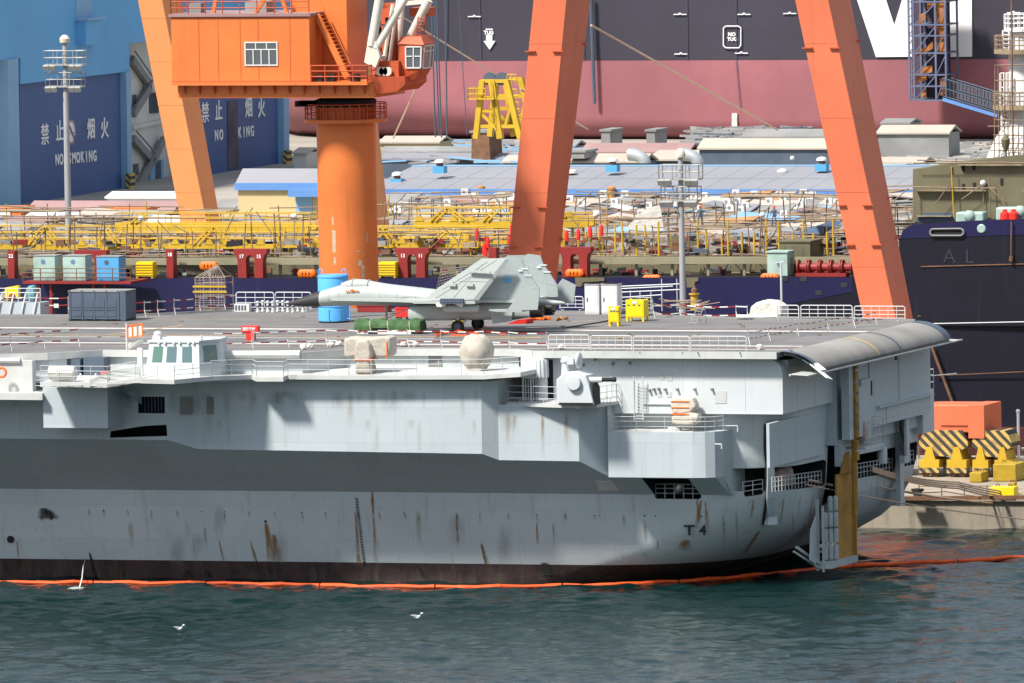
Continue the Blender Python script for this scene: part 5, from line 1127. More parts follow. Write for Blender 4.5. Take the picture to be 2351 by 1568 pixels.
# far left corner of the deck: platform with gear
Y = at(50, 724, Z=17).y
t = thing('gear_platform', at(40, 726, Z=17), 'raised grey platform with white pipes at the far left deck edge', 'platform'); a, b = at(-60, 724, Y=Y), at(92, 692, Y=Y)
mb = MB(); mb.box(a.x, Y, 17, b.x, Y+2, b.z-.1); mb.build('platform_body', M['ship'], t)
mb = MB(); railing(mb, [Vector((a.x, Y+.1, b.z-.1)), Vector((b.x, Y+.1, b.z-.1))], 1.1, 1.0, .035); mb.build('platform_railing', M['rail'], t)
mb = MB()
for k in range(5): mb.bar((a.x+1+k, Y-.1, 17), (a.x+1.4+k, Y-.1, b.z+.6), .1)
mb.build('platform_pipe', M['white'], t)
zp = b.z-.1
p = at(28, 690, Y=Y+1); t = thing('yellow_box', p, 'yellow box panel standing on the platform at the far left edge', 'panel'); mb = MB(); mb.extr([p+Vector((-.6, 0, -.0)), p+Vector((.55, 0, .2)), p+Vector((.55, 0, 1.2)), p+Vector((-.6, 0, 1.0))], (0, .4, 0)); mb.build('panel_body', M['yelb'], t); mb = MB(); mb.box(p.x-.85, p.y, p.z, p.x-.62, p.y+.4, p.z+.7); mb.build('panel_side', M['rgrey'], t)
p = at(67, 690, Y=Y+1); tag(pxlump('teal_cover', [(53, 690), (57, 668), (63, 656), (72, 656), (78, 668), (80, 690)], Y+1, 1.0, pm('teal_canvas', (.16, .34, .37), .8), None, 1, .03), 'pointed teal cover over a machine on the far left platform', 'covered machine')
p = at(28, 689, Y=Y+.4); mb = MB(); mb.ball(p+Vector((0, 0, .25)), .28, n=8); tag(mb.build('red_float', M['maroon'], smooth=True), 'dark red ball lying below the yellow panel', 'float')
# work tower wrapped in net
l, r, Yt, h = deckbox(414, 482, 717, 616)
t = thing('netted_scaffold', ((l+r)/2, Yt+4, 17), 'narrow scaffold tower wrapped in brown safety net beyond the far deck edge', 'scaffold tower'); Yt += 3.5; w = r-l
mb = MB()
for x in (l, l+w*.5, r):
    for y_ in (Yt, Yt+1.8): mb.tube((x, y_, 14), (x, y_, 17+h*.72), .05, 5)
for z in (0, 1, 2, h*.72):
    for y_ in (Yt, Yt+1.8): mb.tube((l, y_, 17+z), (r, y_, 17+z), .04, 5)
ap = Vector((l+w*.62, Yt+.9, 17+h))
for x in (l, r):
    for y_ in (Yt, Yt+1.8): mb.tube((x, y_, 17+h*.72), ap, .05, 5)
mb.build('tower_poles', M['scaf'], t)
mb = MB(); mb.box(l-.2, Yt-.1, 17+h*.38, r+.15, Yt, 17+h*.42); mb.box(l-.2, Yt-.1, 17+h*.5, r+.1, Yt, 17+h*.54); mb.build('tower_band', M['yel'], t)
mb = MB(); st_ = .22
for i in range(int(w/st_)+1): mb.tube((l+i*st_, Yt-.05, 14), (l+i*st_+random.uniform(-.05, .05), Yt-.05, 17+h*.72), .018, 3)
for i in range(28): z = 14+i*(h*.72+3)/28; mb.tube((l, Yt-.05, z), (r, Yt-.05, z+random.uniform(-.05, .05)), .018, 3)
for i in range(10): mb.tube((l+w*i/9, Yt-.05, 17+h*.72), ap, .018, 3)
mb.build('tower_net', M['net'], t)
mb = MB(); fx = [at(x, y, Y=47.) for x, y in ((1001, 650), (1012, 618), (1047, 604), (1072, 612), (1072, 640), (1001, 668))]
for k in range(13):
    a, b = fx[0].lerp(fx[4], k/12), fx[1].lerp(fx[3], k/12); a = a+(fx[5]-fx[0])*(1-k/12); mb.tube(a, b+Vector((0, 0, .4*math.sin(k*.52))), .02, 3)
for k in range(8): mb.tube(fx[5].lerp(fx[1], k/7), fx[4].lerp(fx[3], k/7), .02, 3)
tag(mb.build('safety_net', M['net']), 'slack grey safety net hanging between the crane column and the jet wing', 'net')
# ================================================================ the oil boom, water jet and gulls
mb = MB(); random.seed(5)
bp = [(-80, 1340), (0, 1342), (300, 1343), (560, 1345), (780, 1350), (1000, 1353), (1250, 1351), (1420, 1347), (1560, 1340), (1700, 1329), (1850, 1314), (1960, 1303), (2080, 1298), (2200, 1293), (2351, 1284), (2500, 1276)]
B3 = [at(x, y-3, Z=ZW) for x, y in bp]; segs = []
for a, b in zip(B3, B3[1:]):
    n = max(1, round((b-a).length/1.5))
    for i in range(n): segs.append((a.lerp(b, i/n), a.lerp(b, (i+1)/n)))
for k, (a, b) in enumerate(segs):
    o_ = Vector((0, .25*math.sin(k*1.1), .04*math.sin(k*2.3))); o2 = Vector((0, .25*math.sin((k+1)*1.1), .04*math.sin((k+1)*2.3)))
    a, b = a+o_+Vector((0, 0, .07)), b+o2+Vector((0, 0, .07)); d = b-a
    mb.m = 0; mb.tube(a-d*.01, a+d*(1.01 if k % 6 else .9), .15+.02*math.sin(k*1.7), 8)
    if k % 6 == 0: mb.m = 1; mb.tube(a-d*.06, a+d*.02, .13, 6)
tag(mb.build('oil_boom', [M['boom'], M['rusty']], smooth=True), 'long orange floating oil boom lying on the water along the carrier', 'oil boom')
mb = MB(); a = side(197, 1283); b = at(183, 1349, Z=ZW)
for k in range(2): mb.pipe([a+Vector((0, -.05, 0)), a.lerp(b, .3)+Vector((-.02, -.1, .12)), a.lerp(b, .7)+Vector((.02+.03*k, 0, .05)), b+Vector((.05*k-.05, 0, 0))], .03, 5)
tag(mb.build('discharge_jet', pm('white_water', (.75, .78, .78), .4), smooth=True), 'thin white jet of water falling from the hull at the waterline', 'water jet')
mb = MB(); mb.ball(b+Vector((-.1, 0, .0)), .55, 1.3, .03, 8, wob=.2); tag(mb.build('foam', pm('foam', (.35, .40, .39), .6)), kind='stuff', label='patch of foam where the water jet lands', cat='foam')
def gull(x, y, lab, s_):
    p = at(x, y, Z=ZW+.02); t = thing('seagull', p, lab, 'gull', 'gulls on the water')
    mb = MB(); mb.loft([[p+Vector((X*s_, r*math.cos(q)*s_, .16*s_+z*s_+r*.8*math.sin(q)*s_)) for q in [2*math.pi*i/10 for i in range(10)]] for X, r, z in ((-.42, .01, .16), (-.3, .06, .1), (-.15, .13, .03), (.02, .155, 0), (.13, .13, .04), (.2, .07, .16), (.22, .075, .24), (.28, .075, .28), (.34, .05, .27), (.4, .012, .25))]); mb.build('body', M['skin'], t, smooth=True)
    mb = MB()
    for sg in (-1, 1): mb.extr([p+Vector((.1*s_, sg*.14*s_, .24*s_)), p+Vector((-.2*s_, sg*.16*s_, .24*s_)), p+Vector((-.5*s_, sg*.05*s_, .3*s_)), p+Vector((-.1*s_, sg*.1*s_, .33*s_))], (0, sg*.02, .01))
    mb.build('wing', M['rgrey'], t)
gull(413, 1449, 'white gull swimming on the dark water, the left of two', 1.0); gull(959, 1423, 'white gull swimming on the dark water, the right of two', 1.1)
# ================================================================ mooring ropes
def rope(pts, r, mat, lab):
    P3 = []
    for (x, y, d), nx in zip(pts, pts[1:]+[None]): P3.append(at(x, y, **d))
    full = []
    for a, b in zip(P3, P3[1:]):
        for i in range(8): f = i/8; full.append(a.lerp(b, f)+Vector((0, 0, -.5*4*f*(1-f)*.5)))
    full.append(P3[-1]); mb = MB(); mb.pipe(full, r, 6); tag(mb.build('mooring_rope', mat, smooth=True), lab, 'rope', 'mooring ropes')
X_ = dict(X=20.6)
rope([(1858, 1102, X_), (2060, 1126, dict(Y=38.)), (2420, 1163, dict(Y=62., ))], .09, M['rope'], 'thick brown rope from the left half of the stern, nearest the fender stack')
rope([(1850, 1112, X_), (2351, 1192, dict(Y=49.)), (2450, 1206, dict(Y=52.))], .05, M['rope'], 'thinnest lowest brown rope crossing the quay face')
for k, (dy_, lab) in enumerate(((0, 'uppermost rope of the tight bundle leaving the right stern opening'), (3, 'second rope of the tight bundle leaving the right stern opening'), (6, 'third rope of the tight bundle leaving the right stern opening'), (9, 'lowest rope of the tight bundle leaving the right stern opening'))):
    rope([(2003, 1073+dy_, X_), (2200, 1107+dy_*1.6, dict(Y=45.)), (2430, 1139+dy_*2.0, dict(Y=62.))], .07, M['rope'], lab)
rope([(2020, 1117, X_), (2170, 1128, dict(Y=45.)), (2430, 1150, dict(Y=62.))], .05, M['rope'], 'single orange brown rope between the bundle and the quay edge')
# ================================================================ quay furniture, right
def ground(x, y): return at(x, y, Z=2.0)
# gantry bogies with warning stripes
YQ = 72.
def q_(x, y, Y=YQ): return at(x, y, Y=Y)
GT = thing('gantry_crane', (0, 76, 2), 'salmon orange gantry crane leg standing astride on the quay behind the carrier', 'gantry crane')
def leg(name, front, side_top, side_bot, par, mat, Y, tabs=()):
    # front: bottom-left, bottom-right, top-right, top-left px on plane Y; depth grows upwards
    f = [at(x, y, Y=Y) for x, y in front]; b = [f[0]+Vector((0, side_bot, 0)), f[1]+Vector((0, side_bot, 0)), f[2]+Vector((0, side_top, 0)), f[3]+Vector((0, side_top, 0))]
    mb = MB(); mb.loft([[f[0], f[1], b[1], b[0]], [f[3], f[2], b[2], b[3]]]); o = mb.build(name, mat, par); WL[o.name] = Vector(WL[par.name])
    mb = MB()
    for y in tabs:
        t = (front[0][1]-y)/(front[0][1]-front[3][1]); l_, r_ = f[0].lerp(f[3], t), f[1].lerp(f[2], t); dp = side_bot+(side_top-side_bot)*t
        mb.box(l_.x-.25, Y-.22, l_.z-.05, l_.x+.6, Y+.0, l_.z+.05); mb.box(r_.x-.7, Y-.22, r_.z-.05, r_.x+.22, Y+.3, r_.z+.05); mb.box(r_.x, Y+dp-.5, r_.z+.3, r_.x+.25, Y+dp+.1, r_.z+.4)
    if tabs: mb.build('leg_bracket', M['redor'], o)
    for i in range(1, 6):
        t = i/6.+.03; t2 = t+.003; L0, R0_ = f[0].lerp(f[3], t), f[1].lerp(f[2], t); L1, R1 = f[0].lerp(f[3], t2), f[1].lerp(f[2], t2); dp = side_bot+(side_top-side_bot)*t; e = .018
        mb = MB(); mb.loft([[Vector((p.x+sx_*e, p.y+sy_, p.z)) for p, sx_, sy_ in ((l_, -1, -e), (r_, 1, -e), (r_, 1, dp+e), (l_, -1, dp+e))] for l_, r_ in ((L0, R0_), (L1, R1))]); mb.build('weld_band', mat, o)
    return o
leg('gantry_leg', [(1128, 985), (1204, 985), (1304, -40), (1229, -40)], 6.2, 3.6, GT, M['orange2'], 72, (117, 475, 566))
leg('gantry_leg', [(2036, 985), (2110, 985), (1893, -40), (1817, -40)], 5.9, 4.0, GT, M['orange2'], 72, (110, 471, 562))
mb = MB(); a, b = q_(1080, 985, 71.5), q_(2240, 985, 71.5); mb.box(a.x, 71.5, a.z, b.x, 75.5, q_(2200, 930, 71.5).z); mb.build('sill_beam', M['orange2'], GT, bevel=.08)
mb = MB(); mb.box(q_(2158, 950, 71.3).x, 71.38, q_(2200, 975).z, q_(2236, 950).x, 71.44, q_(2200, 972).z); a = q_(2222, 960, 71); mb.box(a.x, 71.1, a.z-1.6, a.x+1.3, 75.9, a.z+1.0); mb.build('beam_end', M['orange2'], GT)
zb0 = 2.0
for x0, x1 in ((2110, 2222), (2232, 2322), (1960, 2070)):
    l_, r_ = q_(x0, 1040, 71.2).x, q_(x1, 1040, 71.2).x; mb = MB(); zt_ = q_(2200, 987, 71.2).z; w = r_-l_
    mb.extr([Vector((l_+w*.12, 71.2, zt_-.05)), Vector((r_-w*.12, 71.2, zt_-.05)), Vector((r_, 71.2, zt_-.9)), Vector((r_, 71.2, zt_-1.3)), Vector((l_+w*.65, 71.2, zt_-2.1)), Vector((l_+w*.35, 71.2, zt_-2.1)), Vector((l_, 71.2, zt_-1.3)), Vector((l_, 71.2, zt_-.9))], (0, 2.6, 0)); bo = mb.build('bogie', M['hazard'], GT); WL[bo.name] = Vector(WL[GT.name])
    for k in range(2):
        c = l_+w*(.22+.56*k); mb = MB(); mb.box(c-w*.2, 71.0, 2.75, c+w*.2, 73.9, 3.4); mb.extr([Vector((c-w*.12, 71.05, 3.4)), Vector((c+w*.12, 71.05, 3.4)), Vector((c+w*.05, 71.05, 4.4)), Vector((c-w*.05, 71.05, 4.4))], (0, 2.6, 0)); mb.build('bogie_frame', M['yel'], bo)
        mb = MB(); mb.box(c-w*.2, 70.97, 2.0+.35, c+w*.2, 71.0, 2.75); mb.build('bogie_skirt', M['hazard'], bo)
        mb = MB()
        for s_ in (-1, 1): mb.lathe((c+s_*w*.1, 71.2, 2.35), [(.05, 0), (.34, 0), (.34, .3), (.05, .3)], 14, 'Y')
        mb.build('bogie_wheel', M['rusty'], bo)
# site fence with white posts
yf = ground(2180, 1091).y
t = thing('site_fence', ground(2230, 1091), 'white mesh site fence standing in front of the striped gantry bogies', 'fence'); a, b = at(2095, 1091, Y=yf), at(2420, 1090, Y=yf); xs = [at(x, 1085, Y=yf).x for x in (2110, 2128, 2167, 2171, 2224, 2278, 2283, 2338, 2392)]
mb = MB()
for x in xs: mb.box(x-.06, yf-.05, 2, x+.06, yf+.05, 4.35)
mb.build('fence_post', M['white'], t)
mb = MB()
for z in (2.15, 4.2): mb.tube((a.x, yf, z), (b.x, yf, z), .04, 5)
k = a.x
while k < b.x: mb.tube((k, yf, 2.1), (k, yf, 4.2), .012, 3); k += .35
for i in range(6): mb.tube((a.x, yf, 2.3+i*.35), (b.x, yf, 2.3+i*.35), .012, 3)
mb.build('fence_mesh', M['rail'], t)
mb = MB()
for x in (2183, 2272): p = at(x, 1030, Y=yf); mb.box(p.x-.25, yf-.07, 3.5, p.x+.25, yf-.05, 4.0)
mb.build('fence_notice', M['white'], t)
p = ground(2339, 1052); t = thing('fence_mast', p, 'plain white pole standing right of the striped bogies', 'pole'); mb = MB(); mb.tube(p, Vector((p.x, p.y, at(2336, 948, Y=p.y).z)), .12, 8); mb.build('mast_pole', M['white'], t); mb = MB(); mb.ball(Vector((p.x, p.y, at(2336, 944, Y=p.y).z)), .18, n=6); mb.build('mast_cap', M['white'], t)
# yellow counterweight blocks
def yblock(x0, x1, y0, y1, lab, d=2.0):
    f = ground((x0+x1)/2, y1); l_, r_ = at(x0, y1, Y=f.y).x, at(x1, y1, Y=f.y).x; h = at((x0+x1)/2, y0, Y=f.y).z-2; w = (r_-l_)-d*.33
    t = thing('yellow_block', ((l_+r_)/2, f.y+d/2, 2), lab, 'block', 'yellow blocks'); mb = MB(); mb.box(l_, f.y, 2.02, l_+w, f.y+d, 2+h); mb.build('block_body', M['yelb'] if 'bright' in lab else M['ochreblk'], t, bevel=.06)
    mb = MB()
    for k in (.25, .75): mb.pipe([Vector((l_+w*k-.12, f.y+d/2, 2+h)), Vector((l_+w*k-.12, f.y+d/2, 2+h+.18)), Vector((l_+w*k+.12, f.y+d/2, 2+h+.18)), Vector((l_+w*k+.12, f.y+d/2, 2+h))], .04, 5)
    mb.build('lifting_eye', M['rusty'], t)
yblock(2226, 2272, 1085, 1108, 'low yellow block on the quay, left of two front ones'); yblock(2280, 2362, 1066, 1106, 'large yellow block on the quay at the right edge of the photo', 3.2); yblock(2240, 2276, 1060, 1084, 'small yellow block standing behind the low left one'); yblock(2272, 2340, 1118, 1143, 'flat bright yellow block on the quay edge below the ropes', 1.2)
yblock(2318, 2336, 1108, 1124, 'small yellow cube behind the flat block on the quay edge', .6)
for x, y, lab in ((2107, 1143, 'black iron bollard on the quay edge next to the stern'),):
    p = ground(x, y); t = thing('quay_bollard', p, lab, 'bollard'); mb = MB(); mb.lathe(p, [(.45, 0), (.35, .1), (.3, .45), (.5, .55), (.5, .7), (.1, .75)], 14); mb.build('bollard_post', M['black'], t, smooth=True); mb = MB(); mb.box(p.x-1.1, p.y-.4, 2.0, p.x+1.1, p.y+.4, 2.08); mb.build('bollard_base', M['black'], t)
mb = MB(); a, b = ground(2068, 1150), ground(2420, 1146)
mb.bar(a+Vector((0, .4, .15)), b+Vector((0, .4, .15)), .25, .3); tag(mb.build('edge_beam', M['rusty']), 'long rusty kerb beam along the edge of the quay', 'kerb beam')
mb = MB(); pp = [at(x, y, Y=55.) for x, y in ((2080, 1125), (2150, 1118), (2230, 1130), (2330, 1122))]
for k in range(5): x = 2110+k*52; p = ground(x, 1140); mb.tube(p, p+Vector((0, 0, .9)), .05, 5)
mb.tube(ground(2110, 1140)+Vector((0, 0, .8)), ground(2318, 1140)+Vector((0, 0, .8)), .03, 4); tag(mb.build('quay_chain_rail', M['rusty']), 'low rusty chain rail along the quay edge behind the ropes', 'rail')
# ================================================================ the big orange slewing crane
YC = 62.
def c_(x, y, Y=YC): return at(x, y, Y=Y)
cx = c_(778, 640).x; rp = (c_(845, 560).x-c_(711, 560).x)/2*.955*1.0
SCN = thing('slewing_crane', (cx, YC+rp, 2), 'huge orange slewing crane on a round column behind the jet', 'crane'); CC = Vector((cx, YC+rp, 0))
zr = c_(770, 290).z
mb = MB(); mb.lathe(CC, [(rp*1.05, 2), (rp, 5), (rp, zr)], 40); col = mb.build('column', M['orange'], SCN, smooth=True); WL[col.name] = Vector(WL[SCN.name])
mb = MB()
for x, y0, y1, w in ((746, 497, 518, 4), (748, 528, 580, 9), (749, 590, 608, 6), (812, 610, 640, 8), (802, 575, 580, 8), (815, 585, 588, 6), (823, 535, 560, 4), (806, 598, 612, 10)):
    a, b = c_(x, y0), c_(x, y1); ang = math.asin(max(-1, min(1, (x-779)/67.)))-RAD(-0); ang -= RAD(90)-0; ang += RAD(19)
    for hw in (w/2/29/rp,):
        mb.add([CC+Vector((rp*1.003*math.cos(ang+s_*hw), rp*1.003*math.sin(ang+s_*hw), z)) for s_, z in ((-1, b.z), (1, b.z+.05), (1, a.z-.06), (-1, a.z))], [(0, 1, 2, 3)])
mb.build('bare_patch', pm('bare_patch', (.50, .40, .28), .8, var=.25, vs=2), col, fix=False)
mb = MB(); zf = c_(770, 283).z; ro = rp*1.42
mb.lathe(CC, [(rp*.98, zf), (ro, zf), (ro, zf+.28), (rp*.98, zf+.28)], 40); pf = mb.build('ring_platform', M['orange'], SCN, smooth=True); WL[pf.name] = Vector(WL[SCN.name])
mb = MB(); n = 28
for i in range(n):
    a = 2*math.pi*i/n; p = CC+Vector((ro*.97*math.cos(a), ro*.97*math.sin(a), zf+.28)); mb.tube(p, p+Vector((0, 0, 1.2)), .05, 4)
for z in (.4, .8, 1.2): mb.pipe([CC+Vector((ro*.97*math.cos(2*math.pi*i/n), ro*.97*math.sin(2*math.pi*i/n), zf+.28+z)) for i in range(n+1)], .04, 4)
mb.build('platform_railing', M['redor'], pf)
mb = MB()
for i in range(40): a = 2*math.pi*i/40; p = CC+Vector((rp*1.01*math.cos(a), rp*1.01*math.sin(a), zf+.3)); mb.bar(p, p+Vector((0, 0, 1.1)), .07)
mb.build('column_rib', M['redor'], col)
mb = MB(); z1, z2 = c_(770, 247).z, c_(770, 228).z
mb.lathe(CC, [(rp*.99, zr), (rp*.99, z1)], 40); mb.build('column_head', M['orange'], SCN, smooth=True)
mb = MB(); mb.lathe(CC, [(rp*1.03, z1), (rp*1.05, z2-.15), (rp*.9, z2)], 40)
for k in range(3): mb.box(CC.x-rp*1.5+k*.4, CC.y-rp*.9, z2-.6+.1*k, CC.x-rp*.9+k*.4, CC.y-rp*.4, z2-.15)
mb.build('slewing_ring', M['dark'], SCN, smooth=True)
# turning platform
Yp = 58.6
def p_(x, y, Y=Yp): return at(x, y, Y=Y)
za, zb_, zc_ = p_(620, 226).z, p_(620, 196).z, p_(620, 189).z
l_, r_ = p_(401, 210).x, p_(846, 210).x
mb = MB(); mb.extr([Vector((l_, Yp+.7, za)), Vector((r_+.2, Yp+.7, za)), Vector((r_, Yp+.7, zb_)), Vector((l_, Yp+.7, zb_))], (0, 7.5, 0)); mb.box(l_-.2, Yp, zb_, r_-.1, Yp+8.8, zc_)
tp = mb.build('turntable', M['orange'], SCN); WL[tp.name] = Vector(WL[SCN.name])
mb = MB()
for k in range(13): x = l_+.6+k*(r_-l_-1.2)/12; mb.extr([Vector((x, Yp+.05, zb_-.01)), Vector((x, Yp+.7, zb_-.01)), Vector((x, Yp+.7, zb_-.75))], (.1, 0, 0))
mb.build('edge_bracket', M['redor'], tp)
a, b = p_(843, 222, 59.6), p_(918, 180, 59.6); mb = MB(); mb.extr([Vector((a.x, 59.6, a.z+.1)), Vector((b.x-.6, 60.5, a.z+.35)), Vector((b.x, 60.8, a.z+.9)), Vector((b.x, 60.8, b.z+.1)), Vector((a.x, 59.6, b.z+.1))], (0, 5.2, 0)); mb.build('turntable_nose', M['redor'], SCN)
# engine house
Yh = 59.0
hl, hr, hz0, hz1 = p_(394, 120, Yh).x, p_(711, 120, Yh).x, zc_, p_(560, 38, Yh).z
mb = MB(); mb.box(hl, Yh, hz0, hr, Yh+3.0, hz1); hs = mb.build('engine_house', M['orange'], SCN); WL[hs.name] = Vector(WL[SCN.name])
mb = MB(); mb.box(hl-.15, Yh-.15, hz1, hr+.15, Yh+7.2, hz1+.22); mb.build('house_roof', M['rpink'], hs)
mb = MB()
for f in (.2, .34, .5, .63, .86): mb.box(hl+(hr-hl)*f-.02, Yh-.02, hz0+.05, hl+(hr-hl)*f+.02, Yh+.01, hz1-.02)
mb.box(hl, Yh-.03, hz0, hr, Yh+.01, hz0+.1); mb.box(hl, Yh-.03, hz1-.12, hr, Yh+.01, hz1-.02); mb.build('house_seam', M['redor'], hs)
wl, wr, wz0, wz1 = p_(562, 123, Yh).x, p_(638, 123, Yh).x, p_(600, 151, Yh).z, p_(600, 96, Yh).z
mb = MB(); t_ = .1
mb.box(wl, Yh-.08, wz0, wr, Yh-.0, wz0+t_); mb.box(wl, Yh-.08, wz1-t_, wr, Yh-.0, wz1)
for x in (wl, wr-t_): mb.box(x, Yh-.08, wz0+t_, x+t_, Yh-.0, wz1-t_)
zm = wz0+(wz1-wz0)*.66; mb.box(wl+t_, Yh-.08, zm, wr-t_, Yh, zm+.08)
for f in (.26, .5, .74): mb.box(wl+(wr-wl)*f-.04, Yh-.08, wz0+t_, wl+(wr-wl)*f+.04, Yh, zm)
for f in (.34, .67): mb.box(wl+(wr-wl)*f-.04, Yh-.08, zm+.08, wl+(wr-wl)*f+.04, Yh, wz1-t_)
wf = mb.build('window', M['white'], hs)
mb = MB(); mb.box(wl+.03, Yh-.03, wz0+.03, wr-.03, Yh-.006, wz1-.03); mb.build('pane', M['dglass'], hs)
mb = MB(); railing(mb, [Vector((hl, Yh, hz1+.2)), Vector((hr, Yh, hz1+.2))], 1.5, 1.4, .04, (.33, .66, 1)); railing(mb, [Vector((hl, Yh+5, hz1+.2)), Vector((hl, Yh, hz1+.2))], 1.5, 1.4, .04, (.33, .66, 1)); mb.build('roof_railing', M['redor'], hs)
mb = MB(); mb.box(hl+.8, Yh+2, hz1+.2, hl+1.8, Yh+3, hz1+1.0); mb.box(hl+5.2, Yh+3, hz1+.2, hl+7, Yh+5, hz1+1.1); mb.build('roof_box', M['rgrey'], hs)
mb = MB(); a = p_(470, 35); b = p_(432, -20)
for x0, x1 in ((585, 625), (660, 640), (490, 500)): mb.bar(p_(x0, 33, Yh+2), p_(x1, -30, Yh+2), .28)
mb.build('roof_strut', M['orange'], hs)
# tower of the crane
Yt = 62.2; tl, tr = p_(672, 100, Yt).x, p_(797, 100, Yt).x
mb = MB(); mb.loft([[Vector((tl, Yt, zc_)), Vector((tr, Yt, zc_)), Vector((tr, Yt+4.6, zc_)), Vector((tl, Yt+4.6, zc_))], [Vector((tl-.2, Yt, zc_+10)), Vector((tr, Yt, zc_+10)), Vector((tr, Yt+5, zc_+10)), Vector((tl-.2, Yt+5, zc_+10))]]); mb.build('tower', M['orange'], SCN)
mb = MB(); a, b = p_(727, 33, 60.5), p_(797, 178, 60.5)
mb.bar(a, b, .12, .5, up=(0, 0, 1)); mb.bar(a+Vector((0, 1.0, 0)), b+Vector((0, 1.0, 0)), .12, .5)
for k in range(18): p = a.lerp(b, k/17); mb.box(p.x-.22, p.y, p.z+.2, p.x+.3, p.y+1.0, p.z+.26)
mb.bar(a+Vector((.3, 0, 1.1)), b+Vector((.3, 0, 1.1)), .06)
mb.build('stair', M['orange'], SCN)
mb = MB(); railing(mb, [Vector((hr+.1, 58.9, zc_)), Vector((r_-.2, 58.9, zc_)), Vector((r_-.2, 62, zc_))], 1.3, 1.2, .045, (.33, .66, 1)); mb.build('deck_railing', M['redor'], SCN)
mb = MB()
for x in (733, 760, 815): a = p_(x, 180, 59.5); mb.box(a.x-.3, 59.3, zc_, a.x+.3, 60, zc_+.6)
mb.build('winch', M['black'], SCN)
# luffing jib
mb = MB(); Yj = 60.0
mb.extr([p_(836, 143, Yj), p_(849, 150, Yj), p_(862, 155, Yj), p_(872, 130, Yj), p_(864, 96, Yj), p_(845, 90, Yj)], (0, .5, 0))
mb.tube(p_(853, 105, Yj+.25), p_(873, -12, Yj+.25), .38, 12); mb.tube(p_(862, 112, Yj+.25), p_(932, -8, Yj+1.8), .34, 12)
jb = mb.build('jib', M['cream'], SCN, smooth=True)
mb = MB(); Yk = 64.5
mb.tube(p_(909, 150, Yk), p_(984, 0, Yk), .30, 10, .36); mb.tube(p_(912, 128, Yk), p_(925, -10, Yk), .24, 10); mb.bar(p_(925, 8, Yk), p_(982, 3, Yk), .35); mb.tube(p_(900, 160, Yk), p_(909, 148, Yk), .2, 8)
for k in range(5): mb.bar(p_(884+k*4, 130-k*26, 62), p_(900+k*6, 118-k*26, 63), .12)
mb.tube(p_(878, 160, 62), p_(902, 10, 62), .16, 8); mb.tube(p_(893, 150, 62), p_(913, 0, 62), .14, 8); mb.bar(p_(864, 134, 60.5), p_(905, 127, 64), .25)
mb.build('jib_brace', M['cream'], SCN, smooth=True)
mb = MB()
for x in (871, 880, 889): a = p_(x, 164, 60.6); mb.lathe(a, [(.05, 0), (.36, 0), (.3, .1), (.36, .2), (.05, .2)], 14, 'Y')
mb.build('sheave', M['cream'], SCN)
mb = MB()
for x, y0, y1 in ((866, 175, 60), (880, 120, 60), (897, 170, 40), (885, 55, 20)): a, b = p_(x, y0, 62.5), p_(x+14, y1, 62.5); mb.box(a.x-.3, 62.3, a.z, a.x+.5, 63, b.z)
mb.box(p_(862, 160, 61).x, 61, p_(862, 185, 61).z, p_(915, 160, 61).x, 66, p_(862, 140, 61).z)
a, b = p_(868, 55, 66), p_(905, 8, 66); mb.box(a.x, 66, a.z, b.x, 68, b.z); a, b = p_(940, 38, 65), p_(982, 18, 65); mb.box(a.x, 65, a.z, b.x, 67, b.z)
mb.build('jib_foot', M['redor'], SCN)
mb = MB(); ladder(mb, p_(965, 90, 63.5), p_(968, 38, 63.5), .6, (1, 0, 0), 7, .05); mb.build('cab_ladder', M['redor'], SCN)
# driver's cab
Yd = 61.5
def cb(x, y): return at(x, y, Y=Yd)
zt0, zt1, zt2 = cb(950, 160).z, cb(950, 103).z, cb(950, 90).z; xl, xm = cb(931, 130).x, cb(967, 130).x; dp = 2.6
mb = MB(); mb.extr([Vector((xl-.6, Yd, zt0-.05)), Vector((xm, Yd, zt0)), Vector((xm+.15, Yd, zt1)), Vector((xl-.3, Yd, zt1+.2)), Vector((xl-.6, Yd, zt1))], (0, dp, 0)); mb.extr([Vector((xl-1.6, Yd, zt0-.1)), Vector((xm-.1, Yd, zt0-.02)), Vector((xm-.7, Yd+.3, zt0-.8)), Vector((xl-1.6, Yd+.3, zt0-1.3))], (0, dp, 0)); cabd = mb.build('driver_cab', M['redor'], SCN); WL[cabd.name] = Vector(WL[SCN.name])
mb = MB(); mb.extr([Vector((xl-.7, Yd-.1, zt1+.1)), Vector((xm+.3, Yd-.1, zt1)), Vector((xm-.1, Yd+.3, zt2+.2)), Vector((xl-.4, Yd+.3, zt2+.2))], (0, dp, 0)); mb.build('cab_roof', M['redor'], cabd)
def win(P4, name, mat, off, th, bars):
    mb = MB(); a, b, c, d = P4
    for p, q in ((a, b), (b, c), (c, d), (d, a)): mb.bar(p+off, q+off, th)
    for f in bars[0]: mb.bar(a.lerp(b, f)+off, d.lerp(c, f)+off, th*.8)
    for f in bars[1]: mb.bar(a.lerp(d, f)+off, b.lerp(c, f)+off, th*.8)
    mb.build('cab_window_frame', M['white'], cabd); mb = MB(); mb.extr([p+off*.4 for p in P4], off*.2); mb.build('cab_pane', M['dglass'], cabd)
win([Vector((xl+.05, Yd, zt0+.15)), Vector((xm-.05, Yd, zt0+.15)), Vector((xm+.05, Yd, zt1-.15)), Vector((xl+.05, Yd, zt1-.15))], 'f', None, Vector((0, -.06, 0)), .1, ((.5,), (.55,)))
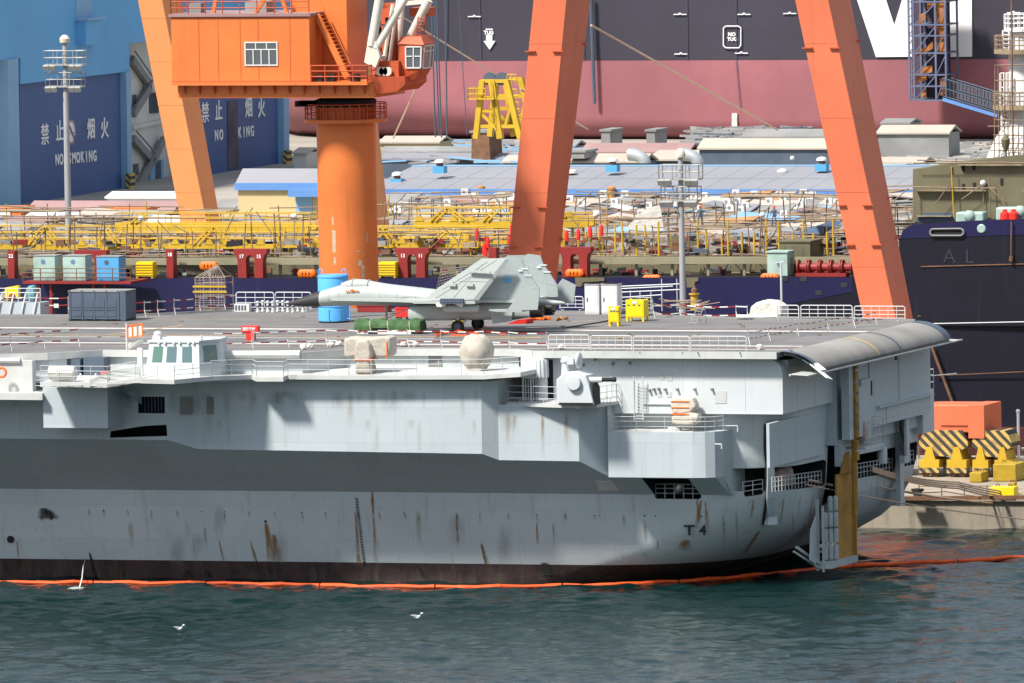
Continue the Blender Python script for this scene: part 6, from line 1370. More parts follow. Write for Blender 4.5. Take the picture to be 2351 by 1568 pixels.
win([Vector((xm, Yd+.15, zt0+.1)), Vector((xm, Yd+dp-.15, zt0+.1)), Vector((xm+.15, Yd+dp-.15, zt1-.1)), Vector((xm+.15, Yd+.15, zt1-.1))], 's', None, Vector((.06, 0, 0)), .1, ((.6,), (.75,)))
# hoisting wires hanging right of the crane
for k, (x0, x1, y1, yt, lab) in enumerate(((990, 1000, 315, -20, 'leftmost dark hoisting wire hanging right of the crane cab'), (996, 1009, 312, -20, 'second dark hoisting wire from the left'), (1002, 1014, 316, -20, 'third dark hoisting wire from the left'), (1022, 1026, 312, -20, 'dark hoisting wire right of the close group'), (1052, 1072, 310, -20, 'thin wire farthest right, leaning towards the yellow tower'))):
    mb = MB(); mb.tube(at(x0, yt, Y=120), at(x1, y1, Y=120), .07 if k < 4 else .04, 5); tag(mb.build('hoist_wire', M['slate'], smooth=True), lab, 'wire', 'hoisting wires')
for (a, b, r, lab) in (((925, 40), (1140, 172), .08, 'pale stay rope slanting from the crane jib down to the yellow tower'), ((970, 170), (903, 317), .08, 'pale rope slanting down left from under the crane cab'), ((1357, 58), (1785, 298), .1, 'pale rope slanting down right from the left gantry leg'), ((1195, 205), (1350, 297), .09, 'pale rope passing behind the left gantry leg')):
    mb = MB(); mb.tube(at(*a, Y=140), at(*b, Y=330), r, 5); tag(mb.build('stay_rope', M['rope'], smooth=True), lab, 'rope', 'slanting ropes')
p = [at(2100, 744, Y=60.), at(2400, 738, Y=60.)]; mb = MB(); mb.tube(p[0], p[1], .045, 5); tag(mb.build('stern_line', M['rail']), 'thin pale line running right from the stern corner across the black hull', 'line')
# ================================================================ flood light masts
def mast(xb, xt, yb, yt, Y, lab, wide, two=True, zb=2.):
    b = at(xb, yb, Y=Y); tq = at(xt, yt, Y=Y); b = Vector((b.x, Y, zb)); top_ = Vector((b.x, Y, tq.z)); t = thing('light_mast', b, lab, 'light mast'); H = top_.z-zb; R = .32*wide
    mb = MB(); mb.tube(b, top_, R, 14, R*.6); mb.build('mast_pole', M['lampg'], t, smooth=True)
    mb = MB(); mb.lathe(top_+Vector((0, 0, -.3)), [(R*1.2, 0), (R*1.3, .35), (R*.8, .6), (.1, .7)], 12); mb.build('mast_head', M['tent'], t, smooth=True)
    w = 1.5*wide
    for k, (dz, ww) in enumerate(((-2.0*wide, w*1.1), (-3.7*wide, w))):
        mb = MB(); c = top_+Vector((0, 0, dz)); mb.box(c.x-ww, c.y-.5, c.z-.08, c.x+ww, c.y+.5, c.z+.05)
        railing(mb, [c+Vector((-ww, -.5, 0)), c+Vector((ww, -.5, 0)), c+Vector((ww, .5, 0)), c+Vector((-ww, .5, 0)), c+Vector((-ww, -.5, 0))], 1.1*wide, 1.0, .035, (.5, 1)); mb.build('lamp_gallery', M['steel'], t)
        for i in range(6):
            x = c.x-ww+(i+.5)*ww/3
            if abs(x-c.x) < R: continue
            mb = MB(); mb.obox((x, c.y-.75, c.z-.25), (.26, 0, 0), (0, .12, .06), (0, -.1, .2)); mb.build('flood_lamp', M['steel'], t)
mast(1568, 1553, 700, 352, 60., 'tall grey flood light mast on the quay, behind the white cabinets', 1.0)
mast(157, 147, 510, 90, 175., 'tall grey flood light mast in front of the blue hangar doors', 1.15)
p = at(1794, 700, Y=47.); t = thing('thin_pole', Vector((p.x, 47, 2)), 'thin pale pole with a small arm near the cream cover', 'pole'); mb = MB(); mb.tube(Vector((p.x, 47, 2)), at(1793, 602, Y=47.), .09, 8); mb.build('pole_shaft', M['rail'], t); mb = MB(); q = at(1793, 603, Y=47.); mb.bar(q+Vector((-.5, 0, 0)), q+Vector((.3, 0, .1)), .1); mb.build('pole_arm', M['rail'], t)
# ================================================================ the navy ship fitting out beyond the quay
random.seed(21)
def yb(X): return 110.3+(X+84)*.067
BS = thing('tanker_ship', (-80, 125, 0), 'long navy hulled ship being fitted out with scaffolding, lying behind the carrier', 'ship')
ZD = 15.0
xb0 = at(2065, 560, Y=116.).x
zf1 = at(2200, 508, Y=117.).z
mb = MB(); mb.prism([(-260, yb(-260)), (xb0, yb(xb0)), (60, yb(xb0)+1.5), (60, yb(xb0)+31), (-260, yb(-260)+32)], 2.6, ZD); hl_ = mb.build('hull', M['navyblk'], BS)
mb = MB(); mb.prism([(-260, yb(-260)+.3), (60, yb(xb0)+1.8), (60, yb(xb0)+31), (-260, yb(-260)+32)], -1, 2.6); mb.build('boot_topping', M['boot'], BS)
xn = at(1450, 660, Y=114.).x
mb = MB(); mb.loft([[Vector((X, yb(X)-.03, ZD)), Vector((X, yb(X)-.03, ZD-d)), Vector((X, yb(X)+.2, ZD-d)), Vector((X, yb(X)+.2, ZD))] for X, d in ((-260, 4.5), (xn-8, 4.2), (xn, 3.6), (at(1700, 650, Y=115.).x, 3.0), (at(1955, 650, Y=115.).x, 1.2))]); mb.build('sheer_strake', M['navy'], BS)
fp = [(2064, 552), (2074, 528), (2092, 517), (2200, 509), (2290, 505), (2420, 500)]
ybw = yb(xb0)-.15
F3 = [at(x, y, Y=ybw) for x, y in fp]
mb = MB(); mb.extr([Vector((p.x, ybw, p.z)) for p in F3]+[Vector((60, ybw, F3[-1].z)), Vector((60, ybw, 11)), Vector((F3[0].x, ybw, 11))], (0, 30, 0)); mb.build('forecastle', M['navyblk'], BS)
mb = MB(); q0 = at(2066, 548, Y=ybw); q1 = at(2420, 536, Y=ybw)
mb.extr([p+Vector((0, -.04, .02)) for p in F3]+[q1+Vector((0, -.04, 0)), q0+Vector((0, -.04, 0))], (0, .1, 0)); mb.build('bow_band', M['navy'], BS)
def flat(name, pts, Y, mat, par, d=.05): mb = MB(); mb.extr([at(x, y, Y=Y) for x, y in pts], (0, d, 0)); return mb.build(name, mat, par)
mb = MB(); a = [at(x, y, Y=ybw-.2) for x, y in ((2136, 530), (2140, 526), (2206, 525), (2212, 529), (2212, 537), (2206, 541), (2140, 541), (2136, 537))]; mb.pipe(a+[a[0]], .09, 6); mb.build('fairlead_rim', M['rgrey'], BS)
flat('fairlead', [(2139, 529), (2209, 528), (2209, 538), (2139, 539)], ybw-.1, M['dark'], BS)
c = at(2253, 525, Y=ybw-.1); mb = MB(); mb.lathe(c, [(.3, -.05), (.38, 0), (.38, .06)], 16, 'Y'); mb.build('mooring_pipe', M['teal'], BS)
mb = MB()
for x, y in ((2117, 560), (2262, 566), (2325, 552), (2213, 664), (2268, 770), (2330, 866), (2262, 866), (1938, 654), (1880, 672), (1801, 640), (1845, 640)):
    p = at(x, y, Y=yb(at(x, y, Y=115.).x)-.04); mb.box(p.x-.3, p.y-.02, p.z-.2, p.x+.3, p.y+.04, p.z+.2)
mb.build('draught_plate', M['dull'], BS)
for s_, x in (('A', 2180), ('L', 2226)): p = at(x, 590, Y=ybw); text(s_, 1.7, p+Vector((0, -.03, 0)), (1, 0, 0), (0, 0, 1), M['dull'], BS, 'ghost_name', .02)
mb = MB(); a, b = at(2115, 612, Y=ybw), at(2420, 604, Y=ybw); mb.bar(a+Vector((0, -.05, 0)), b+Vector((0, -.05, 0)), .1, .08); a, b = at(2150, 862, Y=ybw), at(2420, 850, Y=ybw); mb.bar(a+Vector((0, -.05, 0)), b+Vector((0, -.05, 0)), .1, .06); mb.tube(at(2133, 780, Y=ybw-.5), at(2187, 925, Y=ybw-.5), .12, 6); mb.tube(at(2322, 508, Y=ybw-.3), at(2321, 595, Y=ybw-.3), .06, 5)
mb.tube(at(2322, 588, Y=ybw-.3), at(2321, 600, Y=ybw-.3), .16, 6); mb.build('hull_guard_bar', M['rusty'], BS)
mb = MB(); flatp = [(1687, 637), (1760, 637), (1760, 648), (1695, 660), (1688, 655)]
for x0, x1, y1 in ((1320, 1387, 658), (1575, 1603, 660)):
    Yq = yb(at(x0, 645, Y=114.).x)-.06; mb.extr([at(x, y, Y=Yq) for x, y in ((x0, 637), (x1, 637), (x1, 645), (x0+18, 648), (x0+15, y1), (x0+2, y1))], (0, .05, 0))
mb.build('primer_patch', M['olive'], BS)
# side beam and the wall beneath it
def yS(x, off): return yb(at(x, 620, Y=114.).x)+off
mb = MB()
XL, XR = -150, at(1955, 600, Y=118.).x
zb0_, zb1_ = at(1000, 607, Y=yS(1000, 2.5)).z, at(1000, 592, Y=yS(1000, 2.5)).z
mb.bar((XL, yb(XL)+2.7, (zb0_+zb1_)/2), (XR, yb(XR)+2.7, (zb0_+zb1_)/2), .5, zb1_-zb0_); mb.build('side_girder', M['beige'], BS)
mb = MB(); mb.bar((XL, yb(XL)+5.5, ZD+.7), (XR, yb(XR)+5.5, ZD+.7), .4, 1.5); mb.build('coaming', M['olive'], BS)
mb = MB(); k = XL
while k < XR: mb.bar((k, yb(k)+2.9, ZD), (k, yb(k)+2.9, zb0_+.2), .22); k += 3.1
mb.build('girder_post', M['beige'], BS)
mb = MB(); mb.prism([(XL, yb(XL)+6), (XR+4, yb(XR)+6), (XR+4, yb(XR)+27), (XL, yb(XL)+27)], ZD, zb1_-.4); mb.build('tank_deck', pm('deck_primer', (.20, .16, .13), .85, var=.35, vs=.25, streak=(.33, .28, .2), samt=.6), BS)
# numbered red frames
def stand(x0, x1, y0, y1, lab, nums, arch):
    Y = yS((x0+x1)/2, .8); g = [at(x0, y1, Y=Y), at(x1, y1, Y=Y), at(x1, y0, Y=Y), at(x0, y0, Y=Y)]; w = g[1].x-g[0].x; h = g[2].z-g[1].z; b = Vector((g[0].x, Y, ZD)); h = g[2].z-ZD
    t = thing('gallows', b+Vector((w/2, 0, 0)), lab, 'gallows', 'dark red gallows frames')
    mb = MB()
    if arch:
        lw = w*.26
        mb.extr([b+Vector((x*w, 0, z*h)) for x, z in ((.12, 0), (.38, 0), (.37, .6), (.39, .72), (.45, .78), (.5, .79), (.55, .78), (.61, .72), (.63, .6), (.62, 0), (.88, 0), (.88, .6), (.92, .78), (1, .86), (1, 1), (0, 1), (0, .86), (.08, .78), (.12, .6))], (0, .9, 0))
    else:
        mb.extr([b+Vector((x*w, 0, z*h)) for x, z in ((.06, 0), (.94, 0), (1, 1), (0, 1))], (0, .9, 0))
    mb.build('frame_plate', M['maroon'], t)
    for i, n in enumerate(nums):
        x = (.24, .76)[i] if arch else .5; text(n, .42, b+Vector((x*w, -.02, h*.82 if not arch else h*.74)), (1, 0, 0), (0, 0, 1), M['wink'], t, 'number', .01, .012)
stand(18, 34, 577, 640, 'dark red frame post numbered 22', ['22'], 0); stand(172, 245, 575, 640, 'dark red twin frame numbered 21 and 19, behind the teal tanks', ['21', '19'], 1); stand(382, 399, 573, 640, 'dark red frame post numbered 18', ['18'], 0)
stand(537, 613, 572, 640, 'dark red twin frame numbered 17 and 15', ['17', '15'], 1); stand(907, 985, 570, 638, 'dark red twin frame numbered 13 and 11', ['13', '11'], 1); stand(1122, 1140, 569, 636, 'dark red frame post without a number, left of the left gantry leg', [], 0); stand(1282, 1357, 568, 636, 'dark red twin frame without numbers, right of the left gantry leg', [], 1)
# tanks on the outboard platform
Yp_ = yS(180, -4.5)
t = thing('red_platform', at(180, 647, Y=Yp_), 'red steel platform on legs hung outside the navy hull at the left', 'platform'); a, b = at(52, 646, Y=Yp_), at(300, 646, Y=Yp_)
mb = MB(); mb.box(a.x, Yp_, a.z-.2, b.x, Yp_+4.4, a.z); mb.build('platform_floor', M['maroon'], t); zpl = a.z
mb = MB()
for x in (90, 117, 215, 241): p = at(x, 650, Y=Yp_+.5); mb.bar((p.x, Yp_+.5, 2.0), (p.x, Yp_+.5, zpl-.2), .22)
for z in (5, 8, 11): mb.bar((at(90, 650, Y=Yp_).x, Yp_+.5, z), (at(117, 650, Y=Yp_).x, Yp_+.5, z), .12); mb.bar((at(90, 650, Y=Yp_).x, Yp_+.5, z), (at(117, 650, Y=Yp_).x, Yp_+.5, z+3), .1)
mb.build('platform_leg', M['maroon'], t)
mb = MB(); railing(mb, [Vector((a.x, Yp_, zpl)), Vector((b.x, Yp_, zpl))], 1.1, 1.5, .035, (.33, .66, 1)); mb.build('platform_railing', M['rusty'], t)
for x0, x1, yt, mt, lab in ((77, 143, 588, 'teal', 'pale teal square tank on the red platform, left of two'), (145, 213, 588, 'teal', 'pale teal square tank on the red platform, in the middle'), (222, 290, 590, 'blue', 'blue square tank at the right end of the red platform')):
    Y = Yp_+.6; l_, r_ = at(x0, 640, Y=Y).x, at(x1, 640, Y=Y).x; w = (r_-l_)*.76; h = at(x0, yt, Y=Y).z-zpl; d = 1.7
    t = thing('square_tank', (l_+w/2, Y+d/2, zpl), lab, 'tank', 'square tanks on the red platform'); mb = MB(); mb.box(l_, Y, zpl+.02, l_+w, Y+d, zpl+h); mb.build('tank_body', M[mt], t, bevel=.05)
    mb = MB(); mb.box(l_-.04, Y-.04, zpl+h, l_+w+.04, Y+d+.04, zpl+h+.06); mb.build('tank_rim', M['rgrey'], t); mb = MB(); mb.lathe((l_+w*.45, Y-.03, zpl+h*.78), [(.02, 0), (.2, 0), (.2, .05)], 12, 'Y'); mb.build('tank_port', M['rblue'] if mt == 'teal' else M['slate'], t)
for x0, x1, lab in ((313, 357, 'yellow slatted box on the navy ship deck, left of frame 18'), (870, 914, 'yellow slatted box on the navy ship deck, left of frame 13')):
    Y = yS(x0, .3); l_, r_ = at(x0, 640, Y=Y).x, at(x1, 640, Y=Y).x; h = at(x0, 602, Y=Y).z-ZD; w = (r_-l_)*.86; t = thing('slatted_box', ((l_+r_)/2, Y, ZD), lab, 'box', 'yellow slatted boxes')
    mb = MB(); mb.box(l_, Y, ZD+.15, l_+w, Y+1, ZD+h); mb.build('box_body', M['yelb'], t); mb = MB()
    for k in range(5): mb.box(l_-.03, Y-.06, ZD+.25+k*h*.16, l_+w+.03, Y-.01, ZD+.31+k*h*.16)
    mb.build('box_rail', M['yel'], t); mb = MB()
    for f in (.05, .95): mb.box(l_+w*f-.08, Y, ZD, l_+w*f+.08, Y+.9, ZD+.16)
    mb.build('box_foot', M['yel'], t)
# yellow pipe gantries
def gantry(x0, x1, yt, yb_, off, lab, beam=.36, teeth=True, diag=()):
    Y = yS((x0+x1)/2, off); a, b = at(x0, yb_, Y=Y), at(x1, yb_, Y=Y); zt = at((x0+x1)/2, yt, Y=Y).z; z0 = (a.z+b.z)/2; H = zt-z0; a.z = b.z = z0
    t = thing('yellow_gantry', ((a.x+b.x)/2, Y+.8, z0), lab, 'gantry', 'yellow walkway gantries')
    mb = MB(); mb.box(a.x, Y, z0, b.x, Y+.3, z0+beam); mb.box(a.x, Y+1.6, z0, b.x, Y+1.9, z0+beam*.8); mb.box(a.x, Y+.3, z0+.05, b.x, Y+1.6, z0+.12); mb.build('gantry_beam', M['yel'], t)
    mb = MB(); n = int((b.x-a.x)/1.9)
    for yy in (Y+.05, Y+1.75):
        for i in range(n+1): x = a.x+(b.x-a.x)*i/n; mb.tube((x, yy, z0), (x, yy, zt), .035, 4)
        for k in (.45, .72, 1.0): mb.tube((a.x, yy, z0+H*k), (b.x, yy, z0+H*k), .04, 4)
    mb.build('gantry_rail', M['yel'], t)
    mb = MB()
    for xa, xb2 in diag:
        p, q = at(xa, yb_, Y=Y+.1).x, at(xb2, yb_, Y=Y+.1).x
        for o in (0, .45): mb.bar((p+o, Y-.05, z0+beam), (q+o, Y-.05, zt), .15)
    if diag: mb.build('gantry_brace', M['yel'], t)
    if teeth:
        mb = MB(); k = a.x+.6
        while k < b.x-.6: mb.extr([Vector((k-.4, Y-.04, z0+beam)), Vector((k+.4, Y-.04, z0+beam)), Vector((k+.15, Y-.04, z0+beam+.42)), Vector((k-.15, Y-.04, z0+beam+.42))], (0, .25, 0)); k += 1.55
        mb.build('gantry_tooth', M['yel'], t)
    mb = MB()
    for f in (.06, .3, .55, .8, .97): x = a.x+(b.x-a.x)*f; mb.bar((x, Y+1, zb1_-.5), (x, Y+1, z0), .18)
    mb.build('gantry_post', M['yel'], t)
gantry(-60, 266, 520, 573, 9, 'yellow walkway gantry at the far left above the teal tanks', diag=((66, 98), (132, 102)))
gantry(270, 628, 521, 571, 9.6, 'yellow walkway gantry between frames 18 and 17', diag=((232+35, 205+35), (445, 485), (520, 490)))
gantry(632, 1098, 521, 569, 9.3, 'yellow walkway gantry passing behind the orange crane column', diag=((640, 625+20), (850, 880), (905, 870)))
gantry(265, 712, 490, 531, 20, 'upper yellow walkway gantry left of the orange crane column', .7, False, diag=((300, 330),))
gantry(948, 1172, 478, 524, 18, 'upper yellow gantry left of the left orange gantry leg', .6, True, diag=((990, 1020), (1065, 1025), (1110, 1140)))
gantry(1252, 1350, 490, 522, 18, 'short upper yellow gantry right of the left orange gantry leg', .9, True, diag=((1290, 1262),))
gantry(850, 1165, 530, 560, 14, 'thin yellow gantry low behind the jet canopy', .25, False, diag=((1000, 1030), (1075, 1045)))
# scaffolding along the deck
SCF = ['scaffolding over the navy ship deck between the orange column and the left gantry leg', 'scaffolding over the navy ship deck right of the left gantry leg', 'scaffolding over the navy ship deck around the grey light mast', 'scaffolding over the navy ship deck left of the right gantry leg', 'dense scaffolding just left of the olive deckhouse, behind the right gantry leg', 'scaffold poles standing in front of the olive deckhouse wall', 'scaffolding behind the yellow gantries at the left', 'scaffolding behind the upper yellow gantry, above the jet']
def scaffold(x0, x1, y0, y1, off, lab, depth=3.0, step=1.7, lift=1.55, dens=.75, mat='scaf', yellow=.25):
    Y = yS((x0+x1)/2, off); a, b = at(x0, y1, Y=Y), at(x1, y1, Y=Y); z0 = (a.z+b.z)/2; z1 = at((x0+x1)/2, y0, Y=Y).z; t = thing('scaffolding', ((a.x+b.x)/2, Y, z0), lab, 'scaffolding')
    nx = max(1, int((b.x-a.x)/step)); nz = max(1, int((z1-z0)/lift)); pl_ = MB(); mb = MB(); yl = MB()
    for i in range(nx+1):
        x = a.x+(b.x-a.x)*i/nx
        for y_ in (Y, Y+depth):
            h = random.uniform(.6, 1.12); (yl if random.random() < yellow else mb).tube((x+random.uniform(-.3, .3), y_, z0), (x+random.uniform(-.1, .1), y_, z0+(z1-z0)*h), .055, 4)
    for k in range(nz+1):
        z = z0+.3+(z1-z0-.3)*k/max(1, nz)
        for y_ in (Y, Y+depth):
            x = a.x
            while x < b.x:
                L = random.uniform(4, 9)
                if random.random() < dens: mb.tube((x, y_-.05, z+random.uniform(-.15, .15)), (min(b.x+.5, x+L), y_-.05, z+random.uniform(-.15, .15)), .05, 4)
                x += L*.8
        x = a.x
        while x < b.x:
            L = random.uniform(2, 4)
            if random.random() < .45: pl_.box(x, Y+.2, z-.3, x+L, Y+depth-.4, z-.22)
            x += L
    for i in range(int((b.x-a.x)*.5)):
        x = random.uniform(a.x, b.x); z = random.uniform(z0, z1-1); mb.tube((x, Y-.1, z), (x+random.uniform(-2, 2), Y-.1, z+random.uniform(1, 2)), .045, 4)
    mb.build('scaffold_tubes', M[mat], t)
    if pl_.f: pl_.build('scaffold_boards', M['plank'], t)
    if yl.f: yl.build('yellow_posts', M['yel'], t)
scaffold(850, 1165, 535, 596, 6.5, SCF[0]); scaffold(1295, 1500, 505, 592, 7, SCF[1], 4, 1.6, 1.4, .9, yellow=.4); scaffold(1500, 1760, 520, 592, 6.5, SCF[2], 4, 1.6, 1.4, .9, yellow=.4); scaffold(1750, 1950, 500, 592, 7, SCF[3], 5, 1.6, 1.4, .9)
scaffold(1950, 2095, 436, 560, 8, SCF[4], 5, 1.3, 1.3, .95, yellow=.1); scaffold(-40, 700, 540, 600, 12, SCF[6], 4, 2.1, 1.7, .5, yellow=.3); scaffold(850, 1170, 470, 530, 26, SCF[7], 4, 2.0, 1.6, .8, yellow=.3)
scaffold(-40, 700, 500, 590, 4.5, 'brown scaffold poles in front of the yellow gantries at the left', 1.2, 2.6, 1.9, .5, yellow=.1); scaffold(-40, 700, 480, 590, 30, 'tall brown scaffold poles behind the yellow gantries at the left', 4, 2.2, 1.7, .7, yellow=.1)
scaffold(1380, 1960, 600, 637, 3.4, 'low scaffold rails under the beige girder left of the right gantry leg', .8, 2.2, .8, .7, yellow=.05)
# stanchions: yellow posts and red bottles along the deck
random.seed(3); y0_ = None; labs = 'slim yellow post standing among the deck scaffolding right of the left gantry leg'
for i in range(24):
    x = 1300+i*27+random.uniform(-8, 8)
    if 1535 < x < 1590: continue
    Y = yS(x, random.uniform(5.8, 7)); p = at(x, 590, Y=Y); p.z = zb1_-.4; h = random.uniform(1.8, 3.4)
    if y0_ is None: mb = MB(); mb.tube(p, p+Vector((0, 0, 2.6)), .085, 6); y0_ = mb.build('yellow_post', M['yel']); tag(y0_, labs, 'post', 'yellow posts on the ship deck')
    else: c = y0_.copy(); COL.objects.link(c); c.location = p; c.scale = (1, 1, h/2.6)
r0 = None
for x, y in ((1301, 545), (1328, 541), (1355, 536), (1381, 532), (1095, 540), (1120, 560), (1170, 552), (1115, 585), (1265, 590), (1175, 530), (790, 585), (1112, 575)):
    Y = yS(x, 6.2); p = at(x, y+10, Y=Y)
    if r0 is None: mb = MB(); mb.lathe(p, [(.08, 0), (.18, .05), (.18, .75), (.1, .9), (.06, 1.0)], 8); r0 = mb.build('gas_bottle', M['red'], smooth=True); tag(r0, 'small red gas bottle hung up in the deck scaffolding', 'bottle', 'red bottles in the scaffolding')
    else: c = r0.copy(); COL.objects.link(c); c.location = p
mb = None
for x, y, lab in ((705, 628, 'orange coiled fitting on the navy ship edge left of the column'), (1320, 627, 'orange coiled fitting left of the unnumbered twin frame'), (1497, 640, 'orange coiled fitting left of the grey light mast'), (1768, 637, 'orange coiled fitting right of the grey light mast'), (480, 610, 'orange fitting above the netted scaffold')):
    Y = yS(x, .6); p = at(x, y, Y=Y); mb = MB()
    for k in range(4): mb.lathe(p+Vector((-.45+.3*k, 0, 0)), [(.22, -.3), (.36, -.2), (.36, .2), (.22, .3)], 8, 'Y')
    tag(mb.build('orange_fitting', M['orangev'], smooth=True), lab, 'fitting')
# olive structures on the right part of the deck
def house(x0, x1, y0, y1, off, d, mat, name, lab, cat, side=None, extra=None):
    Y = yS((x0+x1)/2, off); a, b = at(x0, y1, Y=Y), at(x1, y1, Y=Y); z1 = at((x0+x1)/2, y0, Y=Y).z; w = b.x-a.x-d*.3
    t = thing(name, ((a.x+b.x)/2, Y+d/2, a.z), lab, cat); mb = MB(); mb.box(a.x, Y, a.z, a.x+w, Y+d, z1); mb.build('body', M[mat], t); mb = MB(); mb.box(a.x-.1, Y-.1, z1, a.x+w+.1, Y+d+.1, z1+.12); mb.build('roof', M[mat], t)
    if extra: extra(t, a, w, Y, z1)
    return t
def ex1(t, a, w, Y, z1):
    mb = MB()
    for k in range(3): mb.box(a.x+w*(.15+.3*k), Y-.03, a.z+.4, a.x+w*(.15+.3*k)+.05, Y, z1-.3)
    mb.build('seam', M['olive'], t)
house(1790, 1888, 556, 612, 4.0, 3.5, 'olive', 'deckhouse', 'low olive deckhouse between the light mast and the right gantry leg', 'deckhouse', extra=ex1)
def ex2(t, a, w, Y, z1):
    mb = MB(); mb.lathe((a.x+w*.6, Y-.05, z1-.9), [(.02, 0), (.22, 0), (.22, .06)], 10, 'Y'); mb.build('port', M['rblue'], t)
house(1762, 1822, 580, 633, 1.6, 1.8, 'teal', 'teal_cabinet', 'pale teal cabinet in front of the low olive deckhouse', 'cabinet', extra=ex2)
mb = MB(); a, b = at(1832, 634, Y=yS(1880, 1.2)), at(1946, 606, Y=yS(1880, 1.2)); Y = a.y
for k in range(5): x = a.x+(b.x-a.x)*k/4.5; mb.lathe((x, Y, a.z+.75), [(.2, 0), (.65, .05), (.65, .15), (.35, .2), (.35, .8), (.65, .85), (.65, .95), (.2, 1)], 14, 'X')
mb.box(a.x, Y-.6, a.z, b.x, Y+.6, a.z+.3); tag(mb.build('mooring_winch', M['maroon'], smooth=True), 'dark red mooring winches in a row left of the right gantry leg', 'winch')
Yo = ybw+2.5
o0, o1 = at(2094, 500, Y=Yo), at(2420, 500, Y=Yo)
t = thing('forecastle_house', ((o0.x+o1.x)/2, Yo+6, F3[2].z-.5), 'olive primed deckhouse block with a sloping top on the bow of the navy ship', 'deckhouse')
pts = [at(x, y, Y=Yo) for x, y in ((2095, 512), (2420, 506), (2420, 352), (2330, 358), (2180, 375), (2118, 387), (2096, 388))]
mb = MB(); mb.extr(pts, (0, 12, 0)); mb.build('house_wall', M['olive'], t)
mb = MB()
for x, y in ((2186, 434), (2212, 430), (2237, 427), (2300, 417), (2185, 392), (2212, 385), (2236, 383)): p = at(x, y, Y=Yo-.02); mb.box(p.x-.12, p.y-.04, p.z-.28, p.x+.12, p.y+.03, p.z+.28)
mb.build('vent_slot', M['dark'], t)
mb = MB(); a, b = at(2200, 508, Y=Yo-.05), at(2194, 487, Y=Yo-.05); mb.extr([at(x, y, Y=Yo-.06) for x, y in ((2100, 510), (2118, 488), (2185, 488), (2190, 510))], (0, .06, 0)); mb.build('dark_opening', M['slate'], t)
scaffold(2100, 2360, 372, 498, 1.2, SCF[5], 1.0, 2.6, 1.9, .55, yellow=.05)
for x0, x1, y0, lab in ((2194, 2258, 487, 'pale teal machine housing on the bow deck, left of two'), (2286, 2400, 476, 'pale teal machine housing on the bow deck at the right edge')):
    Y = ybw+.8; a, b = at(x0, 512, Y=Y), at(x1, 512, Y=Y); z1 = at(x0, y0, Y=Y).z; t = thing('machine_housing', ((a.x+b.x)/2, Y, a.z), lab, 'machine'); mb = MB(); mb.box(a.x, Y, a.z-.3, b.x, Y+1.4, z1); mb.build('housing', M['teal'], t, bevel=.15); mb = MB(); mb.ball(((a.x+b.x)/2, Y, z1-.3), .5, .3, .5, 6); mb.build('housing_dome', M['teal'], t, smooth=True)
p = at(2318, 506, Y=ybw+.3); t = thing('orange_lamp_pair', p, 'pair of orange lamp housings in front of the right teal machine', 'lamp housing')
for k in range(2): mb = MB(); mb.lathe(p+Vector((-.4+.75*k, 0, 0)), [(.3, 0), (.42, .1), (.4, .6), (.2, .75), (.2, .9), (.05, .95)], 12); mb.build('lamp_body', M['red'], t, smooth=True)
# white radar tower under construction
Yw = ybw+9; c = at(2351, 365, Y=Yw); zt_ = at(2351, 45, Y=Yw).z; R = (c.x-at(2318, 300, Y=Yw).x)
t = thing('white_tower', (c.x, Yw, c.z), 'white round tower with railed platforms at the right edge of the photo', 'tower'); C3 = Vector((c.x, Yw, 0))
def zy(y): return at(2330, y, Y=Yw).z
mb = MB(); mb.lathe(C3, [(R*2.6, zy(362)), (R*2.0, zy(318)), (R*1.3, zy(285)), (R, zy(262)), (R*.95, zy(80)), (R*1.1, zy(74))], 28); mb.build('tower_shell', M['white'], t, smooth=True)
for y, rr, th, mt in ((122, 1.95, .35, 'plank'), (250, 2.1, .35, 'plank'), (72, 1.25, .3, 'white')):
    mb = MB(); mb.lathe(C3, [(R*.9, zy(y)), (R*rr, zy(y)), (R*rr, zy(y)+th), (R*.9, zy(y)+th)], 24); mb.build('tower_platform', M[mt], t)
    mb = MB(); n = 18; ps = [C3+Vector((R*rr*.97*math.cos(2*math.pi*i/n), R*rr*.97*math.sin(2*math.pi*i/n), zy(y)+th)) for i in range(n+1)]
    for p in ps: mb.tube(p, p+Vector((0, 0, 1.15)), .05, 4)
    for k in (.4, .8, 1.15): mb.pipe([p+Vector((0, 0, k)) for p in ps], .045, 4)
    mb.build('platform_railing', M['white'] if y == 72 else M['scaf'], t)
mb = MB()
for x0, y0, y1 in ((2303, 70, 120), (2297, 168, 250), (2306, 168, 250), (2300, 255, 300)): a, b = at(x0, y1, Y=Yw-1.5), at(x0, y0, Y=Yw-1.5); mb.tube(a, b, .1, 6); mb.tube(a+Vector((.55, 0, 0)), b+Vector((.55, 0, 0)), .1, 6); [mb.tube(a.lerp(b, k/5), a.lerp(b, k/5)+Vector((.55, 0, 0)), .05, 4) for k in range(6)]
mb.build('tower_ladder', M['white'], t)
mb = MB()
for i in range(7): x = 2283+i*11; a = at(x, 362, Y=Yw-3); b = at(x+random.uniform(-3, 3), random.uniform(140, 290), Y=Yw-3); mb.tube(a, b, .05, 4)
for y in (150, 185, 215, 275, 290, 310, 330, 345): mb.tube(at(2272+random.uniform(-6, 20), y, Y=Yw-3), at(2360, y+random.uniform(-2, 2), Y=Yw-3), .045, 4)
tag(mb.build('scaffolding', M['scaf']), 'light scaffold poles standing around the white tower at the right edge', 'scaffolding')
mb = MB(); mb.tube(at(2322, -10, Y=Yw-6), at(2327, 480, Y=Yw-6), .08, 5); tag(mb.build('hoist_wire', M['rusty']), 'thin dark wire hanging in front of the white tower', 'wire')
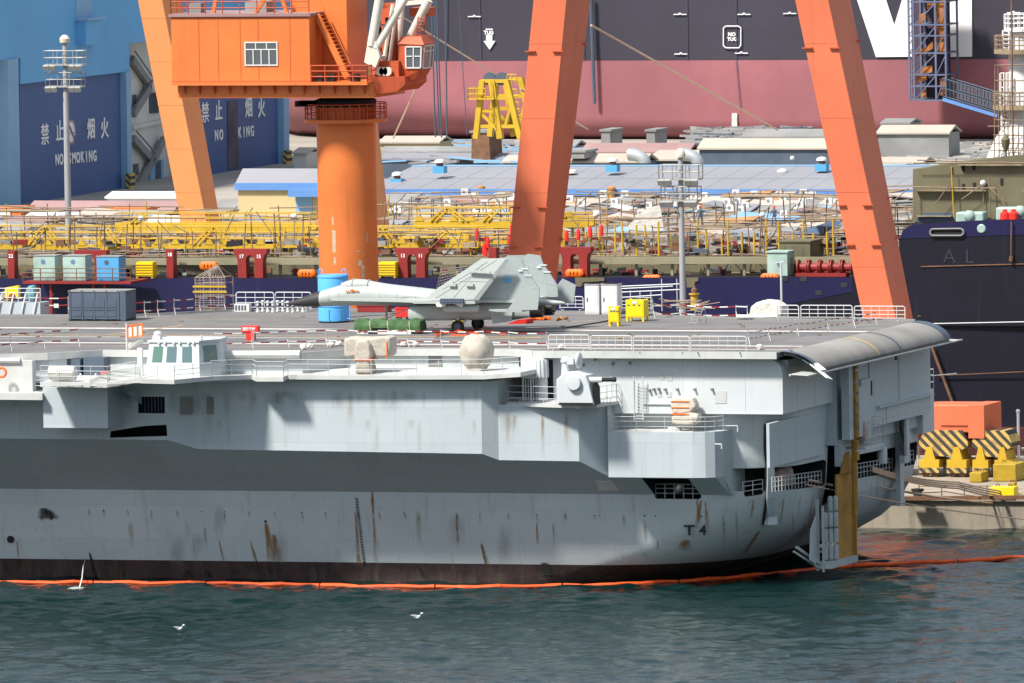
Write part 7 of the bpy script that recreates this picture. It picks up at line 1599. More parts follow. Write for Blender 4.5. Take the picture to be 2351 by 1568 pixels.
p = at(2309, 348, Y=Yw-6); t = thing('hook_block', p, 'dark yellow hook block hanging left of the white tower', 'hook'); mb = MB(); mb.lathe(p, [(.1, 0), (.3, .4), (.4, 1.0), (.2, 1.3), (.06, 1.5)], 10); mb.build('hook_body', M['olive'], t, smooth=True); mb = MB(); mb.pipe([p+Vector((.0, 0, 0)), p+Vector((.05, 0, -.4)), p+Vector((-.15, 0, -.6)), p+Vector((-.3, 0, -.4))], .07, 6); mb.build('hook', M['black'], t)
# a worker in dark overalls on the scaffolding
def worker(px, py, h, lab, Y):
    f = at(px, py, Y=Y); s_ = h/1.75
    t = thing('person', f, lab, 'person')
    V = [(0, 0, .95), (0, 0, 1.12), (0, 0, 1.32), (0, 0, 1.45), (.09, 0, .92), (.12, .03, .5), (.13, 0, .08), (.16, -.14, .03), (-.09, 0, .92), (-.15, -.08, .52), (-.2, .08, .09), (-.18, -.06, .03), (.19, 0, 1.38), (.27, -.06, 1.1), (.24, -.2, .9), (-.19, 0, 1.38), (-.28, -.03, 1.12), (-.3, -.12, .88)]
    E = [(0, 1), (1, 2), (2, 3), (0, 4), (4, 5), (5, 6), (6, 7), (0, 8), (8, 9), (9, 10), (10, 11), (3, 12), (12, 13), (13, 14), (3, 15), (15, 16), (16, 17)]
    me = bpy.data.meshes.new('body'); me.from_pydata([(x*s_, y*s_, z*s_) for x, y, z in V], E, []); o = bpy.data.objects.new('body', me); COL.objects.link(o)
    md = o.modifiers.new('s', 'SKIN'); RR_ = [.15, .14, .17, .10, .09, .065, .05, .04, .09, .065, .05, .04, .065, .05, .04, .065, .05, .04]
    for v, r in zip(me.skin_vertices[0].data, RR_): v.radius = (r*s_, r*s_*.85)
    me.skin_vertices[0].data[0].use_root = True; md2 = o.modifiers.new('u', 'SUBSURF'); md2.levels = 1; md2.render_levels = 1
    me.materials.append(M['slate']); o.parent = t
    mb = MB(); mb.ball(f+Vector((0, 0, 1.60*s_)), .085*s_, .1*s_, .12*s_, 8); mb.tube(f+Vector((0, 0, 1.42*s_)), f+Vector((0, 0, 1.54*s_)), .05*s_, 8); mb.ball(f+Vector((0, -.1*s_, 1.58*s_)), .02*s_, n=4); mb.build('head', pm('skin', (.45, .28, .2), .6), t, smooth=True)
    mb = MB(); mb.lathe(f+Vector((0, 0, 1.63*s_)), [(.15, 0), (.125, .02), (.12, .06), (.07, .12), (.01, .135)], 12); mb.build('helmet', M['red'], t, smooth=True)
worker(1608, 520, 1.75, 'worker in dark blue overalls and red helmet standing by the grey light mast', yS(1608, 9))
worker(1778, 520, 1.72, 'worker in dark overalls and red helmet on the scaffolding near the right gantry leg', yS(1778, 9))
EXPLODE = set('''edge_bracket jib_foot gantry_brace gantry_post deck_marking bollard_head far_deck_edge hoist_wire band foot roof_box roof_strut dark_slot patch_plate pipe_outlet hull_vent lifting_lug winch fin_fairing bare_patch wall_window striped_post stair_flight tug_arrow red_strap orange_strap plate_seam rounddown_band base_plate tie_down_fitting corner_post side_panel box_leg box_foot vent_slot crate_foot draught_plate primer_patch sheave fence_post fence_notice cabin_lamp switch_cabinet deck_locker dark_recess house_seam wing_pylon stern_panel dark_hoist_recess stern_trunk missile_rail tower_band gallery_fittings platform_bracket leg_bracket bogie_wheel lifting_eye overboard_pipe tie_down_strap small_hull_mark board_frame frame_plate'''.split())
# ================================================================ the black and red tanker at the back
random.seed(33)
YT = 586.0
def tk(x, y): return at(x, y, Y=YT)
TK = thing('bulk_tanker', (-150, YT+25, 2), 'enormous black ship with a dull red bottom and white letters VI, filling the background', 'ship')
x0_, x1_ = tk(520, 200).x, tk(2700, 200).x; zw = tk(1500, 138).z
mb = MB(); rings = []
for f in (0, .04, .1, .18, .28, .38, .5, 1):
    X = x0_+(x1_-x0_)*f; k = max(0, 1-f/.42); r = 2.5+5.0*k; yy = YT+14*max(0, 1-f/.12)**2
    ring_ = [Vector((X, yy, zw)), Vector((X, yy, 2.0+r))]+[Vector((X, yy+r*1.2*(1-math.cos(t)), 2.0+r*(1-math.sin(t)))) for t in [RAD(15*i) for i in range(1, 7)]]+[Vector((X, YT+40, 2.0)), Vector((X, YT+40, zw))]
    rings.append(ring_)
mb.loft(rings); mb.build('bottom_hull', M['tred'], TK, smooth=True)
mb = MB(); mb.loft([[Vector((x0_+(x1_-x0_)*f, YT-.03+14*max(0, 1-f/.12)**2, z)) for z in (zw, 62)]+[Vector((x0_+(x1_-x0_)*f, YT+40, z)) for z in (62, zw)] for f in (0, .04, .1, .18, .5, 1)]); mb.build('upper_hull', M['tblack'], TK)
Yl = YT-.25
def flatp(name, pts, mat=None): mb = MB(); mb.extr([at(x, y, Y=Yl) for x, y in pts], (0, .2, 0)); return mb.build(name, mat or M['wink'], TK)
flatp('letter', [(1948, -60), (2011, 131), (2095, 130), (2160, -60), (2089, -60), (2053, 58), (2015, -60)]); flatp('letter', [(2173, -60), (2173, 131), (2231, 130), (2231, -60)])
flatp('tug_arrow', [(1116, 80), (1130, 80), (1130, 94), (1137, 94), (1124, 114), (1110, 94), (1116, 94)]); flatp('tug_arrow_bar', [(1115, 66), (1131, 66), (1131, 69), (1115, 69)])
def tt(s_, x, y, h): p = at(x, y, Y=YT); text(s_, h, p+Vector((0, -.12, 0)), (1, 0, 0), (0, 0, 1), M['wink'], TK, 'hull_lettering', .05, .03)
tt('TUG', 1123, 75, .62); tt('NO', 1681, 79, .62); tt('TUG', 1682, 90, .62)
mb = MB(); c0 = [(1667, 60), (1695, 60), (1701, 64), (1701, 104), (1696, 110), (1667, 110), (1661, 105), (1661, 64)]; ps = [at(x, y, Y=Yl) for x, y in c0]; mb.pipe(ps+[ps[0]], .08, 6); mb.build('no_tug_frame', M['wink'], TK)
mb = MB()
for x, y in ((1089, 38), (1561, 33), (1708, 33), (1813, 31), (2327, 29), (1563, 124), (1702, 122)):
    p = at(x, y, Y=Yl); mb.box(p.x-.85, Yl, p.z-.06, p.x+.85, Yl+.1, p.z+.06); mb.ball(p+Vector((0, 0, .08)), .2, .08, .14, 5)
mb.build('small_hull_mark', M['wink'], TK)
flatp('draught_scale', [(1680, 260), (1692, 260), (1692, 299), (1680, 299)], M['wcanvas'])
mb = MB()
for x in (1000, 1027, 1100, 1342, 1577, 1690): mb.tube(at(x, -20, Y=YT-.2), at(x+random.uniform(-2, 6), 135, Y=YT-.2), .05, 4)
mb.tube(at(1356, -10, Y=YT-.8), at(1365, 238, Y=YT-.8), .22, 6); mb.tube(at(1690, 138, Y=YT-.2), at(1700, 250, Y=YT-.2), .05, 4); mb.build('hull_hose', M['slate'], TK)
# stair tower against the tanker
Ys = YT-9
t = thing('stair_tower', at(2130, 232, Y=Ys), 'tall scaffold stair tower patched with orange sheets against the tanker letters', 'stair tower')
mb = MB()
for x in (2089, 2100, 2150, 2173):
    for y_ in (Ys, Ys+5): a, b = at(x, 230, Y=Ys), at(x, -30, Y=Ys); mb.bar((a.x, y_, a.z), (a.x, y_, b.z), .22)
for y in (230, 198, 172, 122, 82, 57, 4, -25):
    a, b = at(2089, y, Y=Ys), at(2173, y, Y=Ys); mb.bar(a, b, .18); mb.bar(a+Vector((0, 5, 0)), b+Vector((0, 5, 0)), .18); mb.box(a.x, Ys+.3, a.z-.1, b.x, Ys+4.7, a.z)
for y0, y1 in ((230, 172), (172, 122), (122, 57), (57, 4)): mb.bar(at(2100, y0, Y=Ys), at(2150, y1, Y=Ys), .13); mb.bar(at(2150, y0, Y=Ys), at(2173, y1, Y=Ys), .1); [mb.bar(at(2089, y0-(y0-y1)*k/3, Y=Ys), at(2100, y0-(y0-y1)*(k+1)/3, Y=Ys), .09) for k in range(3)]
mb.build('tower_frame', pm('blue_grey_steel', (.12, .14, .22), .6), t)
om = pm('orange_sheet', (.42, .15, .04), .8, var=.4, vs=.7)
for pts in (((2104, 190), (2128, 183), (2126, 168), (2103, 172)), ((2112, 168), (2140, 166), (2140, 150), (2118, 156)), ((2103, 130), (2142, 112), (2142, 94), (2126, 108), (2108, 118)), ((2110, 60), (2126, 40), (2124, 28), (2110, 34)), ((2128, 20), (2148, 15), (2146, 4), (2128, 8)), ((2157, 220), (2173, 215), (2173, 176), (2157, 180)), ((2115, 224), (2126, 224), (2126, 204), (2114, 206)), ((2150, 120), (2172, 118), (2172, 0), (2150, 2))):
    mb = MB(); mb.extr([at(x, y, Y=Ys+.4) for x, y in pts], (0, .15, 0)); mb.build('orange_sheet', om, t)
mb = MB(); a, b = at(2089, 228, Y=Ys+4), at(2173, -30, Y=Ys+4); mb.box(a.x, Ys+5.1, a.z, b.x, Ys+5.3, b.z); mb.build('tower_screen', pm('purple_grey_screen', (.075, .05, .075), .8, var=.3), t)
t = thing('gangway', at(2230, 250, Y=Ys-1), 'sloping netted gangway with a blue edge between the stair tower and the white tower', 'gangway')
mb = MB(); a, b = at(2165, 228, Y=Ys-1), at(2290, 266, Y=Ys-1); mb.bar(a, b, .3, .4); mb.build('gangway_edge', M['fasc'], t)
mb = MB()
for yy in (0, 2.2):
    for k in (.4, 1.4, 2.6): mb.tube(a+Vector((0, yy, k)), b+Vector((0, yy, k)), .07, 4)
    for i in range(16): p = a.lerp(b, i/15)+Vector((0, yy, 0)); mb.tube(p, p+Vector((0, 0, 2.6)), .05, 4)
mb.build('gangway_rail', M['slate'], t); mb = MB(); mb.extr([a+Vector((0, 2.3, .2)), b+Vector((0, 2.3, .2)), b+Vector((0, 2.3, 2.7)), a+Vector((0, 2.3, 2.7))], (0, .06, 0)); mb.build('gangway_net', pm('grey_violet_net', (.17, .13, .155), .9), t)
# yellow lattice tower
Yy = 470.
t = thing('yellow_tower', at(1140, 310, Y=Yy+2), 'squat yellow lattice tower with sheaves on top, left of the left gantry leg', 'tower')
def yt_(x, y, d=0): return at(x, y, Y=Yy)+Vector((0, d, 0))
for d in (0, 5):
    mb = MB()
    for xb, xt in ((1093, 1108), (1150, 1128), (1148, 1131), (1195, 1163)): mb.bar(yt_(xb, 318, d), yt_(xt, 184, d), .75, .6)
    for y, x0, x1 in ((254, 1102, 1138), (290, 1097, 1190), (186, 1105, 1166), (225, 1105, 1180)): mb.bar(yt_(x0, y, d), yt_(x1, y, d), .4)
    mb.bar(yt_(1100, 255, d), yt_(1150, 305, d), .35); mb.bar(yt_(1160, 290, d), yt_(1178, 225, d), .3)
    mb.build('tower_leg', M['yel'], t)
mb = MB(); a, b = yt_(1081, 228), yt_(1140, 228); mb.box(a.x, Yy-1, a.z, b.x, Yy+3, a.z+.15); railing(mb, [Vector((b.x-1, Yy-1, a.z)), Vector((a.x, Yy-1, a.z)), Vector((a.x, Yy+3, a.z))], 1.3, .9, .06, (.5, 1)); a, b = yt_(1165, 195), yt_(1185, 195); railing(mb, [a, b], 1.2, .6, .06, (.5, 1))
for k in range(7): mb.pipe([yt_(1176+k*2.2, 205+k*15), yt_(1186+k*2.2, 205+k*15), yt_(1186+k*2.2, 212+k*15)], .07, 4)
mb.build('tower_gallery', M['yel'], t)
for x in (1123, 1150): mb = MB(); mb.lathe(yt_(x, 181), [(.1, 0), (.75, 0), (.75, .6), (.1, .6)], 14, 'Y'); mb.build('sheave', M['slate'], t, smooth=True)
# ================================================================ the blue hangar at the left, facing the yard
XS = -212.
def sx(x, y, d=0): return at(x, y, X=XS+d)
SH = thing('blue_hangar', Vector((-235, 470, 2)), 'tall pale blue shipyard hangar with dark blue doors lettered in white', 'hangar')
def face(name, pts, mat, d0, d1, par=SH):
    mb = MB(); mb.extr([sx(x, y, d1) for x, y in pts], (d0-d1, 0, 0)); o = mb.build(name, mat, par); WL[o.name] = Vector(WL[par.name]); return o
face('upper_cladding', [(-120, -60), (668, -60), (668, 120), (455, 142), (455, 83), (297, 100), (297, 164), (47, 193), (47, 133), (-120, 152)], M['shed'], -30, 0)
d1_ = face('hangar_door', [(45, 193), (291, 165), (293, 452), (47, 478)], M['door'], -1.2, -.5); d2_ = face('hangar_door', [(455, 141), (650, 118), (652, 412), (456, 436)], M['door'], -1.2, -.5)
face('door_post', [(18, 137), (42, 134), (48, 480), (22, 483)], M['shedlt'], -2, .3); face('door_post', [(290, 165), (300, 163), (304, 452), (294, 453)], M['shedlt'], -2, .3); face('door_post', [(650, 118), (663, 116), (665, 392), (653, 393)], M['shedlt'], -2, .3)
face('inner_wall', [(297, 90), (456, 74), (456, 440), (300, 455)], M['pale'], -6, -4); face('inner_wall', [(-120, 140), (20, 128), (22, 490), (-120, 505)], M['pale'], -6, -4)
mb = MB(); a, b = sx(200, 0), sx(172, 45)
mb.obox(sx(193, 72)+Vector((.6, 0, 0)), (.6, 0, 0), (0, 2.6, 0), (0, 0, 1.5)); mb.build('canopy_box', M['shed'], SH); mb = MB(); mb.obox(sx(193, 43)+Vector((.8, 0, 0)), (.9, 0, 0), (0, 3.0, 0), (0, 0, .1)); mb.build('canopy_roof', M['shedlt'], SH)
face('cladding_strip', [(175, -60), (212, -60), (212, 42), (175, 46)], M['shedlt'], 0, .08)
mb = MB()
def zig(pts, w):
    for (a, b) in pts: p, q = sx(*a, -3.4), sx(*b, -3.4); mb.bar(p, q, .5, w); mb.bar(p+Vector((.4, 0, .9)), q+Vector((.4, 0, .9)), .15)
zig((((303, 135), (345, 195)), ((345, 200), (306, 262)), ((306, 318), (352, 370)), ((352, 365), (312, 440)), ((375, 320), (352, 370)), ((-5, 260), (26, 318)), ((26, 325), (-5, 330)), ((-5, 385), (22, 470)), ((22, 145), (4, 200))), .9); mb.build('stair_flight', M['rgrey'], SH)
mb = MB()
for x0, y0, x1, y1 in ((343, 213, 362, 260), (304, 218, 311, 240), (306, 376, 316, 402)): mb.extr([sx(x0, y0, -3.95), sx(x1, y0-1, -3.95), sx(x1, y1-1, -3.95), sx(x0, y1, -3.95)], (.15, 0, 0))
mb.build('wall_window', M['dglass'], SH)
mb = MB(); mb.extr([sx(342, 370, -3.9), sx(372, 366, -3.9), sx(372, 436, -3.9), sx(342, 440, -3.9)], (.2, 0, 0)); mb.build('wall_door', M['shedlt'], SH); mb = MB(); mb.extr([sx(357, 370, -3.7), sx(368, 368, -3.7), sx(368, 436, -3.7), sx(357, 438, -3.7)], (.1, 0, 0)); mb.build('door_gap', M['slate'], SH)
mb = MB(); mb.bar(sx(303, 292, -3.8), sx(380, 277, -3.8), .4, .5); mb.build('wall_ledge', M['pale'], SH)
mb = MB()
for x, y in ((300, 425), (661, 372)): mb.obox(sx(x, y, .6), (.25, 0, 0), (0, .9, 0), (0, 0, 1.4))
mb.build('striped_post', M['hazard'], SH)
mb = MB(); mb.extr([sx(522, 233, -.45), sx(545, 230, -.45), sx(548, 386, -.45), sx(524, 389, -.45)], (.04, 0, 0)); mb.build('dark_door_strip', pm('door_strip_tone', (.10, .085, .12), .8, var=.3), SH)  # dark upright strip across the middle of the second door
def hz(s_, x, y, h, par, bold=.06, sx_=1.0): text(s_, h, sx(x, y, -.42), (0, 1, 0), (0, 0, 1), M['wink'], par, 'door_lettering', .04, bold, sx=sx_)
for s_, x, y in (('禁', 103, 312), ('止', 137, 304), ('烟', 209, 299), ('火', 240, 297)): hz(s_, x, y, 2.6, d1_, .03)
for s_, x, y in (('禁', 471, 262), ('止', 502, 257), ('烟', 571, 250), ('火', 600, 250)): hz(s_, x, y, 2.6, d2_, .03)
for i, ch in enumerate('NO SMOKING'):
    if ch != ' ': hz(ch, 131+i*9.6, 368-i*1.0, 1.75, d1_, .05, .9)
for ch, x in (('N', 497), ('O', 508), ('K', 550), ('I', 560), ('N', 569), ('G', 579)): hz(ch, x, 312-(x-497)*.12, 1.75, d2_, .05, .9)
mb = MB(); c = sx(171, 303); mb.lathe(c+Vector((-.48, 0, 0)), [(.02, 0), (1.45, 0), (1.45, .06), (.02, .06)], 24, 'X'); mb.build('sign_disc', M['wink'], d1_)
mb = MB(); mb.loft([[c+Vector((-.38, r*math.cos(q), r*math.sin(q))) for r in (1.2, 1.5)] for q in [2*math.pi*i/24 for i in range(25)]], caps=False, closed=False); mb.bar(c+Vector((-.37, -.9, .9)), c+Vector((-.37, .9, -.9)), .28, .06); mb.bar(c+Vector((-.38, -.8, -.1)), c+Vector((-.38, .8, -.1)), .25, .06); mb.build('sign_ring', pm('faded_ring', (.30, .22, .34), .7), d1_)
# ================================================================ the far pale orange gantry
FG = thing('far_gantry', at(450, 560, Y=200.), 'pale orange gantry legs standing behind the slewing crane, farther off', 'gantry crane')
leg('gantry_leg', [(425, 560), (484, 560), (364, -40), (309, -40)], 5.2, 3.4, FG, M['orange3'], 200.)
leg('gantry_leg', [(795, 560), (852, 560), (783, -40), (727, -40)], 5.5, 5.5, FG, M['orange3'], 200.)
# ================================================================ roofs of the yard
def building(name, x0, x1, ye, yr, ze, rise, wall, roof, lab, depth=None, fascia=None, slope=0, lean=None):
    "eave line at px ye with height ze, ridge drawn at px yr; the wall goes down to the ground"
    e0, e1 = at(x0, ye, Z=ze), at(x1, ye-slope, Z=ze); Ye = (e0.y+e1.y)/2; a, b = at(x0, ye, Y=Ye).x, at(x1, ye-slope, Y=Ye).x
    D = depth or max(2.5, at((x0+x1)/2, yr, Z=ze+rise).y-Ye)
    t = thing(name, ((a+b)/2, Ye+D, 2), lab, 'building')
    mb = MB(); mb.box(a+.2, Ye+.3, 2, b-.2, Ye+2*D-.3, ze-.05); mb.build('wall', M[wall], t)
    mb = MB(); mb.loft([[Vector((x, Ye, ze)), Vector((x, Ye+D, ze+rise)), Vector((x, Ye+2*D, ze)), Vector((x, Ye+2*D, ze-.2)), Vector((x, Ye+D, ze+rise-.25)), Vector((x, Ye, ze-.2))] for x in (a, b)]); mb.build('roof', M[roof], t)
    if fascia: mb = MB(); mb.box(a-.05, Ye-.12, ze-fascia, b+.05, Ye-.01, ze+.05); mb.build('fascia', M['fasc'], t)
    return t, a, b, Ye, D
t, a, b, Ye, D = building('long_warehouse', 838, 2120, 437, 381, 6.2, 1.7, 'ywall', 'lav', 'long low warehouse with a lavender grey roof and blue eaves across the yard', fascia=.7, slope=4)
mb = MB()
k = a
while k < b: mb.bar((k, Ye, 6.21), (k, Ye+D, 7.91), .05, .02); k += 3.0
mb.bar((a, Ye+D*.45, 6.2+1.7*.45+.03), (b, Ye+D*.45, 6.2+1.7*.45+.03), .1, .06); mb.build('roof_seam', M['lav'], t)
mb = MB(); mb.box(a, Ye+D-.4, 7.88, b, Ye+D+.4, 8.02); mb.build('ridge_cap', M['shedlt'], t)
v0 = None
for x, y, lab in ((912, 420, 'roof vent on the long warehouse, first of the front row from the left'), (1313, 415, 'roof vent on the long warehouse, just right of the left gantry leg'), (1797, 413, 'roof vent on the long warehouse, left of the right gantry leg'), (1010, 391, 'roof vent on the warehouse ridge, first from the left'), (1407, 388, 'roof vent on the warehouse ridge, second from the left'), (1887, 386, 'roof vent on the warehouse ridge, beside the right gantry leg')):
    z = 6.6 if y > 400 else 7.9; p = at(x, y, Z=z)
    if v0 is None:
        v0 = thing('roof_vent', p, lab, 'roof vent', 'roof vents on the long warehouse'); mb = MB(); mb.box(p.x-.65, p.y-.6, z-.3, p.x+.65, p.y+.6, z+.45); mb.build('vent_base', M['blue'], v0); mb = MB(); mb.tube(p+Vector((0, 0, .45)), p+Vector((0, 0, .85)), .38, 10); mb.build('vent_neck', M['rusty'], v0); mb = MB(); mb.lathe(p+Vector((0, 0, .8)), [(.3, 0), (.62, .05), (.55, .3), (.3, .42), (.03, .46)], 12); mb.build('vent_cap', M['white'], v0, smooth=True)
    else: copy_tree(v0, p, label=lab)
t, a, b, Ye, D = building('yellow_building', 540, 760, 421, 391, 7.2, 1.5, 'ywall', 'lav', 'cream yellow building with blue eaves left of the crane column', fascia=.75)
mb = MB(); q = at(690, 440, Y=Ye-.2); mb.box(q.x-1, Ye-1.5, q.z-.5, q.x+4, Ye, q.z+.3); mb.build('porch_roof', M['fasc'], t); mb = MB(); q = at(685, 470, Y=Ye+.2); mb.box(q.x-.3, Ye+.2, q.z-1, q.x+1.6, Ye+.33, q.z+.9); mb.build('window', M['shedlt'], t)
building('beige_shed', 492, 640, 478, 460, 4.2, .8, 'ywall', 'rgrey', 'small beige shed with a grey roof right of the far gantry leg', slope=4)
building('teal_roof_shed', 640, 720, 487, 478, 3.6, .5, 'ywall', 'rteal', 'small shed with a pale teal roof left of the crane column', slope=5)
building('white_store', 240, 405, 456, 443, 4.0, .5, 'white', 'white', 'low white roofed store below the hangar doors', slope=8); building('red_store', 60, 400, 487, 464, 3.8, .9, 'maroon', 'rpink', 'long low store with a dusty red roof below the hangar', slope=10); building('white_store', 52, 232, 499, 487, 3.6, .4, 'white', 'white', 'long low white store in front of the red roofed store', slope=2)
for x0, x1, y0, lab in ((-40, 50, 476, 'orange painted hut at the far left edge above the yellow gantry'), (233, 338, 478, 'orange painted hut with a white window behind the yellow gantry')):
    t, a, b, Ye, D = building('orange_hut', x0, x1, y0, y0-4, 4.6, .1, 'orange', 'orange', lab, depth=2)
    mb = MB(); q = at(x0+45, y0+20, Y=Ye); mb.box(q.x-.9, Ye+.1, q.z-.7, q.x+.9, Ye+.29, q.z+.7); mb.build('window', M['white'], t)
# farther roofs
for args in (('low_shed', 868, 1010, 326, 316, 5.5, .6, 'ywall', 'rcream', 'cream roofed yellow shed at the foot of the tanker, right of the crane column'), ('low_shed', 668, 705, 352, 338, 4, .5, 'pale', 'rcream', 'beige roofed shed between the hangar and the crane column'),
    ('grey_shed', 868, 1090, 350, 336, 4.6, .5, 'slate', 'rgrey', 'corrugated grey shed behind the long warehouse, left'), ('grey_shed', 868, 1180, 366, 352, 4.4, .5, 'slate', 'lav', 'low grey shed with a dark front just behind the warehouse ridge'),
    ('cream_shed', 1150, 1330, 372, 356, 4.4, .6, 'slate', 'rcream', 'cream roofed shed behind the left gantry leg'), ('pink_shed', 1330, 1580, 350, 328, 5.2, .9, 'slate', 'rpink', 'dusty pink roofed shed in the middle distance right of the left gantry leg'), ('cream_shed', 1300, 1480, 372, 352, 4.8, .8, 'slate', 'rcream', 'cream roofed shed with a dark front just behind the warehouse'),
    ('cream_shed', 1480, 1850, 366, 344, 4.6, .8, 'slate', 'rcream', 'long cream roofed shed behind the grey light mast'), ('cream_shed', 1600, 1960, 340, 320, 6.0, 1.0, 'slate', 'rcream', 'cream roofed shed with a dark gap under its eave left of the right gantry leg'), ('grey_shed', 1700, 1960, 316, 298, 5.4, .8, 'rgrey', 'rgrey', 'grey shed at the foot of the tanker left of the right gantry leg'),
    ('open_shed', 2010, 2180, 305, 288, 7.0, .8, 'rgrey', 'rcream', 'cream roofed open sided shed right of the right gantry leg'), ('grey_shed', 2020, 2090, 284, 274, 6.6, .4, 'rgrey', 'rgrey', 'small grey roof house behind the open sided shed'), ('grey_shed', 1180, 1320, 338, 322, 4.6, .6, 'rgrey', 'lav', 'low bluish shed behind the left gantry leg, farther back'), ('grey_shed', 1960, 2120, 374, 362, 4.4, .5, 'slate', 'rcream', 'low shed with a pale roof between warehouse and right gantry leg')):
    building(*args, slope=random.choice((1, 3, 5)))
def vent_tower(x0, x1, y0, y1, Z, mt, lab, name='vent_tower'):
    f = at((x0+x1)/2, y1, Z=Z); a, b = at(x0, y1, Y=f.y).x, at(x1, y1, Y=f.y).x; z1 = at(x0, y0, Y=f.y).z; w = (b-a)*.6
    t = thing(name, ((a+b)/2, f.y+1.5, Z), lab, 'vent'); mb = MB(); mb.extr([Vector((a, f.y, Z)), Vector((a+w, f.y, Z)), Vector((a+w*.95, f.y, z1)), Vector((a+w*.05, f.y, z1))], (0, 4.5, 0)); mb.build('tower_body', M[mt], t); mb = MB(); mb.box(a-.15, f.y-.15, z1, a+w+.15, f.y+4.6, z1+.25); mb.build('tower_top', M['rgrey'], t)
vent_tower(1082, 1155, 305, 372, 4, 'rusty', 'brown grey ventilation tower left of the left gantry leg', 'brick_tower')
for x0, x1, y0, y1, lab in ((1380, 1416, 302, 334, 'grey roof ventilator, left of the pair beyond the pink shed'), (1484, 1518, 302, 334, 'grey roof ventilator, right of the pair beyond the pink shed'), (1300, 1370, 350, 364, 'long grey duct box on the shed beside the left gantry leg')): vent_tower(x0, x1, y0, y1, 5.2, 'rgrey', lab)
for x, lab in ((1482, 'silver bent duct left of the grey light mast'), (1604, 'silver bent duct right of the grey light mast')):
    p = at(x, 380, Z=5); mb = MB(); mb.loft([[p+Vector((-2.0+.0+1.9*math.sin(q)*1.0+(.75*math.cos(s_))*math.sin(q), .75*math.sin(s_), 1.1*math.cos(q)*.9+.3+(.75*math.cos(s_))*math.cos(q))) for s_ in [2*math.pi*j/12 for j in range(12)]] for q in [RAD(10*i) for i in range(10)]]); tag(mb.build('bent_duct', pm('silver_duct', (.42, .46, .47), .4, metal=.4), smooth=True), lab, 'duct')
# stacks of steel plates and sections: too many to count
def clutter(name, lab, x0, x1, y0, y1, n, mats, wmin, wmax, dep, hh, Z, off=None):
    mb = MB()
    for i in range(n):
        x, y = random.uniform(x0, x1), random.uniform(y0, y1); p = at(x, y, Z=Z) if off is None else at(x, y, Y=yS(x, random.uniform(*off))); w, d = random.uniform(wmin, wmax), random.uniform(*dep); h = random.uniform(*hh); a = random.uniform(-.12, .12)
        mb.m = random.randrange(len(mats)); mb.obox(p+Vector((0, 0, -h/2)), (w/2*math.cos(a), w/2*math.sin(a), random.uniform(-.06, .06)*w), (-d/2*math.sin(a), d/2*math.cos(a), 0), (0, 0, h/2))
    o = mb.build(name, [M[m] for m in mats]); return tag(o, lab, 'steel', kind='stuff')
clutter('steel_stock', 'rows of grey steel plates and sections stacked before the tanker', 1590, 1840, 290, 330, 170, ['rgrey', 'rgrey', 'steel', 'slate'], 1.2, 4, (.3, 1.2), (.15, .5), 4.2)
clutter('steel_stock', 'rows of grey steel plates and sections stacked right of the right gantry leg', 2000, 2300, 325, 380, 240, ['rgrey', 'rgrey', 'steel', 'rcream'], 1.2, 5, (.3, 1.5), (.15, .6), 4.2)
clutter('steel_stock', 'jumble of bluish sheets and sections behind the warehouse', 870, 1330, 318, 372, 200, ['lav', 'rgrey', 'shedlt', 'rcream', 'steel'], 1.5, 7, (.3, 1.5), (.1, .4), 4.4)
# ================================================================ the crowd of huts behind the navy ship
protos = []
cols = ('rcream', 'rcream', 'rgrey', 'rpink', 'rblue', 'rcream', 'white', 'rcream', 'rgrey', 'tan', 'rcream', 'lav', 'rpink', 'white', 'rgrey', 'rcream', 'rteal', 'rcream', 'shedlt', 'rgrey')
names = {'rcream': 'cream', 'rgrey': 'grey', 'rpink': 'dusty pink', 'rblue': 'blue', 'lav': 'lavender grey', 'white': 'white', 'rteal': 'teal green', 'tan': 'brown', 'shedlt': 'pale blue'}
def hut_proto(i):
    c = cols[i % len(cols)]; w, d, h = random.uniform(2.6, 6), random.uniform(1.6, 3.4), random.uniform(2.2, 3.2); p = Vector((-100, 300+i*8, 2))
    t = thing('yard_hut', p, 'low hut with a %s sheet roof in the crowded yard behind the navy ship' % names[c], 'hut', 'huts in the crowded yard')
    mb = MB(); mb.box(p.x-w/2, p.y-d/2, 2, p.x+w/2, p.y+d/2, 2+h); mb.build('wall', M[random.choice(('pale', 'slate', 'rgrey', 'ywall', 'pale', 'rcream'))], t)
    mb = MB(); s_ = random.uniform(.2, .6); k = random.uniform(-.3, .3); mb.extr([Vector((p.x-w/2-.3, p.y-d/2-.3, 2+h-.1+k)), Vector((p.x+w/2+.3, p.y-d/2-.3, 2+h-.1-k)), Vector((p.x+w/2+.3, p.y+d/2+.3, 2+h+s_-k)), Vector((p.x-w/2-.3, p.y+d/2+.3, 2+h+s_+k))], (0, 0, .14)); mb.build('roof', M[c], t)
    return t
used = []
for i in range(20): protos.append(hut_proto(i))
spots = []
for k in range(260):
    y = 447+100*random.random()**1.1; x = random.uniform(850, 2090); p = at(x, y, Z=5)
    spots.append(p)
for k in range(14): spots.append(at(random.uniform(-20, 700), random.uniform(500, 540), Z=5))
for k, p in enumerate(spots):
    loc = Vector((p.x, p.y, 2+random.uniform(-.3, .5))); rz = random.choice((0, 0, 0, math.pi/2))+random.uniform(-.08, .08)
    if k < 20: protos[k].location = loc; protos[k].rotation_euler = (0, 0, rz)
    else: copy_tree(protos[k % 20], loc, rz)
ac = None
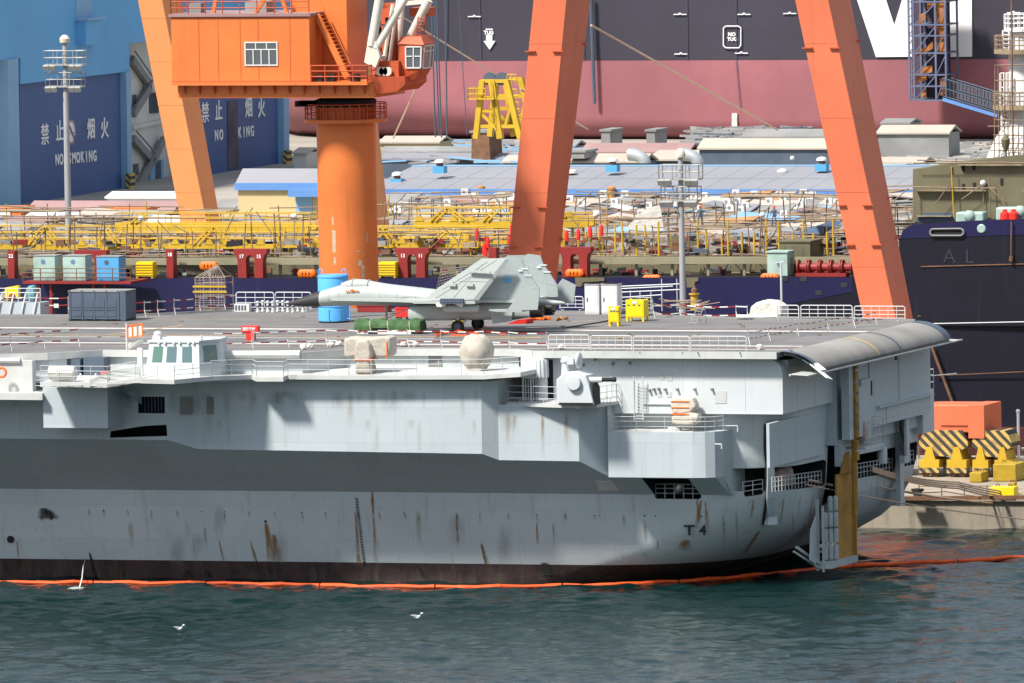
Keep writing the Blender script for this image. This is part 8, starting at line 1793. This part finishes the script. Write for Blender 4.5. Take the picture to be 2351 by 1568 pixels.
for k in range(56):
    x, y = (random.uniform(870, 2090), random.uniform(436, 500)); p = at(x, y, Z=5.6)
    if ac is None:
        mb = MB(); mb.box(p.x-.42, p.y-.18, p.z, p.x+.42, p.y+.18, p.z+.75); mb.m = 1; mb.lathe((p.x-.1, p.y-.2, p.z+.38), [(.02, 0), (.2, 0), (.2, .03)], 10, 'Y'); ac = mb.build('air_conditioner', [M['white'], M['rgrey']]); tag(ac, 'white air conditioner box standing on a hut roof', 'air conditioner', 'air conditioners on the hut roofs')
    else: c = ac.copy(); COL.objects.link(c); c.location = p; c.scale = (.95, 1, .95)
ch0 = None
for x, y, lab in ((1404, 482, 'rusty orange chimney pipe right of the left gantry leg'), (1304, 470, 'rusty orange chimney pipe touching the left gantry leg'), (944+470, 470, 'short rusty chimney behind the first one'), (1105, 480, 'rusty orange chimney above the upper yellow gantry')):
    p = at(x, y, Z=4); mb = MB(); mb.lathe(p, [(.5, -2), (.42, 0), (.4, 2.2), (.48, 2.25), (.48, 2.45), (.2, 2.6)], 12); tag(mb.build('chimney', M['tan'], smooth=True), lab, 'chimney')
clutter('yard_litter', 'uncountable planks, sheets and pipes lying between the huts', 850, 2090, 445, 560, 2100, ['rcream', 'plank', 'rgrey', 'plank', 'rblue', 'rpink', 'scaf', 'rusty', 'slate', 'steel', 'rcream', 'scaf', 'dark', 'tan', 'rgrey'], .5, 4.5, (.1, .7), (.06, .3), 5.4)
clutter('yard_litter', 'brown and grey boards and sheets lying behind the yellow gantries at the left', -40, 850, 496, 548, 520, ['plank', 'rgrey', 'rusty', 'scaf', 'slate', 'rcream', 'steel', 'dark'], .5, 4.5, (.1, .7), (.06, .3), 5.0)
clutter('deck_litter', 'uncountable fittings, boards and hoses on the deck of the navy ship', 850, 1960, 540, 594, 700, ['plank', 'rusty', 'maroon', 'olive', 'steel', 'rgrey', 'dark', 'scaf', 'rusty', 'dark', 'slate'], .2, 1.3, (.1, .5), (.1, .45), 0, (6, 24))
clutter('deck_litter', 'fittings and boards among the yellow gantries of the navy ship', -40, 850, 545, 594, 380, ['plank', 'rusty', 'maroon', 'olive', 'steel', 'rgrey', 'dark', 'slate', 'scaf'], .2, 1.5, (.1, .5), (.1, .5), 0, (6, 24))
clutter('deck_litter', 'small fittings in the gap under the beige girder of the navy ship', -40, 1960, 612, 636, 200, ['rusty', 'maroon', 'dark', 'steel', 'slate', 'scaf'], .15, .8, (.1, .4), (.2, .7), 0, (3.2, 5))
for nm, pts, mt, lab in (('grey_sheet', ((1435, 525), (1480, 480), (1515, 470), (1525, 530)), 'net', 'pale translucent looking sheet hung in the scaffolding right of the left gantry leg'), ('blue_sheet', ((1796, 545), (1870, 520), (1935, 497), (1935, 508), (1880, 545)), 'rblue', 'blue and white sheet spread over a hut left of the right gantry leg')):
    mb = MB(); mb.extr([at(x, y, Y=yS(x, 12)) for x, y in pts], (0, .1, 0)); tag(mb.build(nm, M['wcanvas'] if nm == 'grey_sheet' else M[mt]), lab, 'sheet')
for x, y, lab in ((675, 497, 'white globe work lamp above the gantry left of the crane column'), (1368, 493, 'white globe work lamp right of the left gantry leg'), (2257, 420, 'white globe work lamp on the olive deckhouse'), (1819, 363, 'white globe work lamp over the far roofs'), (1750, 494, 'white globe work lamp left of the right gantry leg'), (323, 502, 'white globe work lamp in front of the orange hut')):
    Y = {2257: ybw+2.2, 1819: 420}.get(x, yS(x, 8)); p = at(x, y, Y=Y); t = thing('work_lamp', p, lab, 'lamp', 'white globe work lamps'); mb = MB(); mb.ball(p, .26, n=8); mb.build('lamp_globe', M['white'], t, smooth=True); mb = MB(); mb.tube(p+Vector((0, 0, -2.5)), p+Vector((0, 0, -.2)), .04, 5); mb.build('lamp_stem', M['scaf'], t)

for x0, x1, y0, y1, off, lab in ((860, 1165, 448, 505, 60, 'brown scaffold poles rising among the huts left of the left gantry leg'), (1290, 1560, 446, 520, 60, 'brown scaffold poles rising among the huts right of the left gantry leg'), (1560, 1920, 446, 520, 55, 'brown scaffold poles rising among the huts around the grey light mast')): scaffold(x0, x1, y0, y1, off, lab, 4, 1.9, 1.5, .8, yellow=.12)

# parts that are several separate pieces become parts of their own
def explode(o, near=.02):
    me = o.data; n = len(me.vertices); par = list(range(n))
    def find(i):
        while par[i] != i: par[i] = par[par[i]]; i = par[i]
        return i
    for e in me.edges: a, b = find(e.vertices[0]), find(e.vertices[1]); par[a] = b
    grp = {}
    for p in me.polygons: grp.setdefault(find(p.vertices[0]), []).append(p)
    if len(grp) < 2 or len(grp) > 60: return
    uvl = me.uv_layers.active
    for gi, polys in enumerate(grp.values()):
        idx = {}; vs = []; fs = []
        for p in polys:
            f = []
            for v in p.vertices:
                if v not in idx: idx[v] = len(vs); vs.append(tuple(me.vertices[v].co))
                f.append(idx[v])
            fs.append(f)
        m2 = bpy.data.meshes.new(me.name); m2.from_pydata(vs, [], fs)
        for m in me.materials: m2.materials.append(m)
        for q, p in zip(m2.polygons, polys): q.material_index = p.material_index; q.use_smooth = p.use_smooth
        if uvl:
            u2 = m2.uv_layers.new(name='uv')
            for q, p in zip(m2.polygons, polys):
                for a, b in zip(q.loop_indices, p.loop_indices): u2.data[a].uv = uvl.data[b].uv
        if gi == 0: first = m2
        else: c = o.copy(); c.data = m2; COL.objects.link(c)
    o.data = first
for o in [o for o in bpy.data.objects if o.type == 'MESH' and o.parent and o.name.split('.')[0] in EXPLODE and not o.children]: explode(o)
